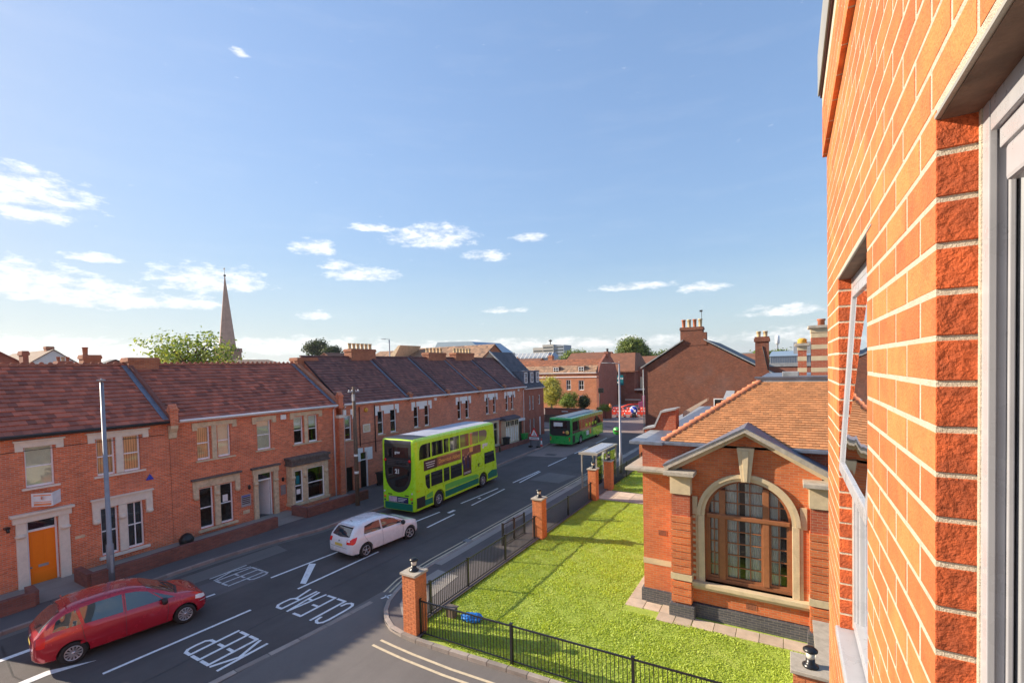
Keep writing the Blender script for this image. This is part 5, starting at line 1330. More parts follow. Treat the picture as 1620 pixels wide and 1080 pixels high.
mb = MB(); mb.lathe((-11.25, 34.55, 3.22), [(.30, -.02), (.30, .02)], 20, 'y'); mb.build('flag', 'sign_green', bf)
mb = MB(); mb.box(-11.45, -11.05, 34.52, 34.527, 3.17, 3.27); mb.build('flag_band', 'ad_dark', bf)
# ---------------------------------------------------------------- our own building: the close brick wall
OW = thing('apartment_building', 'close sunlit orange brick wall of the apartment building filling the right edge', 'building', (.21, 3.49, 0))
X0, YE = .21, 3.49
ZB, ZT = 5.9, 9.80
ops = [(-1.2, 1.022, 6.88, 8.585), (1.81, 2.762, 6.88, 8.585)]
FO = Face('-x', X0)
m = MB(); holed(m, rect(-6, YE-.0015, 5.6, ZT), [rect(*o) for o in [(a-.003, b+.003, c, d+.01) for a, b, c, d in ops]], FO, .10)
m.quad((X0, YE-.0015, 5.6), (9, YE-.0015, 5.6), (9, YE-.0015, ZT), (X0, YE-.0015, ZT))
m.build('mortar', 'mortar', OW)
MB().box(X0-.022, X0+.02, -1.9, YE-.001, 9.437, ZT-.002).build('mortar', 'mortar', OW)
# lower storeys and the long run of wall behind the camera
m = MB(); m.quad((X0+.004, -30, -.02), (X0+.004, YE, -.02), (X0+.004, YE, ZB-.005), (X0+.004, -30, ZB-.005)); m.quad((X0+.004, -30, ZB), (X0+.004, -1.9, ZB), (X0+.004, -1.9, ZT), (X0+.004, -30, ZT))
m.quad((X0+.004, YE, -.02), (9, YE, -.02), (9, YE, ZB), (X0+.004, YE, ZB)); m.quad((9, YE, 0), (9, -30, 0), (9, -30, ZT), (9, YE, ZT))
m.build('lower_wall', 'brick_pillar', OW)
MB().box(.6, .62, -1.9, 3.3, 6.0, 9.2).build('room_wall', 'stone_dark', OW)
z0 = 8.311-.075*36; rows = []
k = 0; z = z0
blist = []
while z+.065 < ZT:
    proud = .022 if z > 9.43 else 0.
    segs = [(-1.9, YE)]
    for (a, b, c, d) in ops:
        if z+.065 > c+.01 and z < d-.005:
            ns = []
            for (p, q) in segs:
                if b <= p or a >= q: ns.append((p, q)); continue
                if a > p: ns.append((p, a))
                if b < q: ns.append((b, q))
            segs = ns
    for (p, q) in segs:
        # lay from the jamb on the left of each pier so that halves alternate at the openings
        u = p; first = .1025 if k % 2 else .215
        if p == -1.9: 
            u = 1.022-.225*14+(0 if k % 2 == 0 else .1125)-.225; first = .215
        while u < q-.012:
            v = min(q, u+first); first = .215
            if q-v < .03 and v < q: v = q
            if v > -1.85 and v-max(u, -1.9) > .02: blist.append((max(u, -1.9), v if v == q else v, z, proud))
            u = v+.0125
    z += .075; k += 1
camx = Vector((0, 0, 8.2))
def key(b):
    c = Vector((X0, (b[0]+b[1])/2, b[2]+.03)); 
    if c.y < .75: return 99+abs(c.y)
    inv = ((c-camx).length)
    vis = abs((c.z-8.2)/max(.2, c.y*.86+.1)) < .85
    return inv if vis else inv+20
blist.sort(key=key)
cache = {}
def brick_mesh(L, rough):
    kk = (round(L, 3), rough)
    if kk in cache: return cache[kk]
    me = bpy.data.meshes.new('brick'); bm = bmesh.new()
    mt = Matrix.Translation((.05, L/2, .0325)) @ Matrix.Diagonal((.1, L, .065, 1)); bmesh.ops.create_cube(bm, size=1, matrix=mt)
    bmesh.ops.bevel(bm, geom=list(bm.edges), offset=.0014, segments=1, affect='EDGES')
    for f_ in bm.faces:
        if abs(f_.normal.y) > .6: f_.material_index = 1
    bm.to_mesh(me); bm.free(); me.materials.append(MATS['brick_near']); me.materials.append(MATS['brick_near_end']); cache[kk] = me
    return me
stuff = MB(); stt = []
org = origin(OW)
for i, (a, b, z, pr) in enumerate(blist):
    jx, jz = -.0009+random.uniform(-.0003, .0003), random.uniform(-.0008, .0008)
    if i < 300:
        o = bpy.data.objects.new('brick', brick_mesh(b-a, 0)); COL.objects.link(o); o.parent = OW
        o.location = Vector((X0-pr+jx, a, z+jz))-org
    else:
        stuff.box(X0-pr+jx, X0-pr+jx+.1, a, b, z+jz, z+.065+jz); stt += [random.random()]*6
so_ = stuff.build('bricks', 'brick_near_stuff', OW, kind='stuff')
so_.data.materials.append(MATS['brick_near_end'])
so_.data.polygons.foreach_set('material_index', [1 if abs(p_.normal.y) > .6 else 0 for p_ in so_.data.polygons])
at = so_.data.attributes.new('tint', 'FLOAT', 'FACE'); at.data.foreach_set('value', stt)
# rough bricks of the two lit reveals, courses showing their stretcher faces
for (a, b, c, d) in ops:
    st = MB(); z = z0
    while z < d:
        if z > c-.05: 
            j = random.uniform(-.001, .001)
            MBq = MB().box(X0+.1005, X0+.14, b+.0005+j, b+.09, z, min(z+.065, d)); 
        z += .075
# lintels: steel angle, packed mortar and stained soffit
for (a, b, c, d) in ops:
    MB().box(X0-.003, X0+.004, a-.1, b+.0, d, d+.006).build('lintel_angle', 'cream_grey', OW)
    MB().box(X0+.004, X0+.12, a-.1, b+.004, d-.002, d+.004).build('soffit', 'soffit', OW)
# parapet: oversailing eaves
mb = MB(); mb.box(.182, .5, -12, YE+.11, ZT+.045, ZT+.30); mb.build('fascia', 'fascia', OW)
MB().box(.192, .5, -12, YE+.09, ZT, ZT+.045).build('eaves_soffit', 'soffit', OW)
MB().box(.170, .182, -12, YE+.12, ZT+.06, ZT+.32).build('gutter', 'cream_grey', OW, bevel=.008)
MB().box(.175, 9.1, -30, YE+.12, ZT+.30, ZT+.36).build('roof', 'slate_cap', OW)
# window of this flat (far jamb and head) and the next window
def upvc_window(y0, y1, z0, z1, near):
    xf = X0+.052; xb = xf+.07
    P = OW
    mb = MB(); mb.box(xf, xb, y1-.045, y1-.001, z0, z1); mb.box(xf+.006, xb, y1-.062, y1-.045, z0, z1); mb.box(xf+.018, xb, y1-.078, y1-.062, z0, z1)
    if not near: mb.box(xf, xb, y0, y0+.06, z0, z1)
    mb.box(xf, xb, y0+.001, y1-.045, z1-.05, z1-.001); mb.box(xf+.008, xb, y0+.001, y1-.062, z1-.075, z1-.05); mb.box(xf, xb, y0+.001, y1-.045, z0, z0+.05)
    w_ = mb.build('window_frame', 'upvc_near', P, bevel=.004)
    MB().box(xf+.03, xf+.034, y0+.05, y1-.07, z0+.05, z1-.07).build('pane', 'glass_near', w_)
    MB().box(xf-.002, xf+.006, y1-.008, y1, z0, z1).build('sealant', 'mortar', w_)
    return w_, xf
xf = X0+.052
wm_ = MB(); wm_.box(xf, xf+.010, .985, 1.021, 6.9, 8.585); wm_.box(xf+.010, xf+.022, .990, 1.021, 6.9, 8.585); wm_.box(xf+.022, xf+.029, .982, 1.021, 6.9, 8.585)
wn = wm_.build('window_frame', 'upvc_near', OW, bevel=.0015)
hd_ = MB(); hd_.box(xf, xf+.07, -1.2, .982, 8.535, 8.584); hd_.box(xf+.008, xf+.07, -1.2, .975, 8.505, 8.535); hd_.build('frame_head', 'upvc_near', wn, bevel=.003)
sl_ = MB(); sl_.box(xf, xf+.07, -1.2, .982, 6.9, 6.95); sl_.build('frame_sill', 'upvc_near', wn, bevel=.003)
MB().box(xf-.002, xf+.004, 1.012, 1.022, 6.9, 8.585).build('sealant', 'mortar', wn)
MB().box(xf+.029, xf+.034, .994, 1.021, 6.95, 8.5).build('gasket', 'plastic_black', wn)
MB().box(xf+.034, xf+.042, .975, 1.021, 6.95, 8.5).build('sash_stile', 'galv_matt', wn, bevel=.0015)
MB().box(xf+.042, xf+.30, 1.0, 1.006, 6.95, 8.5).build('pane', 'glass_near', wn)
MB().box(xf+.010, xf+.055, -.2, .960, 8.452, 8.503).build('sash_rail', 'upvc_near', wn, bevel=.006)
w2, xf2 = upvc_window(1.81, 2.762, 6.9, 8.585, False)
MB().box(xf2, xf2+.06, 1.87, 2.70, 7.66, 7.71).build('transom', 'upvc_near', w2)
# top-hung casement standing ajar
ca = thing('open_casement', 'white top-hung window casement standing ajar in the brick wall', 'window', (xf2, 2.28, 8.53))
hz = Vector((xf2+.0, 0, 8.53)); ang = math.atan2(.052, .85)
dn = Vector((-math.sin(ang), 0, -math.cos(ang))); ou = Vector((-math.cos(ang), 0, math.sin(ang)))
def cbar(y0, y1, s0, s1, t0=-.022, t1=.004):
    mb = MB(); P = [hz+dn*s0+ou*t0, hz+dn*s1+ou*t0, hz+dn*s1+ou*t1, hz+dn*s0+ou*t1]
    mb.prism([(p.x, y0, p.z) for p in P], (0, y1-y0, 0)); return mb
for (a, b, c, d) in ((1.83, 1.87, 0, .86), (2.695, 2.735, 0, .86), (1.87, 2.695, 0, .045), (1.87, 2.695, .815, .86)):
    cbar(a, b, c, d).build('casement_rail', 'upvc_near', ca, bevel=.004)
cbar(1.865, 2.70, .04, .82, -.012, -.006).build('pane', 'glass_near', ca)
MB().box(xf2-.07, xf2+.02, 1.80, 2.79, 6.84, 6.885).build('sill', 'upvc_near', w2, bevel=.008)
MB().box(xf-.07, xf+.02, -1.2, 1.03, 6.84, 6.885).build('sill', 'upvc_near', wn, bevel=.008)

# ---------------------------------------------------------------- buildings beyond
def gable_house(name, label, cat, x0, x1, y0, y1, ze, zr, ax='x', wm='brick_far', rm='tile_far', over=.3, tiles=None, group=None):
    """ax: direction of the ridge"""
    T = thing(name, label, cat, ((x0+x1)/2, (y0+y1)/2, 0), group=group)
    m = MB()
    if ax == 'x':
        ym = (y0+y1)/2; m.prism([(x0, y0, 0), (x0, y1, 0), (x0, y1, ze), (x0, ym, zr-.1), (x0, y0, ze)], (x1-x0, 0, 0))
    else:
        xm = (x0+x1)/2; m.prism([(x0, y0, 0), (x1, y0, 0), (x1, y0, ze), (xm, y0, zr-.1), (x0, y0, ze)], (0, y1-y0, 0))
    m.build('wall', wm, T)
    r = MB(); e = over; dz = e*(zr-ze)/((y1-y0)/2 if ax == 'x' else (x1-x0)/2)
    if ax == 'x': r.prism([(x0-.15, y0-e, ze-dz), (x0-.15, ym, zr), (x0-.15, y1+e, ze-dz), (x0-.15, y1+e, ze-dz-.12), (x0-.15, ym, zr-.14), (x0-.15, y0-e, ze-dz-.12)], (x1-x0+.3, 0, 0))
    else: r.prism([(x0-e, y0-.15, ze-dz), (xm, y0-.15, zr), (x1+e, y0-.15, ze-dz), (x1+e, y0-.15, ze-dz-.12), (xm, y0-.15, zr-.14), (x0-e, y0-.15, ze-dz-.12)], (0, y1-y0+.3, 0))
    ro = r.build('roof', rm, T)
    if tiles:
        tw, tl = tiles
        if ax == 'x':
            for s, ys in ((1, y0-e),):
                H = ym-y0+e; nv = max(3, round(math.hypot(H, zr-ze)/tl)); nu = round((x1-x0)/tw)
                tilefield('roof_tiles', ro, (x0-.15, ys, ze-dz+.01), ((x1-x0+.3)/nu, 0, 0), (0, H/nv, (zr-ze+dz)/nv), nu, nv, lift=.04, m=rm)
        else:
            H = x1+e-xm; nv = max(3, round(math.hypot(H, zr-ze)/tl)); nu = round((y1-y0)/tw)
            tilefield('roof_tiles', ro, (x1+e, y0-.15, ze-dz+.01), (0, (y1-y0+.3)/nu, 0), (-H/nv, 0, (zr-ze+dz)/nv), nu, nv, lift=.04, m=rm)
    return T, ro
def stack(par, x0, x1, y0, y1, z0, z1, pots, ax='x', wm='brick_chimney', pm='pot_red', ph=.5, pr=.13):
    mb = MB(); mb.box(x0, x1, y0, y1, z0, z1-.35); mb.box(x0-.07, x1+.07, y0-.07, y1+.07, z1-.35, z1-.12); mb.box(x0-.03, x1+.03, y0-.03, y1+.03, z1-.12, z1)
    c = mb.build('chimney', wm, par)
    for k in range(pots):
        t = (k+.5)/pots; p = (x0+(x1-x0)*t, (y0+y1)/2) if ax == 'x' else ((x0+x1)/2, y0+(y1-y0)*t)
        MB().lathe((*p, z1-.02), [(pr, 0), (pr*.9, .05), (pr, ph*.85), (pr*1.2, ph*.88), (pr*1.2, ph), (pr*.9, ph)], 10).build('chimney_pot', pm if k % 2 == 0 else ('pot_cream' if pm == 'pot_red' else pm), c)
    return c
# big brick gable across the far end of the lawn
GB = thing('gabled_house', 'tall dark red brick gable house with a four-pot chimney beyond the hall', 'house', (-9, 56, 0))
YG = 55.5
m = MB(); m.prism([(-14.6, YG, 0), (-1.2, YG, 0), (-1.2, YG, 6.6), (-8.0, YG, 10.62), (-10.2, YG, 10.62), (-14.6, YG, 7.8)], (0, 14, 0)); m.build('wall', 'brick_gable', GB)
# coping along both verges
for a, b in (((-15.0, 7.72), (-10.2, 10.75)), ((-8.0, 10.75), (-.9, 6.62))):
    m = MB(); m.prism([(a[0], YG-.28, a[1]), (b[0], YG-.28, b[1]), (b[0], YG-.28, b[1]+.13), (a[0], YG-.28, a[1]+.13)], (0, .5, 0)); m.build('verge_coping', 'lead_light', GB)
    m = MB(); m.prism([(a[0], YG+.22, a[1]), (b[0], YG+.22, b[1]), (b[0], YG+.22, b[1]+.1), (a[0], YG+.22, a[1]+.1)], (0, 14, 0)); m.build('roof', 'tile_slate', GB)
stack(GB, -10.5, -8.15, YG-.04, YG+1.0, 10.2, 12.25, 4, pr=.2, ph=.9, wm='brick_gable', pm='pot_red')
MB().box(-8.15, -7.75, YG-.05, YG+.6, 10.2, 11.6).build('chimney_shoulder', 'brick_gable', GB)
MB().tube([(-8.3, YG+.5, 12.2), (-8.3, YG+.5, 14.1)], .03, 5).build('aerial', 'iron', GB); MB().box(-8.5, -8.2, YG+.45, YG+.55, 13.9, 14.1).build('aerial_head', 'iron', GB)
MB().tube([(-14.72, YG-.08, 0), (-14.72, YG-.08, 7.7)], .06, 8).build('downpipe', 'lead_light', GB)
wq = MB(); FG = Face('-y', YG); 
q = MB(); FG.box(q, -7.1, -6.0, 3.35, 3.45, .001, .05); FG.box(q, -7.1, -6.0, 4.2, 4.3, .001, .05); FG.box(q, -7.1, -7.0, 3.45, 4.2, .001, .05); FG.box(q, -6.1, -6.0, 3.45, 4.2, .001, .05); wO = q.build('window', 'white_paint', GB)
fb(FG, -7.0, -6.1, 3.45, 4.2, .001, .02).build('pane', 'glass_dark', wO)
q = MB(); q.prism([(-5.6, 50.5, 4.5), (-4.75, 50.5, 4.5), (-4.6, 51.1, 5.3), (-5.35, 51.1, 5.3)], (0, 0, .1)); tag(q.build('skylight', 'galv_matt'), 'grey tilted roof hatch behind the row of hip tiles', 'skylight')
# ranges behind the hall
W2, _ = gable_house('workshop', 'low range with red brick parapet and grey flat roof behind the hall', 'building', -4.5, 9, 62, 74, 6.6, 7.2, 'x', 'brick_far_red', 'tile_slate', .1)
MB().box(-8, 9, 60.9, 61.3, 0, 7.6).build('parapet_wall', 'brick_far_red', W2); MB().box(-8.1, 9, 60.8, 61.4, 7.6, 8.0).build('parapet_coping', 'lead_light', W2)
CH2 = thing('chimney_stack', 'lone tall brick chimney with two cream pots right of the gable house', 'chimney', (-1.6, 38, 0)); stack(CH2, -2.06, -1.2, 38, 38.8, 3, 9.98, 2, wm='brick_gable', pm='pot_cream', ph=.42, pr=.14)
MB().tube([(-1.6, 37.97, 9.3), (-1.25, 37.97, 7.6)], .03, 5).build('stay_bar', 'iron', CH2)
OR, _ = gable_house('far_house', 'far orange tiled roof just right of the gable house', 'house', -10, -3.9, 84, 92, 8.0, 9.6, 'x', 'brick_far', 'tile_far')
WH, wr = gable_house('warehouse', 'far grey metal clad warehouse behind the striped chimneys', 'building', -3.3, 18, 110, 150, 9.3, 10.6, 'x', 'concrete_blue', 'steel_blue', .2)
for k in range(26): MB().box(-3.2+k*.42, -3.14+k*.42, 109.9, 110, 6, 9.2).build('cladding_rib', 'galv_matt', WH)
MB().box(.9, 3.8, 109.6, 109.9, 9.6, 11.9).build('roof_plant', 'galv_matt', WH)
MT = thing('phone_mast', 'distant slim white phone mast on the horizon right of the lone chimney', 'mast', (-3.5, 200, 0))
MB().tube([(-3.5, 200, 0), (-3.5, 200, 16)], [.5, .25], 8).build('pole', 'galv', MT); MB().lathe((-3.5, 200, 14.5), [(.3, 0), (.75, .3), (.75, 3), (.3, 3.3)], 10).build('antennas', 'sign_white', MT)

# mansard building on the junction
YA = 84.
MS = thing('mansard_house', 'long brick building with tiled mansard roof and two dormers at the junction', 'house', (-38, YA, 0))
FA = Face('-y', YA)
xs = [(-37.6+.35, -36.3, 3.6, 5.6), (-34.7, -33.6, 3.6, 5.5), (-42.5, -41.4, 3.6, 5.5), (-37.3, -36.2, .9, 2.6), (-34.6, -33.6, .9, 2.6), (-41.5, -40.4, .9, 2.6)]
m = MB(); holed(m, rect(-50, -31.1, 0, 6.9), [rect(*h) for h in xs], FA, .25)
m.quad((-31.1, YA, 0), (-31.1, YA+11, 0), (-31.1, YA+11, 6.9), (-31.1, YA, 6.9)); m.quad((-50, YA+11, 0), (-50, YA, 0), (-50, YA, 6.9), (-50, YA+11, 6.9)); m.build('wall', 'brick_far', MS)
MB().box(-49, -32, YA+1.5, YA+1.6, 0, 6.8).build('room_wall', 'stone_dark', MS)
for h in xs: sash(FA, MS, *h, rec=.1, fr=.1, bm='white_paint', cols=1)
m = MB(); m.prism([(-31.1, YA-.0, 0), (-31.1, YA+11, 0), (-31.1, YA+11, 7.0), (-31.1, YA+9.8, 8.6), (-31.1, YA+6.5, 10.4), (-31.1, YA+4.5, 10.4), (-31.1, YA+1.2, 8.6), (-31.1, YA, 7.0)], (.45, 0, 0)); m.build('gable_wall', 'brick_far_red', MS)
r = MB(); r.prism([(-50, YA-.25, 6.95), (-50, YA+1.0, 8.3), (-50, YA+5.5, 9.6), (-50, YA+10, 8.3), (-50, YA+11.2, 6.95)], (18.9, 0, 0)); mr_ = r.build('roof', 'tile_far', MS)
tilefield('roof_tiles', mr_, (-50, YA-.27, 6.97), (.35, 0, 0), (0, 1.27/5, 1.35/5), 54, 5, lift=.05, m='tile_tan'); tilefield('roof_tiles', mr_, (-50, YA+1.0, 8.32), (.35, 0, 0), (0, 4.5/14, 1.3/14), 54, 14, lift=.05, m='tile_far')
FA.box(MB(), -50, -31.0, 6.05, 6.2, .001, .12).build('string_course', 'white_paint', MS); FA.box(MB(), -50, -31.0, 6.85, 6.97, .001, .3).build('gutter', 'white_paint', MS)
for x_ in (-39.4, -34.1):
    FA.box(MB(), x_-.7, x_+.7, 6.9, 8.2, -1.6, .0).build('dormer', 'tile_far', MS)
    dd = FA.box(MB(), x_-.55, x_+.55, 7.05, 8.05, .001, .05).build('dormer_window', 'white_paint', MS)
    for k in range(2):
        for j in range(2): FA.box(MB(), x_-.45+k*.5, x_-.05+k*.5, 7.15+j*.45, 7.52+j*.45, .05, .056).build('pane', 'glass_dark', dd)
stack(MS, -31.1, -30.4, YA+4.6, YA+6.4, 9.8, 10.9, 0, wm='brick_far_red'); MB().lathe((-30.75, YA+5.5, 10.9), [(.3, 0), (.22, .1), (.22, .5), (.3, .6)], 8).build('chimney_pot', 'iron', MS)
FE = Face('+x', -30.65); 
# shopping-centre block with the teal sign
AN = thing('shopping_centre', 'brick shopping centre block with teal car park sign and balcony', 'building', (-30, 98, 0))
YC = 97.
m = MB(); m.box(-36, -29.5, YC, YC+14, 0, 6.8); m.box(-29.5, -27.8, YC+.6, YC+14, 0, 6.8); m.box(-27.8, -22, YC+3.5, YC+16, 0, 7.8); m.box(-29.4, -26.2, YC-.6, YC+3, 0, 2.2); m.build('wall', 'brick_far_red', AN)
r = MB(); r.prism([(-36, YC-.4, 6.7), (-27.4, YC-.4, 6.7), (-28.6, YC+4.5, 10.6), (-36, YC+4.5, 10.6)], (0, .001, .25)); r.add([(-27.4, YC-.4, 6.9), (-27.4, YC+12, 6.9), (-28.6, YC+8, 10.8), (-28.6, YC+4.5, 10.8)], [(0, 1, 2, 3)]); r.build('roof', 'tile_far', AN)
FC = Face('-y', YC); sg = FC.box(MB(), -33.1, -29.9, 4.0, 6.1, .001, .3).build('sign_board', 'sign_teal', AN)
MB().box(-27.7, -25.4, YC+.2, YC+3.4, 2.9, 3.15).build('balcony_slab', 'stone_cream', AN)
for x_ in (-27.3, -26.3): MB().box(x_, x_+.45, YC+3.3, YC+3.5, 3.2, 5.6).build('balcony_door', 'cream_paint', AN)
MB().box(-29.5, -26.2, YC-.62, YC-.6, .9, 1.1).build('string_course', 'stone_cream', AN)
q = MB(); q.prism([(-25.4, YC+1, 3.4), (-24.4, YC+1, 4.4), (-23.4, YC+1, 3.4)], (0, 3, 0)); q.build('glass_canopy', 'steel_blue', AN)
text('angel place', .74, Matrix.Translation(-origin(AN)) @ frame((-31.5, YC-.31, 5.45), (1, 0, 0), (0, 0, 1)), 'sign_white', AN, 'sign_lettering', bold=.012)
text('P', .62, Matrix.Translation(-origin(AN)) @ frame((-32.3, YC-.31, 4.45), (1, 0, 0), (0, 0, 1)), 'sign_white', AN, 'sign_lettering', bold=.03)
q = MB(); q.box(-31.6, -30.8, YC-.32, YC-.305, 4.35, 4.6); q.box(-31.45, -30.95, YC-.32, YC-.305, 4.6, 4.75); q.build('sign_symbol', 'sign_white', sg)
for (x0, x1, y0, y1, ze, zr, lab) in ((-64, -51, 96, 106, 8.4, 10.3, 'far orange tiled roof left of the mansard building'), (-50, -39, 112, 122, 9.2, 11.7, 'high orange tiled roof rising behind the mansard building'), (-38, -28, 118, 130, 8.2, 10.4, 'far tiled roof behind the shopping centre'), (-72, -60, 84, 92, 8.5, 10.4, 'far low tiled roof right above the dormered block')):
    gable_house('far_house', lab, 'house', x0, x1, y0, y1, ze, zr, 'x', 'brick_far', 'tile_far')
for (x, y, z, lab) in ((-52.0, 90, 10.3, 'slim brick chimney behind the dormered block'), (-44.5, 92, 10.6, 'brick chimney above the long mansard roof')):
    T = thing('chimney_stack', lab, 'chimney', (x, y, 8)); stack(T, x-.5, x+.5, y, y+.9, 5, z, 2, wm='brick_far', ph=.35)
# concrete tower
TW_ = thing('tower_block', 'distant pale concrete tower block with rooftop dish', 'tower', (-170, 350, 0))
for (x0, x1, y0, y1, z1, mt) in ((-186, -176, 352, 366, 24.5, 'concrete'), (-176, -166, 350, 366, 26.6, 'concrete'), (-166, -157, 351, 366, 25.8, 'concrete_blue')):
    b = MB().box(x0, x1, y0, y1, 0, z1).build('block', mt, TW_)
    for j in range(7):
        z = 8+j*2.6
        if z+1.2 < z1: MB().box(x0+.6, x1-.6, y0-.05, y0-.01, z, z+1.1).build('window_strip', 'glass_dark', b)
MB().tube([(-171, 355, 26), (-171, 355, 31)], .4, 6).build('mast', 'iron', TW_); MB().lathe((-171, 355, 29), [(.3, 0), (1.6, .8), (1.8, 1.3), (.4, 1.6)], 8).build('dish', 'iron', TW_)
def glass_roof(label, x0, x1, y, z0, z1, n, dep=20):
    T = thing('glass_roof', label, 'roof', ((x0+x1)/2, y, 0)); m = MB(); xm = x0+(x1-x0)*.35
    m.prism([(x0, y, z0), (x0+(x1-x0)*.12, y, z1), (x1-(x1-x0)*.28, y, z1-.5), (x1, y, z0-1)], (0, dep, 0)); r_ = m.build('glazing', 'steel_blue', T)
    MB().box(x0, x1, y+1, y+dep-1, 0, z0-.2).build('wall', 'concrete', T)
    for k in range(n+1):
        a = x0+(x1-x0)*k/n; MB().box(a-.12, a+.12, y-.12, y, z0-1, z0+(z1-z0)*.5).build('rib', 'white_paint', r_)
    return T
glass_roof('blue grey glazed roof rising behind the terrace ridge', -118, -92, 140, 14.2, 18.6, 4)
GR = thing('glass_arcade', 'long glazed arcade roof in front of the concrete tower', 'roof', (-105, 200, 0))
m = MB(); m.prism([(-122, 200, 12.5), (-118, 203, 15.2), (-100, 203, 15.0), (-96, 200, 12.5)], (0, 10, .2)); m.box(-124, -94, 201, 215, 0, 12.5); m.build('roof_frame', 'concrete_blue', GR)
for k in range(11): 
    m = MB(); a = -120+k*2.3; m.prism([(a, 199.9, 12.5), (a+.5, 199.9, 12.5), (a+2.2, 199.9, 15.0), (a+1.7, 199.9, 15.0)], (0, .15, 0)); m.build('rib', 'white_paint', GR)
# roofs behind the terrace
gable_house('far_house', 'tan pantiled roof behind the middle chimneys of the terrace', 'house', -50.3, -35.9, 52.5, 60, 9.4, 11.6, 'x', 'brick_far', 'tile_tan', tiles=(.34, .36))
gable_house('far_house', 'tan tiled roof left of the distant street lamp', 'house', -58.6, -50.4, 53.2, 60, 9.8, 11.45, 'x', 'brick_far', 'tile_tan', tiles=(.34, .36))
T = thing('parapet_gable', 'stone coped gable parapet between the two tan roofs behind the terrace', 'wall', (-50, 51.5, 0)); m = MB(); m.prism([(-51.9, 51.2, 9.9), (-49.4, 51.2, 11.9), (-49.0, 51.2, 11.9), (-50.5, 51.2, 9.9)], (0, 4.5, 0)); m.build('coping', 'stone_old', T)
T = thing('chimney_stack', 'small square chimney on the tan roof behind the terrace', 'chimney', (-53, 55, 10)); MB().box(-53.4, -52.5, 55, 55.9, 9, 12.0).build('stack', 'brick_far_red', T)
# skyline at far left
def at(px_, x): return x
gable_house('far_house', 'red brick gable behind the first roof at the far left edge', 'house', -66, -56, 9.4, 13.6, 9.5, 10.95, 'x', 'brick_far_red', 'tile_old')
gable_house('far_house', 'pale rendered house with tan roof behind the orange-door house', 'house', -108, -90, 22.3, 27.0, 10.7, 12.45, 'x', 'render_white', 'tile_tan')
for (x, y0_, y1_, z, n, wm_, lab) in ((-54, 12.78, 13.12, 10.55, 0, 'brick_far_red', 'thin red brick chimney at the far left'), (-92, 24.3, 25.1, 12.9, 0, 'brick_chimney', 'small chimney on the apex of the pale house'), (-50, 13.8, 14.65, 9.62, 3, 'brick_far_red', 'row of three dark pots just above the ridge tiles'), (-52, 15.95, 17.15, 10.2, 0, 'brick_chimney', 'squat brick chimney with a single pot left of the tree')):
    T = thing('chimney_stack', lab, 'chimney', (x, y0_, 8)); stack(T, x-.5, x+.5, y0_, y1_, 6, z, n, ax='y', wm=wm_, ph=.36, pr=.11)
    if x == -52: MB().lathe((x, 16.25, z-.02), [(.2, 0), (.17, .1), (.19, .6), (.22, .62), (.22, .68)], 10).build('chimney_pot', 'pot_red', T)
gable_house('far_house', 'low dark roof between the far left chimney and the tree', 'house', -92, -90, 30.0, 33.4, 10.3, 11.05, 'x', 'brick_far_red', 'tile_slate')
gable_house('far_house', 'long low tiled roof right of the church spire', 'house', -112, -100, 56.5, 66.5, 10.4, 11.55, 'y', 'brick_far', 'tile_tan')
gable_house('far_house', 'small red roof behind the chimney at the start of the smaller terrace', 'house', -90, -80, 66, 76, 10, 12.4, 'y', 'brick_far_red', 'tile_far')
# church
CH = thing('church', 'church with a tall slender stone spire above the rooftops', 'church', (-203, 110, 0))
CS = 7.3/2
m = MB(); m.box(-203-CS, -203+CS, 110-CS, 110+CS, 0, 17.5); m.build('tower', 'stone_spire_red', CH)
m = MB(); m.box(-203-CS-.3, -203+CS+.3, 110-CS-.3, 110+CS+.3, 17.5, 18.0)
for s in range(5):
    t = -CS+.1+s*(2*CS-1)/4
    for a in (-1, 1): m.box(-203+t, -203+t+1.0, 110+a*CS-.3, 110+a*CS+.3, 18.0, 19.2); m.box(-203+a*CS-.3, -203+a*CS+.3, 110+t, 110+t+1., 18.0, 19.2)
m.build('battlements', 'stone_spire_red', CH)
m = MB(); m.lathe((-203, 110, 17.9), [(3.45, 0), (.17, 31.2), (.1, 31.4)], 8)
sp = m.build('spire', 'stone_spire', CH); sp.data.polygons.foreach_set('use_smooth', [False]*len(sp.data.polygons))
for k in range(4): MB().box(-203+math.cos(R(45+90*k))*2.2-.3, -203+math.cos(R(45+90*k))*2.2+.3, 110+math.sin(R(45+90*k))*2.2-.3, 110+math.sin(R(45+90*k))*2.2+.3, 20.5, 22.8).build('lucarne', 'stone_spire', CH)
MB().lathe((-203, 110, 49.2), [(.1, 0), (.5, .3), (.5, .7), (.1, 1.0)], 8).build('finial', 'iron', CH); MB().tube([(-203, 110, 50), (-203, 110, 53)], .07, 5).build('weather_vane', 'iron', CH); MB().box(-203.7, -202.6, 109.95, 110.05, 52.2, 52.7).build('weather_cock', 'iron', CH)

# hills
hm = MB(); pts = []
N = 90
for row in range(5):
    for i in range(N):
        a = R(-95+i*2.2); d = 3000+row*300
        h = (70+28*math.sin(i*.37)+16*math.sin(i*.9+1)+8*math.sin(i*2.1))*math.sin(math.pi*min(1, (row+.0)/4)*.5+.0)
        pts.append((math.sin(a)*d, math.cos(a)*d, max(-20, h*(1.0 if i > 38 else .35))-(30 if row == 0 else 0)))
hm.add(pts, [(r_*N+i, r_*N+i+1, (r_+1)*N+i+1, (r_+1)*N+i) for r_ in range(4) for i in range(N-1)], True); hm.build('hills', 'hill', kind='structure')

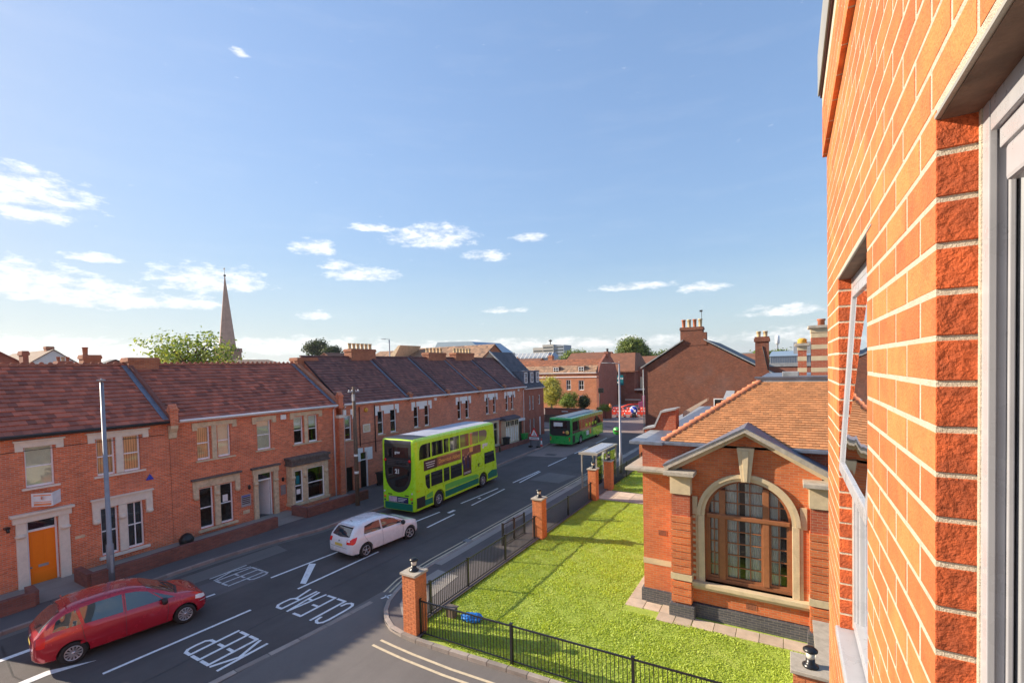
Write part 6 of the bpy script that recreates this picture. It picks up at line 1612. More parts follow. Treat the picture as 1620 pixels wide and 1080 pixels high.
# ---------------------------------------------------------------- trees and shrubs
def tree(name, label, x, y, zc, rx_, ry_, rz_, n, leaf, m='leaf', trunk=.18, ground=0., limbs=7, lobes=9, cat='tree', group=None, fill=.55, holes=.25, z_trunk=None):
    T = thing(name, label, cat, (x, y, ground), group=group)
    zt = zc-rz_*.3
    mb = MB(); mb.tube([(x, y, ground), (x+trunk*.4, y, (ground+zt)/2), (x, y, zt)], [trunk, trunk*.75, trunk*.5], 9); tr = mb.build('trunk', 'bark', T)
    L = []
    for k in range(lobes):
        a = RN.uniform(0, 2*math.pi); ph = RN.uniform(-.5, 1.0); rr = RN.uniform(.35, .78)
        L.append((x+rx_*rr*math.cos(a)*math.cos(ph*.9), y+ry_*rr*math.sin(a)*math.cos(ph*.9), zc+rz_*.7*math.sin(ph), RN.uniform(.28, .52)))
    L.append((x, y, zc+rz_*.45, .5)); L.append((x, y, zc, .6))
    lm = MB()
    for (a, b, c, s) in L: lm.tube([(x, y, zt-.1*rz_), ((x+a)/2, (y+b)/2, (zt+c)/2+.08*rz_), (a, b, c)], [trunk*.42, trunk*.25, trunk*.09], 6)
    lm.build('limbs', 'bark', T)
    Ls = np.array(L); pk = RN.choice(len(L), n, p=(Ls[:, 3]**2/np.sum(Ls[:, 3]**2)))
    d = RN.normal(0, 1, (n, 3)); d /= np.linalg.norm(d, axis=1)[:, None]; rad = RN.uniform(fill, 1.0, n)**.6
    s = Ls[pk, 3][:, None]
    C_ = Ls[pk, :3]+d*rad[:, None]*s*np.array([rx_, ry_, rz_])*1.0
    # clumps: pull the leaves towards random tufts, and leave gaps between them
    tc_ = C_[RN.choice(n, max(20, n//28))]; idx = RN.randint(0, len(tc_), n)
    near = RN.rand(n) < .8
    C_[near] = tc_[idx[near]]+RN.normal(0, leaf*1.9, (near.sum(), 3))
    N_ = RN.normal(0, .75, (n, 3))+np.array([0, 0, .35])+(C_-np.array([x, y, zc]))/np.array([rx_, ry_, rz_])*1.1; N_ /= np.linalg.norm(N_, axis=1)[:, None]
    U = np.cross(N_, RN.normal(0, 1, (n, 3))); U /= np.linalg.norm(U, axis=1)[:, None]; V = np.cross(N_, U)
    sz = RN.uniform(.6, 1.25, n)[:, None]*leaf
    Q = np.stack([C_-U*sz, C_-V*sz*.55, C_+U*sz, C_+V*sz*.55], 1)
    tint = np.clip(.5+RN.normal(0, .2, n)+.38*np.sin(idx*1.7), 0, 1)
    o = quads_mesh('crown', Q, m, T, tint, kind=None)
    return T
tree('tree', 'leafy tree rising behind the ridge of the second house, left of the spire', -46, 21.5, 9.6, 4.3, 4.5, 2.7, 3300, .17, 'leaf_light', .3, fill=.2, lobes=24)
tree('tree', 'light golden tree beside the dormered block', -32.6, 67.5, 3.9, 2.1, 2.0, 3.0, 14000, .12, 'leaf_gold', .15, lobes=16, fill=.1)
tree('tree', 'big round tree on the skyline behind the shopping centre', -37.0, 130, 11.0, 5.2, 5.0, 4.6, 16000, .28, 'leaf', .4, lobes=14)
tree('shrub', 'rounded bright green bush behind the junction wall', -29.4, 66.5, 2.8, 1.9, 1.4, 1.5, 9000, .09, 'leaf_light', .08, cat='bush', lobes=9)
tree('shrub', 'darker bush at the right end of the junction wall', -27.0, 67.5, 2.5, 1.0, 1.0, 1.3, 5000, .09, 'leaf_dark', .08, cat='bush')
tree('shrub', 'low dark hedge beside the rear of the green bus', -24.6, 56.2, .7, 1.2, .6, .5, 3500, .07, 'leaf_dark', .04, cat='bush')
tree('shrub', 'small plants by the black railing right of the junction wall', -24.4, 69.5, 1.6, 1.2, .5, .6, 2500, .07, 'leaf_light', .04, cat='bush')
tree('tree', 'small far tree on the skyline left of the smaller terrace', -138, 104, 16, 4.5, 4.0, 2.6, 4000, .4, 'leaf_dark', .3, lobes=8)
tree('tree', 'low far bush on the skyline right of the spire', -120, 96, 14.3, 2.6, 3.0, 1.3, 2500, .3, 'leaf_dark', .2, lobes=8)
for k, (x, y, z, lab) in enumerate(((-31.5, 150, 9.5, 'far tree right of the big round tree'), (-26, 160, 8.5, 'far low tree just left of the gable house'), (-2, 150, 8.5, 'far trees behind the lone chimney'), (-70, 170, 11.5, 'far tree behind the high orange roof'))): tree('tree', lab, x, y, z, 7, 5, 2.4, 4500, .38, 'leaf', .3, lobes=9)
# far wood
n = 16000; X = RN.uniform(-700, 400, n); Y = 420+RN.uniform(0, 60, n); Z = RN.uniform(0, 1, n)**.7*(9+3*np.sin(X*.05)+2*np.sin(X*.21))
C_ = np.stack([X, Y, Z], 1); U = RN.normal(0, 1, (n, 3)); V = RN.normal(0, 1, (n, 3)); U /= np.linalg.norm(U, axis=1)[:, None]; V /= np.linalg.norm(V, axis=1)[:, None]
wd_ = quads_mesh('wood', np.stack([C_-U*2, C_-V*1.6, C_+U*2, C_+V*1.6], 1), 'leaf_dark', None, RN.rand(n)); wd_['label'] = 'dark line of far woodland along the horizon'; wd_['category'] = 'wood'
# houses between, far off, as low roofs on the horizon
for k in range(16):
    x = -260+k*23+random.uniform(-6, 6); y = 215+random.uniform(-30, 60)
    if -190 < x < -90 : y += 60
    gable_house('far_house', 'distant rooftop on the horizon', 'house', x, x+random.uniform(9, 16), y, y+9, 6.0+random.random(), 8.6+random.random()*1.2, 'x', 'brick_far', random.choice(['tile_far', 'tile_slate', 'tile_tan']), group='distant rooftops')

# walls and fence by the junction
T = thing('garden_wall', 'long brick wall in front of the bushes at the junction', 'wall', (-28, 64, 0), group='walls at the junction')
m = MB(); m.box(-32.0, -25.0, 64, 64.3, 0, 1.9); m.build('wall', 'brick_end', T); MB().box(-32.05, -24.95, 63.95, 64.35, 1.9, 2.0).build('coping', 'stone_dark', T); MB().box(-29.2, -28.2, 63.95, 63.99, 1.45, 1.6).build('street_nameplate', 'sign_white', T)
T = thing('garden_wall', 'brick wall end with plants, right of the long junction wall', 'wall', (-24, 68, 0), group='walls at the junction'); MB().box(-26.0, -23.6, 70, 70.3, 0, 1.7).build('wall', 'brick_end', T)
T = thing('fence', 'brown slatted timber fence below the junction wall', 'fence', (-30, 62.6, 0))
for k in range(30): MB().box(-32.2+k*.2, -32.03+k*.2, 62.6, 62.64, .05, 1.15+random.uniform(-.02, .02)).build('slat', 'wood_fence', T)
MB().box(-32.2, -26.2, 62.64, 62.7, .9, 1.0).build('rail', 'wood_fence', T)
# ---------------------------------------------------------------- vehicles
def cr(xs, ys, x):
    """monotone-ish cubic through key points"""
    if x <= xs[0]: return ys[0]
    if x >= xs[-1]: return ys[-1]
    i = max(j for j in range(len(xs)-1) if xs[j] <= x); h = xs[i+1]-xs[i]; t = (x-xs[i])/h
    def sl(j):
        if j <= 0: return (ys[1]-ys[0])/(xs[1]-xs[0])
        if j >= len(xs)-1: return (ys[-1]-ys[-2])/(xs[-1]-xs[-2])
        a, b = (ys[j]-ys[j-1])/(xs[j]-xs[j-1]), (ys[j+1]-ys[j])/(xs[j+1]-xs[j])
        return 0 if a*b <= 0 else 2*a*b/(a+b)
    m0, m1 = sl(i)*h, sl(i+1)*h
    return (2*t**3-3*t*t+1)*ys[i]+(t**3-2*t*t+t)*m0+(-2*t**3+3*t*t)*ys[i+1]+(t**3-t*t)*m1
def lerpk(K, x): return cr([k[0] for k in K], [k[1] for k in K], x)
def car_body(P, L):
    ns = 90; vs = []; K = None
    for i in range(ns+1):
        u = i/ns; y = L*(.5-.5*math.cos(math.pi*u))*.55+L*u*.45
        zt, zb, w, bl = lerpk(P['top'], y), lerpk(P['bottom'], y), lerpk(P['width'], y), lerpk(P['belt'], y)
        bl = min(bl, zt-.05); gh = min(1., max(0, (zt-bl)/.55)); zm = zb+(bl-zb)*.45
        rw = w*(.93-.20*gh)
        sec = [(0, zb), (w*.55, zb), (w*.88, zb+.01), (w*.965, zb+.07), (w, zm-.06), (w*1.0, zm+.08), (w*.985, bl-.10), (w*.955, bl-.015), (w*.935, bl+.02*gh)]
        for t in (.35, .7, .93): sec.append((w*.935+(rw-w*.935)*t, bl+(zt-bl)*(t*.86)))
        sec += [(rw*.93, bl+(zt-bl)*.915), (rw*.80, bl+(zt-bl)*.965), (rw*.5, bl+(zt-bl)*.992), (0, zt)]
        K = len(sec)
        full = [(a, y, b) for a, b in sec]+[(-a, y, b) for a, b in sec[-2:0:-1]]
        vs += full
    n = 2*K-2
    fs = [(i*n+j, i*n+(j+1) % n, (i+1)*n+(j+1) % n, (i+1)*n+j) for i in range(ns) for j in range(n)]
    fs.append(tuple(range(n))[::-1]); fs.append(tuple(ns*n+j for j in range(n)))
    return vs, fs
def patch(name, m, par, bvh, top, bot, axis, off=.006, nn=16, mm=8, thick=True):
    """a panel that follows the body: top and bottom are polylines in the projected view"""
    def samp(pl, t):
        d = [0]
        for a, b in zip(pl[:-1], pl[1:]): d.append(d[-1]+math.dist(a, b))
        s = t*d[-1]
        for i in range(len(pl)-1):
            if s <= d[i+1]+1e-9:
                k = (s-d[i])/max(1e-9, d[i+1]-d[i]); return tuple(pl[i][q]+(pl[i+1][q]-pl[i][q])*k for q in (0, 1))
        return pl[-1]
    vs = []; ok = []
    for i in range(nn+1):
        a, b = samp(top, i/nn), samp(bot, i/nn)
        for j in range(mm+1):
            p = (a[0]+(b[0]-a[0])*j/mm, a[1]+(b[1]-a[1])*j/mm)
            if axis in ('r', 'l'): o = Vector((3 if axis == 'r' else -3, p[0], p[1])); d = Vector((-1 if axis == 'r' else 1, 0, 0))
            elif axis == 't': o = Vector((p[0], p[1], 5)); d = Vector((0, 0, -1))
            elif axis == 'b': o = Vector((p[0], -3, p[1])); d = Vector((0, 1, 0))
            else: o = Vector((p[0], 20, p[1])); d = Vector((0, -1, 0))
            h = bvh.ray_cast(o, d)
            if h[0] is None: ok.append(False); vs.append(o+d*3); continue
            nrm = h[1] if h[1].dot(d) < 0 else -h[1]
            ok.append(True); vs.append(h[0]+nrm*off)
    fs = []
    for i in range(nn):
        for j in range(mm):
            q = (i*(mm+1)+j, i*(mm+1)+j+1, (i+1)*(mm+1)+j+1, (i+1)*(mm+1)+j)
            if all(ok[k] for k in q): fs.append(q)
    mb = MB(); mb.add(vs, fs, True); return mb.build(name, m, par, local=True, smooth=True, fix=False)
def wheel(par, x, y, r, side, steer=0, wd=.2, rimm='rim_silver', spokes=9, tm='rubber', rr=.66, name='wheel'):
    c = bpy.data.objects.new(name, None)
    s = side
    mb = MB(); mb.lathe((0, 0, 0), [(r*.62, s*-wd/2), (r*.93, s*-wd/2), (r, s*-wd*.36), (r, s*wd*.36), (r*.93, s*wd/2), (r*rr+.01, s*wd/2), (r*rr, s*wd*.42)], 28, 'x'); t_ = mb.build('wheel', tm, par, local=True)
    t_.location = (x, y, r); t_.rotation_euler = (0, 0, steer)
    mb = MB(); mb.lathe((0, 0, 0), [(r*rr, s*wd*.30), (r*rr, s*wd*.5), (r*rr*.9, s*wd*.47), (r*rr*.88, s*wd*.30)], 28, 'x'); rim = mb.build('rim', rimm, t_, local=True)
    mb = MB(); mb.lathe((0, 0, 0), [(r*rr*.9, s*wd*.18), (r*rr*.9, s*wd*.2)], 20, 'x'); mb.build('brake_disc', 'rim_dark', t_, local=True)
    mb = MB()
    for k in range(spokes):
        a = 2*math.pi*k/spokes; ca, sa = math.cos(a), math.sin(a); hw = r*rr*.115 if spokes > 6 else r*rr*.16
        P = [(hw*.8, r*rr*.12), (hw, r*rr*.9), (-hw, r*rr*.9), (-hw*.8, r*rr*.12)]
        mb.prism([(s*wd*.36, p*ca-q*sa, p*sa+q*ca) for p, q in P], (s*wd*.10, 0, 0))
    mb.lathe((0, 0, 0), [(r*.16, s*wd*.34), (r*.16, s*wd*.49), (r*.05, s*wd*.52)], 12, 'x'); mb.build('spokes', rimm, t_, local=True)
    return t_
def cut(o, cyls):
    """wheel arches"""
    for (x, y, z, r, w_) in cyls:
        c = MB(); c.lathe((x, y, z), [(r, -w_/2), (r, w_/2)], 36, 'x'); co = c.build('cutter', None, o.parent, local=True)
        bm = bmesh.new(); bm.from_mesh(co.data); bmesh.ops.recalc_face_normals(bm, faces=bm.faces); bm.to_mesh(co.data); bm.free()
        md = o.modifiers.new('b', 'BOOLEAN'); md.operation = 'DIFFERENCE'; md.object = co; md.solver = 'EXACT'
        dg = bpy.context.evaluated_depsgraph_get(); dg.update()
        me = bpy.data.meshes.new_from_object(o.evaluated_get(dg)); o.modifiers.clear(); old = o.data; o.data = me
        bpy.data.objects.remove(co)
def make_car(label, loc, rz, P, L, paint, wb, wr, half, glassy, extras, rimsp, steer=0., group='cars in the street'):
    T = thing('car', label, 'car', (loc[0], loc[1], .0), rz, group)
    vs, fs = car_body(P, L)
    mb = MB(); mb.add(vs, fs, True); body = mb.build('body', paint, T, local=True, smooth=True, fix=True)
    bv = BVHTree.FromPolygons([Vector(v) for v in vs], fs)
    cut(body, [(sx*(half-.08), y, wr+.0, wr+.055, .44) for y in wb for sx in (-1, 1)])
    for p in body.data.polygons: p.use_smooth = True
    md = body.data
    try: body.data.set_sharp_from_angle(angle=R(38))
    except Exception: pass
    MB().box(-half+.30, half-.30, .35, L-.4, .16, .5).build('underbody', 'plastic_black', T, local=True)
    for y in wb:
        for sx in (-1, 1): 
            MB().lathe((sx*(half-.17), y, wr), [(wr+.05, -.10*sx), (wr+.05, -.085*sx)], 24, 'x').build('arch_liner', 'plastic_black', T, local=True)
            wheel(T, sx*(half-.115), y, wr, sx, steer if y > L/2 else 0, spokes=rimsp)
    for sd in ('r', 'l'):
        for nm, mt, tp, bt in glassy['side']: patch(nm, mt, T, bv, tp, bt, sd, off=.006 if mt.startswith('glass') else .004)
    for nm, mt, tp, bt, ax in glassy['ends']: patch(nm, mt, T, bv, tp, bt, ax, off=.007, nn=20, mm=10)
    for nm, mt, tp, bt, ax, of in extras: patch(nm, mt, T, bv, tp, bt, ax, off=of, nn=10, mm=5)
    return T, bv
# red people carrier: local +Y is forwards, y = 0 at the rear bumper
P = dict(top=[(0, .60), (.03, .92), (.10, 1.02), (.30, 1.27), (.62, 1.53), (.95, 1.62), (1.6, 1.655), (2.15, 1.63), (2.55, 1.53), (3.05, 1.25), (3.38, 1.07), (3.75, .98), (4.05, .84), (4.22, .68), (4.30, .50)],
         bottom=[(0, .36), (.2, .25), (.7, .2), (3.5, .19), (4.1, .22), (4.30, .34)], width=[(0, .62), (.05, .74), (.25, .84), (.9, .875), (2.2, .88), (3.4, .875), (3.9, .82), (4.15, .70), (4.28, .48), (4.3, .40)],
         belt=[(0, .86), (.5, .96), (1.2, .99), (2.4, .96), (3.3, .92), (3.8, .83), (4.3, .55)])
side = [('rear_quarter_glass', 'glass_car', [(.50, 1.30), (.70, 1.42), (.92, 1.47)], [(.42, 1.05), (.7, 1.06), (1.02, 1.06)]),
        ('rear_door_glass', 'glass_car', [(1.00, 1.48), (1.4, 1.52), (1.98, 1.52)], [(1.10, 1.04), (1.5, 1.03), (1.98, 1.02)]),
        ('front_door_glass', 'glass_car', [(2.06, 1.515), (2.35, 1.47), (2.62, 1.37)], [(2.06, 1.02), (2.6, 1.01), (2.98, 1.005)]),
        ('front_quarter_glass', 'glass_car', [(2.72, 1.32), (2.9, 1.22), (3.06, 1.12)], [(3.04, 1.0), (3.1, .99), (3.32, .985)]),
        ('door_moulding', 'car_red', [(.98, .60), (1.5, .60), (2.95, .58)], [(.98, .52), (1.5, .52), (2.95, .50)]),
        ('door_seam', 'plastic_black', [(2.015, 1.52), (2.02, 1.0), (2.02, .30)], [(2.027, 1.52), (2.032, 1.0), (2.032, .30)]),
        ('door_seam', 'plastic_black', [(1.02, 1.04), (1.06, .7), (1.15, .30)], [(1.032, 1.04), (1.072, .7), (1.162, .30)]),
        ('door_seam', 'plastic_black', [(3.08, .98), (3.10, .7), (3.04, .30)], [(3.092, .98), (3.112, .7), (3.052, .30)]),
        ('door_handle', 'car_red', [(1.25, .93), (1.45, .93)], [(1.25, .90), (1.45, .90)]), ('door_handle', 'car_red', [(2.16, .92), (2.36, .92)], [(2.16, .89), (2.36, .89)]),
        ('headlight', 'light_white', [(3.88, .80), (4.0, .79), (4.16, .73)], [(3.86, .70), (4.05, .64), (4.2, .62)]),
        ('rear_side_light', 'light_red', [(.09, .97), (.16, 1.0), (.28, .96)], [(.07, .72), (.14, .70), (.24, .72)]),
        ('sill_trim', 'plastic_black', [(.95, .235), (2, .235), (3.1, .235)], [(.95, .205), (2, .205), (3.1, .205)]),
        ('bumper_strip', 'galv_matt', [(4.0, .58), (4.1, .57), (4.24, .54)], [(4.0, .555), (4.1, .545), (4.24, .515)])]
ends = [('windscreen', 'glass_car', [(-.58, 2.60), (0, 2.52), (.58, 2.60)], [(-.70, 3.28), (0, 3.42), (.70, 3.28)], 't'),
        ('rear_screen', 'glass_car', [(-.52, 1.50), (0, 1.53), (.52, 1.50)], [(-.62, 1.10), (0, 1.05), (.62, 1.10)], 'b')]
ex = [('number_plate', 'plate_yellow', [(-.26, .80), (.26, .80)], [(-.26, .70), (.26, .70)], 'b', .02), ('rear_emblem', 'galv', [(-.05, .93), (.05, .93)], [(-.05, .86), (.05, .86)], 'b', .01),
      ('bumper_line', 'plastic_black', [(-.7, .58), (0, .58), (.7, .58)], [(-.7, .55), (0, .55), (.7, .55)], 'b', .006), ('roof_seam', 'plastic_black', [(-.57, 1.0), (-.57, 2.4)], [(-.56, 1.0), (-.56, 2.4)], 't', .004), ('roof_seam', 'plastic_black', [(.57, 1.0), (.57, 2.4)], [(.56, 1.0), (.56, 2.4)], 't', .004),
      ('bonnet_seam', 'plastic_black', [(-.55, 3.95), (0, 4.08), (.55, 3.95)], [(-.55, 3.965), (0, 4.095), (.55, 3.965)], 't', .004), ('scuttle', 'plastic_black', [(-.72, 3.30), (0, 3.44), (.72, 3.30)], [(-.72, 3.38), (0, 3.52), (.72, 3.38)], 't', .004)]
RC, bv = make_car('dark red people carrier driving at the lower left', (-18.78, 4.30), -R(10.0), P, 4.30, 'car_red', (.82, 3.56), .31, .88, dict(side=side, ends=ends), ex, 12)
for sx in (-1, 1): MB().lathe((sx*.97, 2.98, 1.0), [(.03, -.06), (.10, -.05), (.12, .02), (.08, .08)], 10, 'y').build('door_mirror', 'plastic_black', RC, local=True); MB().box(min(sx*.86, sx*.95), max(sx*.86, sx*.95), 2.96, 3.02, .96, .99).build('mirror_arm', 'plastic_black', RC, local=True)
MB().tube([(0, .62, 1.55), (0, .45, 1.72)], .008, 5).build('aerial', 'plastic_black', RC, local=True)
MB().tube([(.0, .10, 1.08), (.28, .22, 1.22)], .012, 5).build('rear_wiper', 'plastic_black', RC, local=True)
MB().tube([(.55, 3.36, 1.10), (-.05, 3.10, 1.27)], .012, 5).build('wiper', 'plastic_black', RC, local=True); MB().tube([(-.1, 3.42, 1.10), (-.6, 3.05, 1.22)], .012, 5).build('wiper', 'plastic_black', RC, local=True)
MB().box(-.5, .5, .70, .74, 1.63, 1.65).build('spoiler', 'car_red', RC, local=True, bevel=.01)
# white hatchback
P = dict(top=[(0, .55), (.03, .78), (.10, .95), (.22, 1.12), (.42, 1.34), (.62, 1.44), (1.1, 1.50), (1.7, 1.51), (2.2, 1.46), (2.6, 1.32), (3.05, 1.08), (3.3, .98), (3.7, .90), (3.98, .78), (4.14, .62), (4.22, .46)],
         bottom=[(0, .32), (.2, .23), (.7, .19), (3.5, .18), (4.0, .2), (4.22, .3)], width=[(0, .60), (.05, .72), (.22, .83), (.7, .875), (2.2, .88), (3.3, .875), (3.8, .82), (4.05, .68), (4.18, .46), (4.22, .38)],
         belt=[(0, .80), (.5, .96), (1.2, .95), (2.4, .90), (3.2, .86), (3.7, .78), (4.22, .5)])
side = [('rear_door_glass', 'glass_car', [(.86, 1.33), (1.3, 1.39), (1.68, 1.39)], [(.74, 1.02), (1.2, 1.01), (1.68, .99)]),
        ('front_door_glass', 'glass_car', [(1.76, 1.39), (2.2, 1.36), (2.56, 1.22)], [(1.76, .985), (2.3, .97), (2.92, .955)]),
        ('front_quarter_glass', 'glass_car', [(2.64, 1.18), (2.8, 1.1), (2.9, 1.04)], [(2.96, .95), (3.0, .95), (3.14, .945)]),
        ('door_seam', 'rim_dark', [(1.715, 1.38), (1.72, .95), (1.72, .28)], [(1.726, 1.38), (1.731, .95), (1.731, .28)]),
        ('door_seam', 'rim_dark', [(.72, 1.0), (.85, .75), (1.10, .50)], [(.731, 1.0), (.861, .75), (1.111, .50)]),
        ('door_seam', 'rim_dark', [(2.93, .94), (2.95, .6), (2.86, .28)], [(2.941, .94), (2.961, .6), (2.871, .28)]),
        ('door_handle', 'car_white', [(.95, .88), (1.12, .88)], [(.95, .85), (1.12, .85)]), ('door_handle', 'car_white', [(1.86, .86), (2.04, .86)], [(1.86, .83), (2.04, .83)]),
        ('headlight', 'light_white', [(3.62, .78), (3.85, .76), (4.08, .66)], [(3.7, .70), (3.9, .62), (4.1, .58)]),
        ('rear_side_light', 'light_red', [(.09, .92), (.20, .98), (.40, 1.0)], [(.07, .74), (.16, .72), (.26, .78)]),
        ('sill_trim', 'plastic_black', [(.95, .21), (2, .21), (3.0, .21)], [(.95, .19), (2, .19), (3.0, .19)])]
ends = [('windscreen', 'glass_car', [(-.56, 2.30), (0, 2.20), (.56, 2.30)], [(-.70, 3.05), (0, 3.20), (.70, 3.05)], 't'),
        ('rear_screen', 'glass_car', [(-.50, 1.34), (0, 1.36), (.50, 1.34)], [(-.60, 1.02), (0, .97), (.60, 1.02)], 'b')]
ex = [('number_plate', 'plate_yellow', [(-.26, .73), (.26, .73)], [(-.26, .62), (.26, .62)], 'b', .02), ('rear_emblem', 'galv', [(-.05, .86), (.05, .86)], [(-.05, .80), (.05, .80)], 'b', .012),
      ('tail_light', 'light_red', [(-.78, .93), (-.50, .91)], [(-.80, .74), (-.52, .74)], 'b', .008), ('tail_light', 'light_red', [(.50, .91), (.78, .93)], [(.52, .74), (.80, .74)], 'b', .008),
      ('reversing_light', 'light_white', [(.54, .90), (.68, .91)], [(.55, .84), (.69, .85)], 'b', .012),
      ('bumper_insert', 'plastic_black', [(-.55, .34), (0, .35), (.55, .34)], [(-.50, .26), (0, .26), (.50, .26)], 'b', .008), ('boot_seam', 'rim_dark', [(-.55, .575), (0, .57), (.55, .575)], [(-.55, .563), (0, .558), (.55, .563)], 'b', .004),
      ('bonnet_seam', 'rim_dark', [(-.55, 3.85), (0, 4.0), (.55, 3.85)], [(-.55, 3.862), (0, 4.012), (.55, 3.862)], 't', .004), ('scuttle', 'plastic_black', [(-.70, 3.07), (0, 3.22), (.70, 3.07)], [(-.70, 3.13), (0, 3.28), (.70, 3.13)], 't', .004)]
WC, bv2 = make_car('white five-door hatchback following the double-decker bus', (-17.05, 13.62), -R(4.0), P, 4.22, 'car_white', (.80, 3.40), .315, .88, dict(side=side, ends=ends), ex, 5, steer=R(-14))
for sx in (-1, 1): MB().lathe((sx*.97, 2.86, .99), [(.03, -.06), (.10, -.05), (.12, .02), (.08, .08)], 10, 'y').build('door_mirror', 'plastic_black', WC, local=True); MB().box(min(sx*.86, sx*.95), max(sx*.86, sx*.95), 2.84, 2.90, .95, .98).build('mirror_arm', 'plastic_black', WC, local=True)
MB().tube([(0, .75, 1.46), (0, .65, 1.56)], .01, 5).build('aerial', 'plastic_black', WC, local=True)
MB().tube([(0, .12, 1.0), (-.25, .22, 1.13)], .012, 5).build('rear_wiper', 'plastic_black', WC, local=True)
MB().box(-.48, .48, .34, .52, 1.385, 1.415).build('spoiler', 'car_white', WC, local=True, bevel=.01)

# ---- buses: local +Y forwards, right-hand side is +X
def bus_body(par, L, Wd, H, paint, zb=.28, rt=.16, rv=.16, front_lean=.35, rear_lean=.05, name='body'):
    hw = Wd/2; ns = 40; vs = []; ys = []
    for i in range(ns+1):
        t = i/ns
        # spacing is finer at the ends so that the corners come out round
        ys.append(L*(.5-.5*math.cos(math.pi*t)))
    def sect(y):
        e = 1.
        d0, d1 = y, L-y
        ins = 0
        for d, rr in ((d0, rv), (d1, rv*1.6)):
            if d < rr: ins = max(ins, rr-math.sqrt(max(0, rr*rr-(rr-d)**2)))
        w = hw-ins; top = H-ins*.9
        pts = [(0, zb), (w-.04, zb), (w, zb+.05), (w, top-rt)]
        for k in range(1, 7):
            a = math.pi/2*k/6; pts.append((w-rt+rt*math.cos(a), top-rt+rt*math.sin(a)))
        pts.append((0, top+.03))
        out = []
        for (a, b) in pts:
            f = max(0, (b-1.2)/(H-1.2)); sh = 0
            if d1 < 2.0: sh = -front_lean*f**1.6*(1-d1/2.0)
            if d0 < 1.0: sh = rear_lean*f*(1-d0)
            out.append((a, y+sh, b))
        return out
    K = None
    for y in ys:
        s = sect(y); K = len(s); vs += s+[(-a, b, c) for a, b, c in s[-2:0:-1]]
    n = 2*K-2
    fs = [(i*n+j, i*n+(j+1) % n, (i+1)*n+(j+1) % n, (i+1)*n+j) for i in range(ns) for j in range(n)]
    fs.append(tuple(range(n))[::-1]); fs.append(tuple(ns*n+j for j in range(n)))
    mb = MB(); mb.add(vs, fs, True); b = mb.build(name, paint, par, local=True, smooth=True, fix=True)
    return b, BVHTree.FromPolygons([Vector(v) for v in vs], fs)
DB = thing('double_decker_bus', 'bright green double-decker bus with advert and number 21 seen from behind', 'bus', (-19.22, 19.55, 0), R(2.2))
Lb = 9.35; Wb = 2.5; Hb = 4.33
body, bb = bus_body(DB, Lb, Wb, Hb, 'bus_lime_side', zb=.27, front_lean=.55, rv=.2)
hw = Wb/2
for y in (2.15, 7.15): pass
cut(body, [(sx*(hw-.1), y, .5, .56, .6) for y in (2.15, 7.15) for sx in (-1, 1)])
try: body.data.set_sharp_from_angle(angle=R(35))
except Exception: pass
def bp(nm, m, a, b, c, d, ax='r', off=.006, nn=6, mm=4, tl=0, tr=0, top=None, bot=None):
    """rectangular panel y a..b, z c..d on a side, or x a..b on an end"""
    tp = top or [(a+tl, d), (b+tr, d)]; bt = bot or [(a, c), (b, c)]
    return patch(nm, m, DB, bb, tp, bt, ax, off, nn, mm)
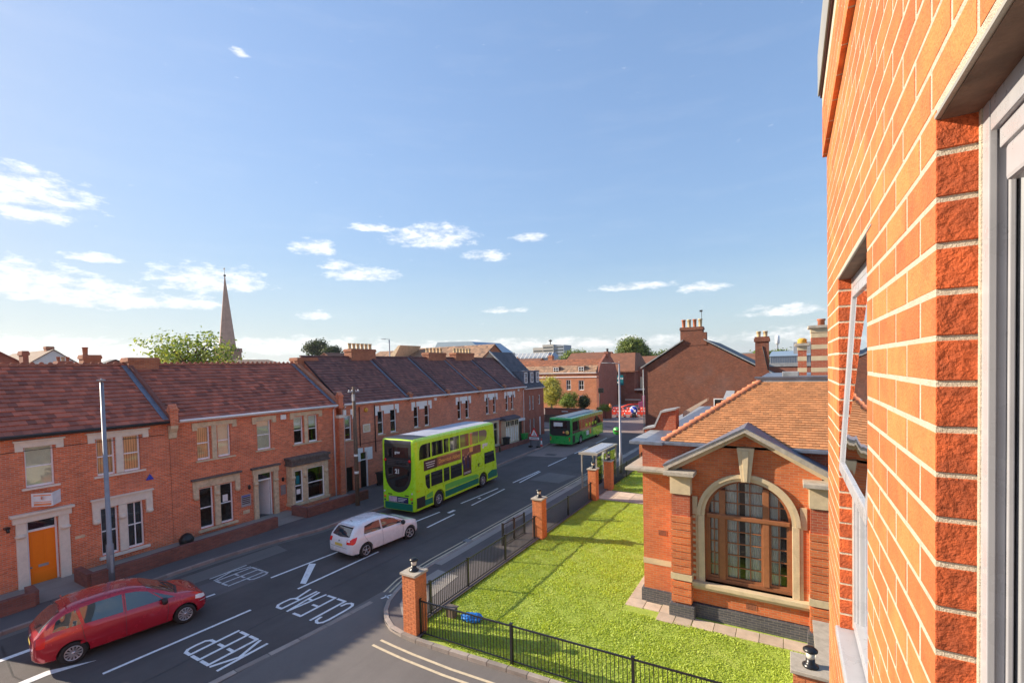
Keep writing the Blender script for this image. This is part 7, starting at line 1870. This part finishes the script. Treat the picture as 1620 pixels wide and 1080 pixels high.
for ax in ('r', 'l'):
    # lower skirt, split round the arches
    for (a, b) in ((.0, 1.54), (2.75, 6.55), (7.75, 9.15)):
        bp('skirt', 'bus_teal', a, b, .28, .76+(.0 if a == 0 else .04), ax, .004, nn=10, mm=3)
    bp('skirt_curve', 'bus_mid_green', 0, 0, 0, 0, ax, .005, nn=24, top=[(2.76, 1.20), (3.6, 1.22), (5.0, 1.18), (6.3, 1.10), (6.55, .98)], bot=[(2.76, .86), (3.6, .86), (5.0, .85), (6.3, .85), (6.55, .85)])
    bp('skirt_curve', 'bus_mid_green', 0, 0, 0, 0, ax, .005, nn=8, top=[(.95, 1.02), (1.55, 1.12)], bot=[(.95, .82), (1.55, .82)])
    bp('skirt_curve', 'bus_teal', 0, 0, 0, 0, ax, .0065, nn=18, top=[(7.76, .82), (8.3, .98), (8.9, .92), (9.3, .82)], bot=[(7.76, .6), (8.3, .6), (8.9, .6), (9.3, .6)])
    # upper-deck windows
    uw = [(.42, 1.42), (1.55, 2.62), (2.72, 3.22), (3.34, 4.34), (4.46, 5.46), (5.56, 6.62), (6.7, 7.62)]
    for k, (a, b) in enumerate(uw):
        g = 'glass_bus' if k < 4 else 'glass_bus_light'
        tl = .10 if k == 0 else 0; trr = .0 if k < 6 else .28
        if k == 0: bp('window', 'glass_bus', 0, 0, 0, 0, ax, .008, nn=12, top=[(.42, 3.62), (.5, 3.86), (.7, 3.96), (1.42, 3.98)], bot=[(.40, 3.12), (.7, 3.12), (1.0, 3.12), (1.42, 3.13)])
        elif k == 6: bp('window', g, 0, 0, 0, 0, ax, .008, nn=12, top=[(6.7, 3.98), (7.4, 3.97), (7.66, 3.88), (7.74, 3.66)], bot=[(6.7, 3.2), (7.2, 3.22), (7.5, 3.27), (7.68, 3.38)])
        else: bp('window', g, a, b, 3.13+k*.01, 3.98, ax, .008)
        if k in (4, 5): bp('vent_bar', 'plastic_black', a, b, 3.78, 3.80, ax, .011)
    # lower-deck windows
    for (a, b) in ((1.42, 2.52), (2.64, 3.24), (3.36, 4.58)): bp('window', 'glass_bus', a, b, 1.40, 2.22, ax, .008)
    bp('window', 'glass_bus', 0, 0, 0, 0, ax, .008, nn=8, top=[(.88, 2.16), (1.3, 2.2)], bot=[(.92, 1.62), (1.08, 1.36), (1.3, 1.34)])
    # sweeping advertisement: panel with hanging centre
    bp('advert', 'ad_dark', .78, 2.0, 2.42, 3.0, ax, .009); bp('advert', 'ad_brown', 2.0, 4.5, 2.44, 3.02, ax, .009); bp('advert', 'ad_brown', 5.72, 6.9, 2.5, 3.04, ax, .009)
    bp('advert', 'ad_brown', 4.62, 5.72, 2.0, 3.04, ax, .009); bp('advert', 'ad_dark', 4.72, 5.68, 1.30, 2.0, ax, .009)
    bp('advert_title_band', 'ad_gold', 2.05, 4.55, 2.97, 3.0, ax, .012)
    for k, (a, z, h) in enumerate(((4.8, 1.75, .7), (5.02, 1.7, .85), (5.24, 1.72, .95), (5.46, 1.75, .75), (4.7, 2.1, .6), (5.34, 2.2, .55))):
        bp('advert_figure', 'ad_dark' if k % 2 else 'ad_navy', 0, 0, 0, 0, ax, .011+.001*k, nn=4, top=[(a-.02, z+h-.12), (a+.12, z+h-.12)], bot=[(a-.06, z), (a+.16, z)])
        bp('advert_face', 'ad_skin', a, a+.1, z+h-.12, z+h, ax, .018, nn=2, mm=2)
    bp('advert_glow', 'ad_gold', 5.5, 5.9, 2.7, 3.02, ax, .0115)
    for k in range(3): bp('advert_text_line', 'ad_white', .95+.06*k, 1.82-.05*k, 2.82-k*.13, 2.86-k*.13, ax, .012)
    for k in range(2): bp('advert_text_line', 'ad_white', 4.8, 5.6, 1.40+k*.07, 1.43+k*.07, ax, .012)
    bp('cab_window', 'glass_bus', 7.35, 8.75, 1.56, 2.34, ax, .008, tr=-.12); 
    bp('engine_grille', 'plastic_black', .12, .82, .42, 1.02, ax, .008); bp('panel_seam', 'plastic_black', .86, .87, .62, 1.3, ax, .007); bp('panel_seam', 'plastic_black', .86, 7.3, 1.32, 1.328, ax, .0062, nn=20)
    for a in (.18, .32): bp('side_light', 'light_amber', a, a+.05, 1.36, 1.42, ax, .012, nn=2, mm=2)
# lettering on the right-hand side
def btxt(s_, size, y, z, m, bold=0., sx=1.): text(s_, size, frame((hw+.016, y, z), (0, 1, 0), (0, 0, 1)), m, DB, 'lettering', ext=.002, bold=bold, sx=sx)
btxt('Downton Abbey', .36, 3.28, 2.72, 'ad_gold', .006, .92); btxt('grav', .40, 7.45, 2.92, 'ad_white', .02); btxt('R*', .30, 6.62, 1.65, 'plastic_black', .01)
# rear end
rear_glass_top = [(-.98, 3.98), (0, 4.03), (.98, 3.98)]
pts_b = []
for k in range(13):
    a = math.pi*k/12; pts_b.append((-.98*math.cos(a), 2.55-1.28*math.sin(a)**.8))
bp('rear_fascia', 'plastic_black', 0, 0, 0, 0, 'b', .010, nn=24, mm=14, top=[(-1.0, 4.02), (0, 4.06), (1.0, 4.02)], bot=pts_b)
bp('rear_hood', 'bus_roof_dark', -.98, .98, 4.0, 4.24, 'b', .009, nn=12); bp('rear_upper_window', 'glass_bus', -.78, .78, 3.26, 3.86, 'b', .016); bp('rear_lower_window', 'glass_dark', 0, 0, 0, 0, 'b', .016, nn=16, mm=8, top=[(-.88, 2.55), (-.4, 2.72), (0, 2.76), (.4, 2.72), (.88, 2.55)], bot=[(-.74, 2.0), (-.5, 1.68), (0, 1.58), (.5, 1.68), (.74, 2.0)])
bp('rear_grille', 'rim_dark', -.80, .80, 2.80, 3.14, 'b', .014)
for k in range(3): bp('grille_slot', 'plastic_black', -.74, .74, 2.85+k*.095, 2.90+k*.095, 'b', .018)
for x in (-.02, .28, .58): MB().lathe((x, -.028, 2.97), [(.11, -.002), (.11, .002), (.04, .004)], 12, 'y').build('fan_disc', 'plastic_black', DB, local=True)
bp('rear_side_trim', 'bus_lime', -1.22, -1.02, 1.25, 4.05, 'b', .004) if False else None
for sx in (-1, 1):
    MB().lathe((sx*.90, -.02, 3.10), [(.085, -.02), (.085, .02)], 14, 'y').build('tail_light', 'light_red', DB, local=True)
    MB().lathe((sx*.98, -.02, .98), [(.075, -.02), (.075, .02)], 12, 'y').build('indicator', 'light_amber', DB, local=True)
    MB().lathe((sx*1.0, -.02, .78), [(.06, -.02), (.06, .02)], 12, 'y').build('reflector', 'rim_dark', DB, local=True)
    MB().lathe((sx*1.02, -.02, 1.28), [(.05, -.02), (.05, .02)], 10, 'y').build('marker_light', 'light_white', DB, local=True)
    bp('rear_pillar', 'bus_lime', sx*1.12-.09, sx*1.12+.09, .68, 3.6, 'b', .004)
bp('rear_panel', 'bus_lime', -1.0, 1.0, .66, 1.9, 'b', .003, nn=12, mm=6); bp('rear_skirt', 'bus_teal', -1.22, 1.22, .29, .68, 'b', .006, nn=12)
for sx in (-1, 1): bp('vent_slots', 'plastic_black', sx*.62-.15, sx*.62+.15, 1.10, 1.16, 'b', .012)
ad = bp('rear_advert', 'ad_navy', -.72, .72, .70, 1.04, 'b', .012); bp('rear_advert_picture', 'ad_pink', -.70, -.1, .72, 1.02, 'b', .016); bp('advert_frame', 'rim_silver', -.75, .75, .665, .69, 'b', .014)
for k in range(3): bp('advert_text_line', 'ad_white', -.02, .62-.12*k, .93-k*.08, .96-k*.08, 'b', .017)
for (s_, sz, x, z, b_) in (('21', .34, -.0, 2.47, .016), ('grav', .22, 0, 3.56, .008), ('EVERY WEEKDAY', .10, 0, 1.13, .001)):
    if s_.startswith('EVERY'): continue
    text(s_, sz, frame((x, -.03 if z < 3 else .01, z), (1, 0, 0), (0, 0, 1)), 'ad_white', DB, 'lettering', ext=.002, bold=b_)
# roof
bp('roof_panel', 'bus_roof', 0, 0, 0, 0, 't', .008, nn=8, mm=30, top=[(-1.04, 1.35), (1.04, 1.35)], bot=[(-1.04, 8.55), (1.04, 8.55)]); bp('rear_roof_hood', 'bus_roof_dark', 0, 0, 0, 0, 't', .012, nn=8, mm=12, top=[(-1.08, .12), (1.08, .12)], bot=[(-1.06, 1.36), (1.06, 1.36)])
for k in range(8): bp('roof_rib', 'bus_roof', 0, 0, 0, 0, 't', .02, nn=6, mm=1, top=[(-1.0, 1.9+k*.9), (1.0, 1.9+k*.9)], bot=[(-1.0, 1.94+k*.9), (1.0, 1.94+k*.9)])
patch('windscreen', 'glass_bus', DB, bb, [(-1.0, 2.4), (1.0, 2.4)], [(-1.0, 1.3), (1.0, 1.3)], 'f', .01); patch('upper_windscreen', 'glass_bus', DB, bb, [(-1.0, 4.0), (1.0, 4.0)], [(-1.0, 3.1), (1.0, 3.1)], 'f', .01)
MB().box(-hw+.3, hw-.3, .5, Lb-.5, .2, .9).build('chassis', 'plastic_black', DB, local=True)
for y in (2.15, 7.15):
    for sx in (-1, 1): wheel(DB, sx*(hw-.16), y, .485, sx, wd=.28, spokes=8, rr=.56); MB().lathe((sx*(hw-.34), y, .5), [(.55, -.02), (.55, .02)], 24, 'x').build('arch_liner', 'plastic_black', DB, local=True)
for sx in (-1, 1): MB().tube([(sx*hw, Lb-.5, 2.55), (sx*(hw+.2), Lb-.2, 2.5)], .025, 6).build('mirror_arm', 'plastic_black', DB, local=True); MB().box(min(sx*(hw+.14), sx*(hw+.26)), max(sx*(hw+.14), sx*(hw+.26)), Lb-.2, Lb-.14, 2.1, 2.5).build('mirror', 'plastic_black', DB, local=True)

# single-decker in the distance
SB = thing('single_decker_bus', 'dark green single-decker bus waiting beyond the double-decker', 'bus', (-20.2, 43.7, 0), -R(.2))
body2, b2 = bus_body(SB, 9.6, 2.5, 2.95, 'bus_green', zb=.3, front_lean=.15, rv=.16, rt=.14)
cut(body2, [(sx*(hw-.1), y, .48, .54, .6) for y in (2.5, 7.6) for sx in (-1, 1)])
try: body2.data.set_sharp_from_angle(angle=R(35))
except Exception: pass
for ax in ('r', 'l'):
    P_ = lambda nm, m, a, b, c, d, off=.006, nn=8, tl=0: patch(nm, m, SB, b2, [(a+tl, d), (b, d)], [(a, c), (b, c)], ax, off, nn, 4)
    P_('lime_panel', 'bus_lime', 6.1, 9.5, .34, 1.32, .004); P_('lime_panel', 'bus_mid_green', 4.9, 6.1, .34, 1.32, .004)
    for a, b in ((.35, 1.75), (1.85, 2.75), (2.85, 3.75), (3.85, 4.9), (5.0, 6.1), (6.2, 7.3), (7.4, 8.4), (8.5, 9.3)): P_('window', 'glass_bus', a, b, 1.62, 2.55)
    P_('waist_band', 'glass_bus_light', .3, 7.2, 1.34, 1.60, .006, 20); P_('grille', 'plastic_black', .3, .95, .4, 1.15)
    P_('white_logo', 'ad_white', 4.05, 4.75, .72, 1.2, .009); P_('red_logo', 'sign_orange', 4.95, 5.5, .75, 1.28, .009)
    for k in range(4): P_('window_sticker', 'bus_lime', 3.9+k*.9, 4.4+k*.9, 1.7, 2.0, .012)
patch('rear_fascia', 'plastic_black', SB, b2, [(-1.12, 2.72), (1.12, 2.72)], [(-1.14, 1.32), (-.9, 1.12), (.9, 1.12), (1.14, 1.32)], 'b', .008, 12, 6)
patch('rear_window', 'glass_bus', SB, b2, [(-.8, 2.6), (.8, 2.6)], [(-.8, 1.9), (.8, 1.9)], 'b', .014)
patch('window_blind', 'ad_white', SB, b2, [(-.7, 2.5), (.3, 2.5)], [(-.7, 2.1), (.3, 2.1)], 'b', .018)
for (x, r_, m) in ((.82, .2, 'plate_yellow'), (.42, .12, 'sign_orange')): MB().lathe((x, -.03, 1.5), [(r_, -.004), (r_, .004)], 16, 'y').build('round_sticker', m, SB, local=True)
for sx in (-1, 1): MB().box(sx*1.05-.06, sx*1.05+.06, -.03, .0, .85, 1.0).build('tail_light', 'light_red', SB, local=True); MB().box(sx*1.05-.05, sx*1.05+.05, -.03, .0, .66, .76).build('indicator', 'light_amber', SB, local=True)
MB().box(-.55, .55, -.02, .02, .42, .52).build('number_plate', 'plate_yellow', SB, local=True) if False else None
patch('roof_panel', 'stone_cream', SB, b2, [(-1.0, .7), (.35, .7)], [(-1.0, 9.0), (.35, 9.0)], 't', .01, 6, 20); patch('roof_stripe', 'sign_teal', SB, b2, [(.4, .7), (.9, .7)], [(.4, 7.6), (.9, 7.6)], 't', .012, 4, 16)
MB().box(-.95, .95, .6, 9, .22, .8).build('chassis', 'plastic_black', SB, local=True)
for y in (2.5, 7.6):
    for sx in (-1, 1): wheel(SB, sx*(hw-.16), y, .47, sx, wd=.28, spokes=8, rr=.56)

# ---------------------------------------------------------------- roadworks
def cone(x, y, label, h=.75, z=0.01, group='traffic cones'):
    T = thing('traffic_cone', label, 'cone', (x, y, z), group=group)
    MB().box(-.22, .22, -.22, .22, 0, .05).build('base', 'plastic_black', T, local=True, bevel=.01)
    MB().lathe((0, 0, .05), [(.15, 0), (.10, .25*h)], 12).build('cone_body', 'barrier_red', T, local=True); MB().lathe((0, 0, .05+.25*h), [(.101, 0), (.062, .4*h)], 12).build('reflective_band', 'sign_white', T, local=True); MB().lathe((0, 0, .05+.65*h), [(.061, 0), (.03, .28*h)], 12).build('cone_top', 'barrier_red', T, local=True)
    return T
cone(-21.85, 42.7, 'orange traffic cone beside the triangular sign, behind the green bus', .95)
ts = thing('roadworks_sign', 'red bordered triangular roadworks sign with a plate on a frame', 'sign', (-22.2, 41.8, 0.1))
def tri(r, z, y): return [(-r*.866, y, z-r*.5), (r*.866, y, z-r*.5), (0, y, z+r)]
MB().prism(tri(.62, 1.42, 0), (0, .02, 0)).build('triangle', 'sign_red', ts, local=True, bevel=.01); MB().prism(tri(.42, 1.40, -.006), (0, .004, 0)).build('triangle_face', 'sign_white', ts, local=True)
q = MB(); q.lathe((.02, -.012, 1.52), [(.045, 0), (.045, .003)], 10, 'y'); q.prism([(-.05, -.012, 1.24), (.02, -.012, 1.24), (.07, -.012, 1.46), (.0, -.012, 1.46)], (0, .003, 0)); q.prism([(.05, -.012, 1.24), (.2, -.012, 1.24), (.14, -.012, 1.34)], (0, .003, 0)); q.build('digging_man', 'black_paint', ts, local=True)
MB().box(-.55, .55, 0, .02, .78, 1.05).build('sub_plate', 'sign_white', ts, local=True); MB().box(-.55, .55, -.004, 0, .78, .81).build('plate_edge', 'sign_red', ts, local=True); MB().box(-.42, .42, -.004, 0, .89, .95).build('plate_lettering', 'ad_dark', ts, local=True)
for sx in (-1, 1): MB().box(sx*.42-.02, sx*.42+.02, .02, .06, 0, 1.2).build('leg', 'iron', ts, local=True); MB().box(sx*.45-.18, sx*.45+.18, -.1, .2, .0, .18).build('sandbag', 'black_paint', ts, local=True, bevel=.03)
def barrier(x, y, rz, label):
    T = thing('barrier', label, 'barrier', (x, y, .01), rz, 'red and white roadworks barriers')
    MB().box(-.95, .95, -.02, .02, .25, 1.0).build('panel', 'barrier_red', T, local=True, bevel=.015)
    MB().box(-.85, .85, -.028, .028, .72, .86).build('white_board', 'sign_white', T, local=True); 
    for k in range(3): MB().box(-.7+k*.55, -.45+k*.55, -.03, .03, .72, .86).build('red_stripe', 'barrier_red', T, local=True)
    for sx in (-1, 1): MB().box(sx*.8-.06, sx*.8+.06, -.25, .25, 0, .25).build('foot', 'sign_orange', T, local=True, bevel=.02)
bl = ['leftmost of the row of red and white barriers', 'second barrier from the left in the row', 'barrier right beside the blue arrow sign', 'barrier just right of the blue arrow sign', 'rightmost barrier against the gable house', 'barrier in the second row, left end', 'barrier in the second row, under the balcony', 'barrier in the second row, right end', 'barrier standing crosswise at the left of the roadworks']
for k, (x, y, rz) in enumerate(((-24.0, 73.6, .1), (-22.3, 74.2, -.15), (-20.9, 74.6, .1), (-19.6, 75.0, -.1), (-18.4, 75.6, .2), (-25.2, 78.5, .1), (-23.0, 79.0, 0), (-20.8, 79.5, -.1), (-25.4, 75.5, 1.2))): barrier(x, y, rz, bl[k])
clb = ['cone between the two blue arrow signs', 'cone at the left foot of the lamp post in the roadworks', 'cone in front of the first barrier', 'cone in front of the second barrier', 'cone below the right blue arrow sign', 'cone at the right end of the barriers', 'cone behind the left blue arrow sign']
for k, (x, y) in enumerate(((-24.2, 70.5), (-23.2, 71.6), (-22.2, 72.3), (-21.3, 72.6), (-20.6, 73.3), (-19.2, 73.9), (-25.8, 74))): cone(x, y, clb[k], 1.0)
for (x, y, lab) in ((-25.2, 70.2, 'round blue arrow sign leaning on its black frame, left of the roadworks'), (-20.9, 72.8, 'round blue arrow sign in front of the red barriers')):
    T = thing('arrow_sign', lab, 'sign', (x, y, .01), group='blue keep-left arrow signs')
    MB().lathe((0, 0, 1.15), [(.62, -.015), (.62, .015)], 24, 'y').build('ring', 'sign_white', T, local=True); MB().lathe((0, -.02, 1.15), [(.56, -.006), (.56, .004)], 24, 'y').build('disc', 'sign_blue', T, local=True)
    q = MB(); q.prism([(-.30, -.03, 1.40), (-.22, -.03, 1.48), (.16, -.03, 1.10), (.28, -.03, 1.22), (.30, -.03, .84), (-.08, -.03, .86), (.06, -.03, 1.0)], (0, .003, 0)); q.build('arrow', 'sign_white', T, local=True)
    MB().box(-.35, .35, .03, .08, .0, 1.2).build('frame', 'iron', T, local=True); MB().box(-.4, .4, -.2, .3, 0, .2).build('sandbag', 'black_paint', T, local=True, bevel=.03)
T = thing('traffic_light', 'black traffic signal on a pole at the corner of the mansard house', 'signal', (-27.6, 76, 0)); MB().tube([(-27.6, 76, 0), (-27.6, 76, 4.5)], .08, 8).build('pole', 'iron', T); MB().box(-27.8, -26.9, 75.8, 76.2, 3.6, 4.4).build('signal_head', 'black_paint', T, bevel=.05)
T = thing('digger', 'purple and dark building machine behind the barriers', 'machine', (-22, 84, 0)); MB().box(-23, -20.5, 83, 85, .5, 1.6).build('body', 'purple', T, bevel=.1); MB().box(-22.4, -21.2, 83.2, 84.8, 1.6, 2.7).build('cab', 'purple', T, bevel=.1); MB().tube([(-23, 84, 1.2), (-25, 83.5, 1.0), (-27, 83, .3)], .15, 6).build('boom', 'barrier_red', T); MB().box(-23.2, -20.3, 82.8, 85.2, 0, .5).build('tracks', 'rubber', T, bevel=.1)
T = thing('workman', 'person in orange high-visibility clothing among the barriers', 'person', (-26.5, 78, 0))
bm = bmesh.new(); sk = [(0, 0, .92), (0, 0, 1.15), (0, 0, 1.4), (0, 0, 1.52), (0, 0, 1.66), (.10, 0, .88), (.13, .02, .48), (.13, -.02, .08), (-.10, 0, .88), (-.13, .05, .48), (-.12, .0, .08), (.20, 0, 1.40), (.27, .02, 1.14), (.24, -.12, .92), (-.20, 0, 1.40), (-.27, .02, 1.14), (-.25, -.10, .92), (.13, -.13, .04), (-.12, -.13, .04)]
vv = [bm.verts.new(p) for p in sk]
for a, b in ((0, 1), (1, 2), (2, 3), (3, 4), (0, 5), (5, 6), (6, 7), (7, 17), (0, 8), (8, 9), (9, 10), (10, 18), (2, 11), (11, 12), (12, 13), (2, 14), (14, 15), (15, 16)): bm.edges.new((vv[a], vv[b]))
me = bpy.data.meshes.new('body'); bm.to_mesh(me); bm.free(); po = link('body', me, 'sign_orange', T)
md = po.modifiers.new('skin', 'SKIN'); rad = [.15, .15, .16, .06, .11, .10, .07, .05, .10, .07, .05, .07, .05, .035, .07, .05, .035, .04, .04]
for v, r_ in zip(me.skin_vertices[0].data, rad): v.radius = (r_, r_)
me.skin_vertices[0].data[0].use_root = True; s_ = po.modifiers.new('sub', 'SUBSURF'); s_.levels = 1; s_.render_levels = 1
# thin summer haze over the whole town
hm_ = bpy.data.materials.new('haze'); hm_.use_nodes = True; ht = NT(hm_.node_tree); ht.N.clear()
ho = ht.n('ShaderNodeOutputMaterial'); hp = ht.n('ShaderNodeVolumePrincipled'); hp.inputs['Color'].default_value = (.92, .95, 1, 1); hp.inputs['Density'].default_value = .00012; hp.inputs['Anisotropy'].default_value = .3
ht.L.new(hp.outputs[0], ho.inputs['Volume'])
hz_ = MB().box(-2700, 2700, -900, 6200, -2, 150).build('haze', hm_, kind='stuff')
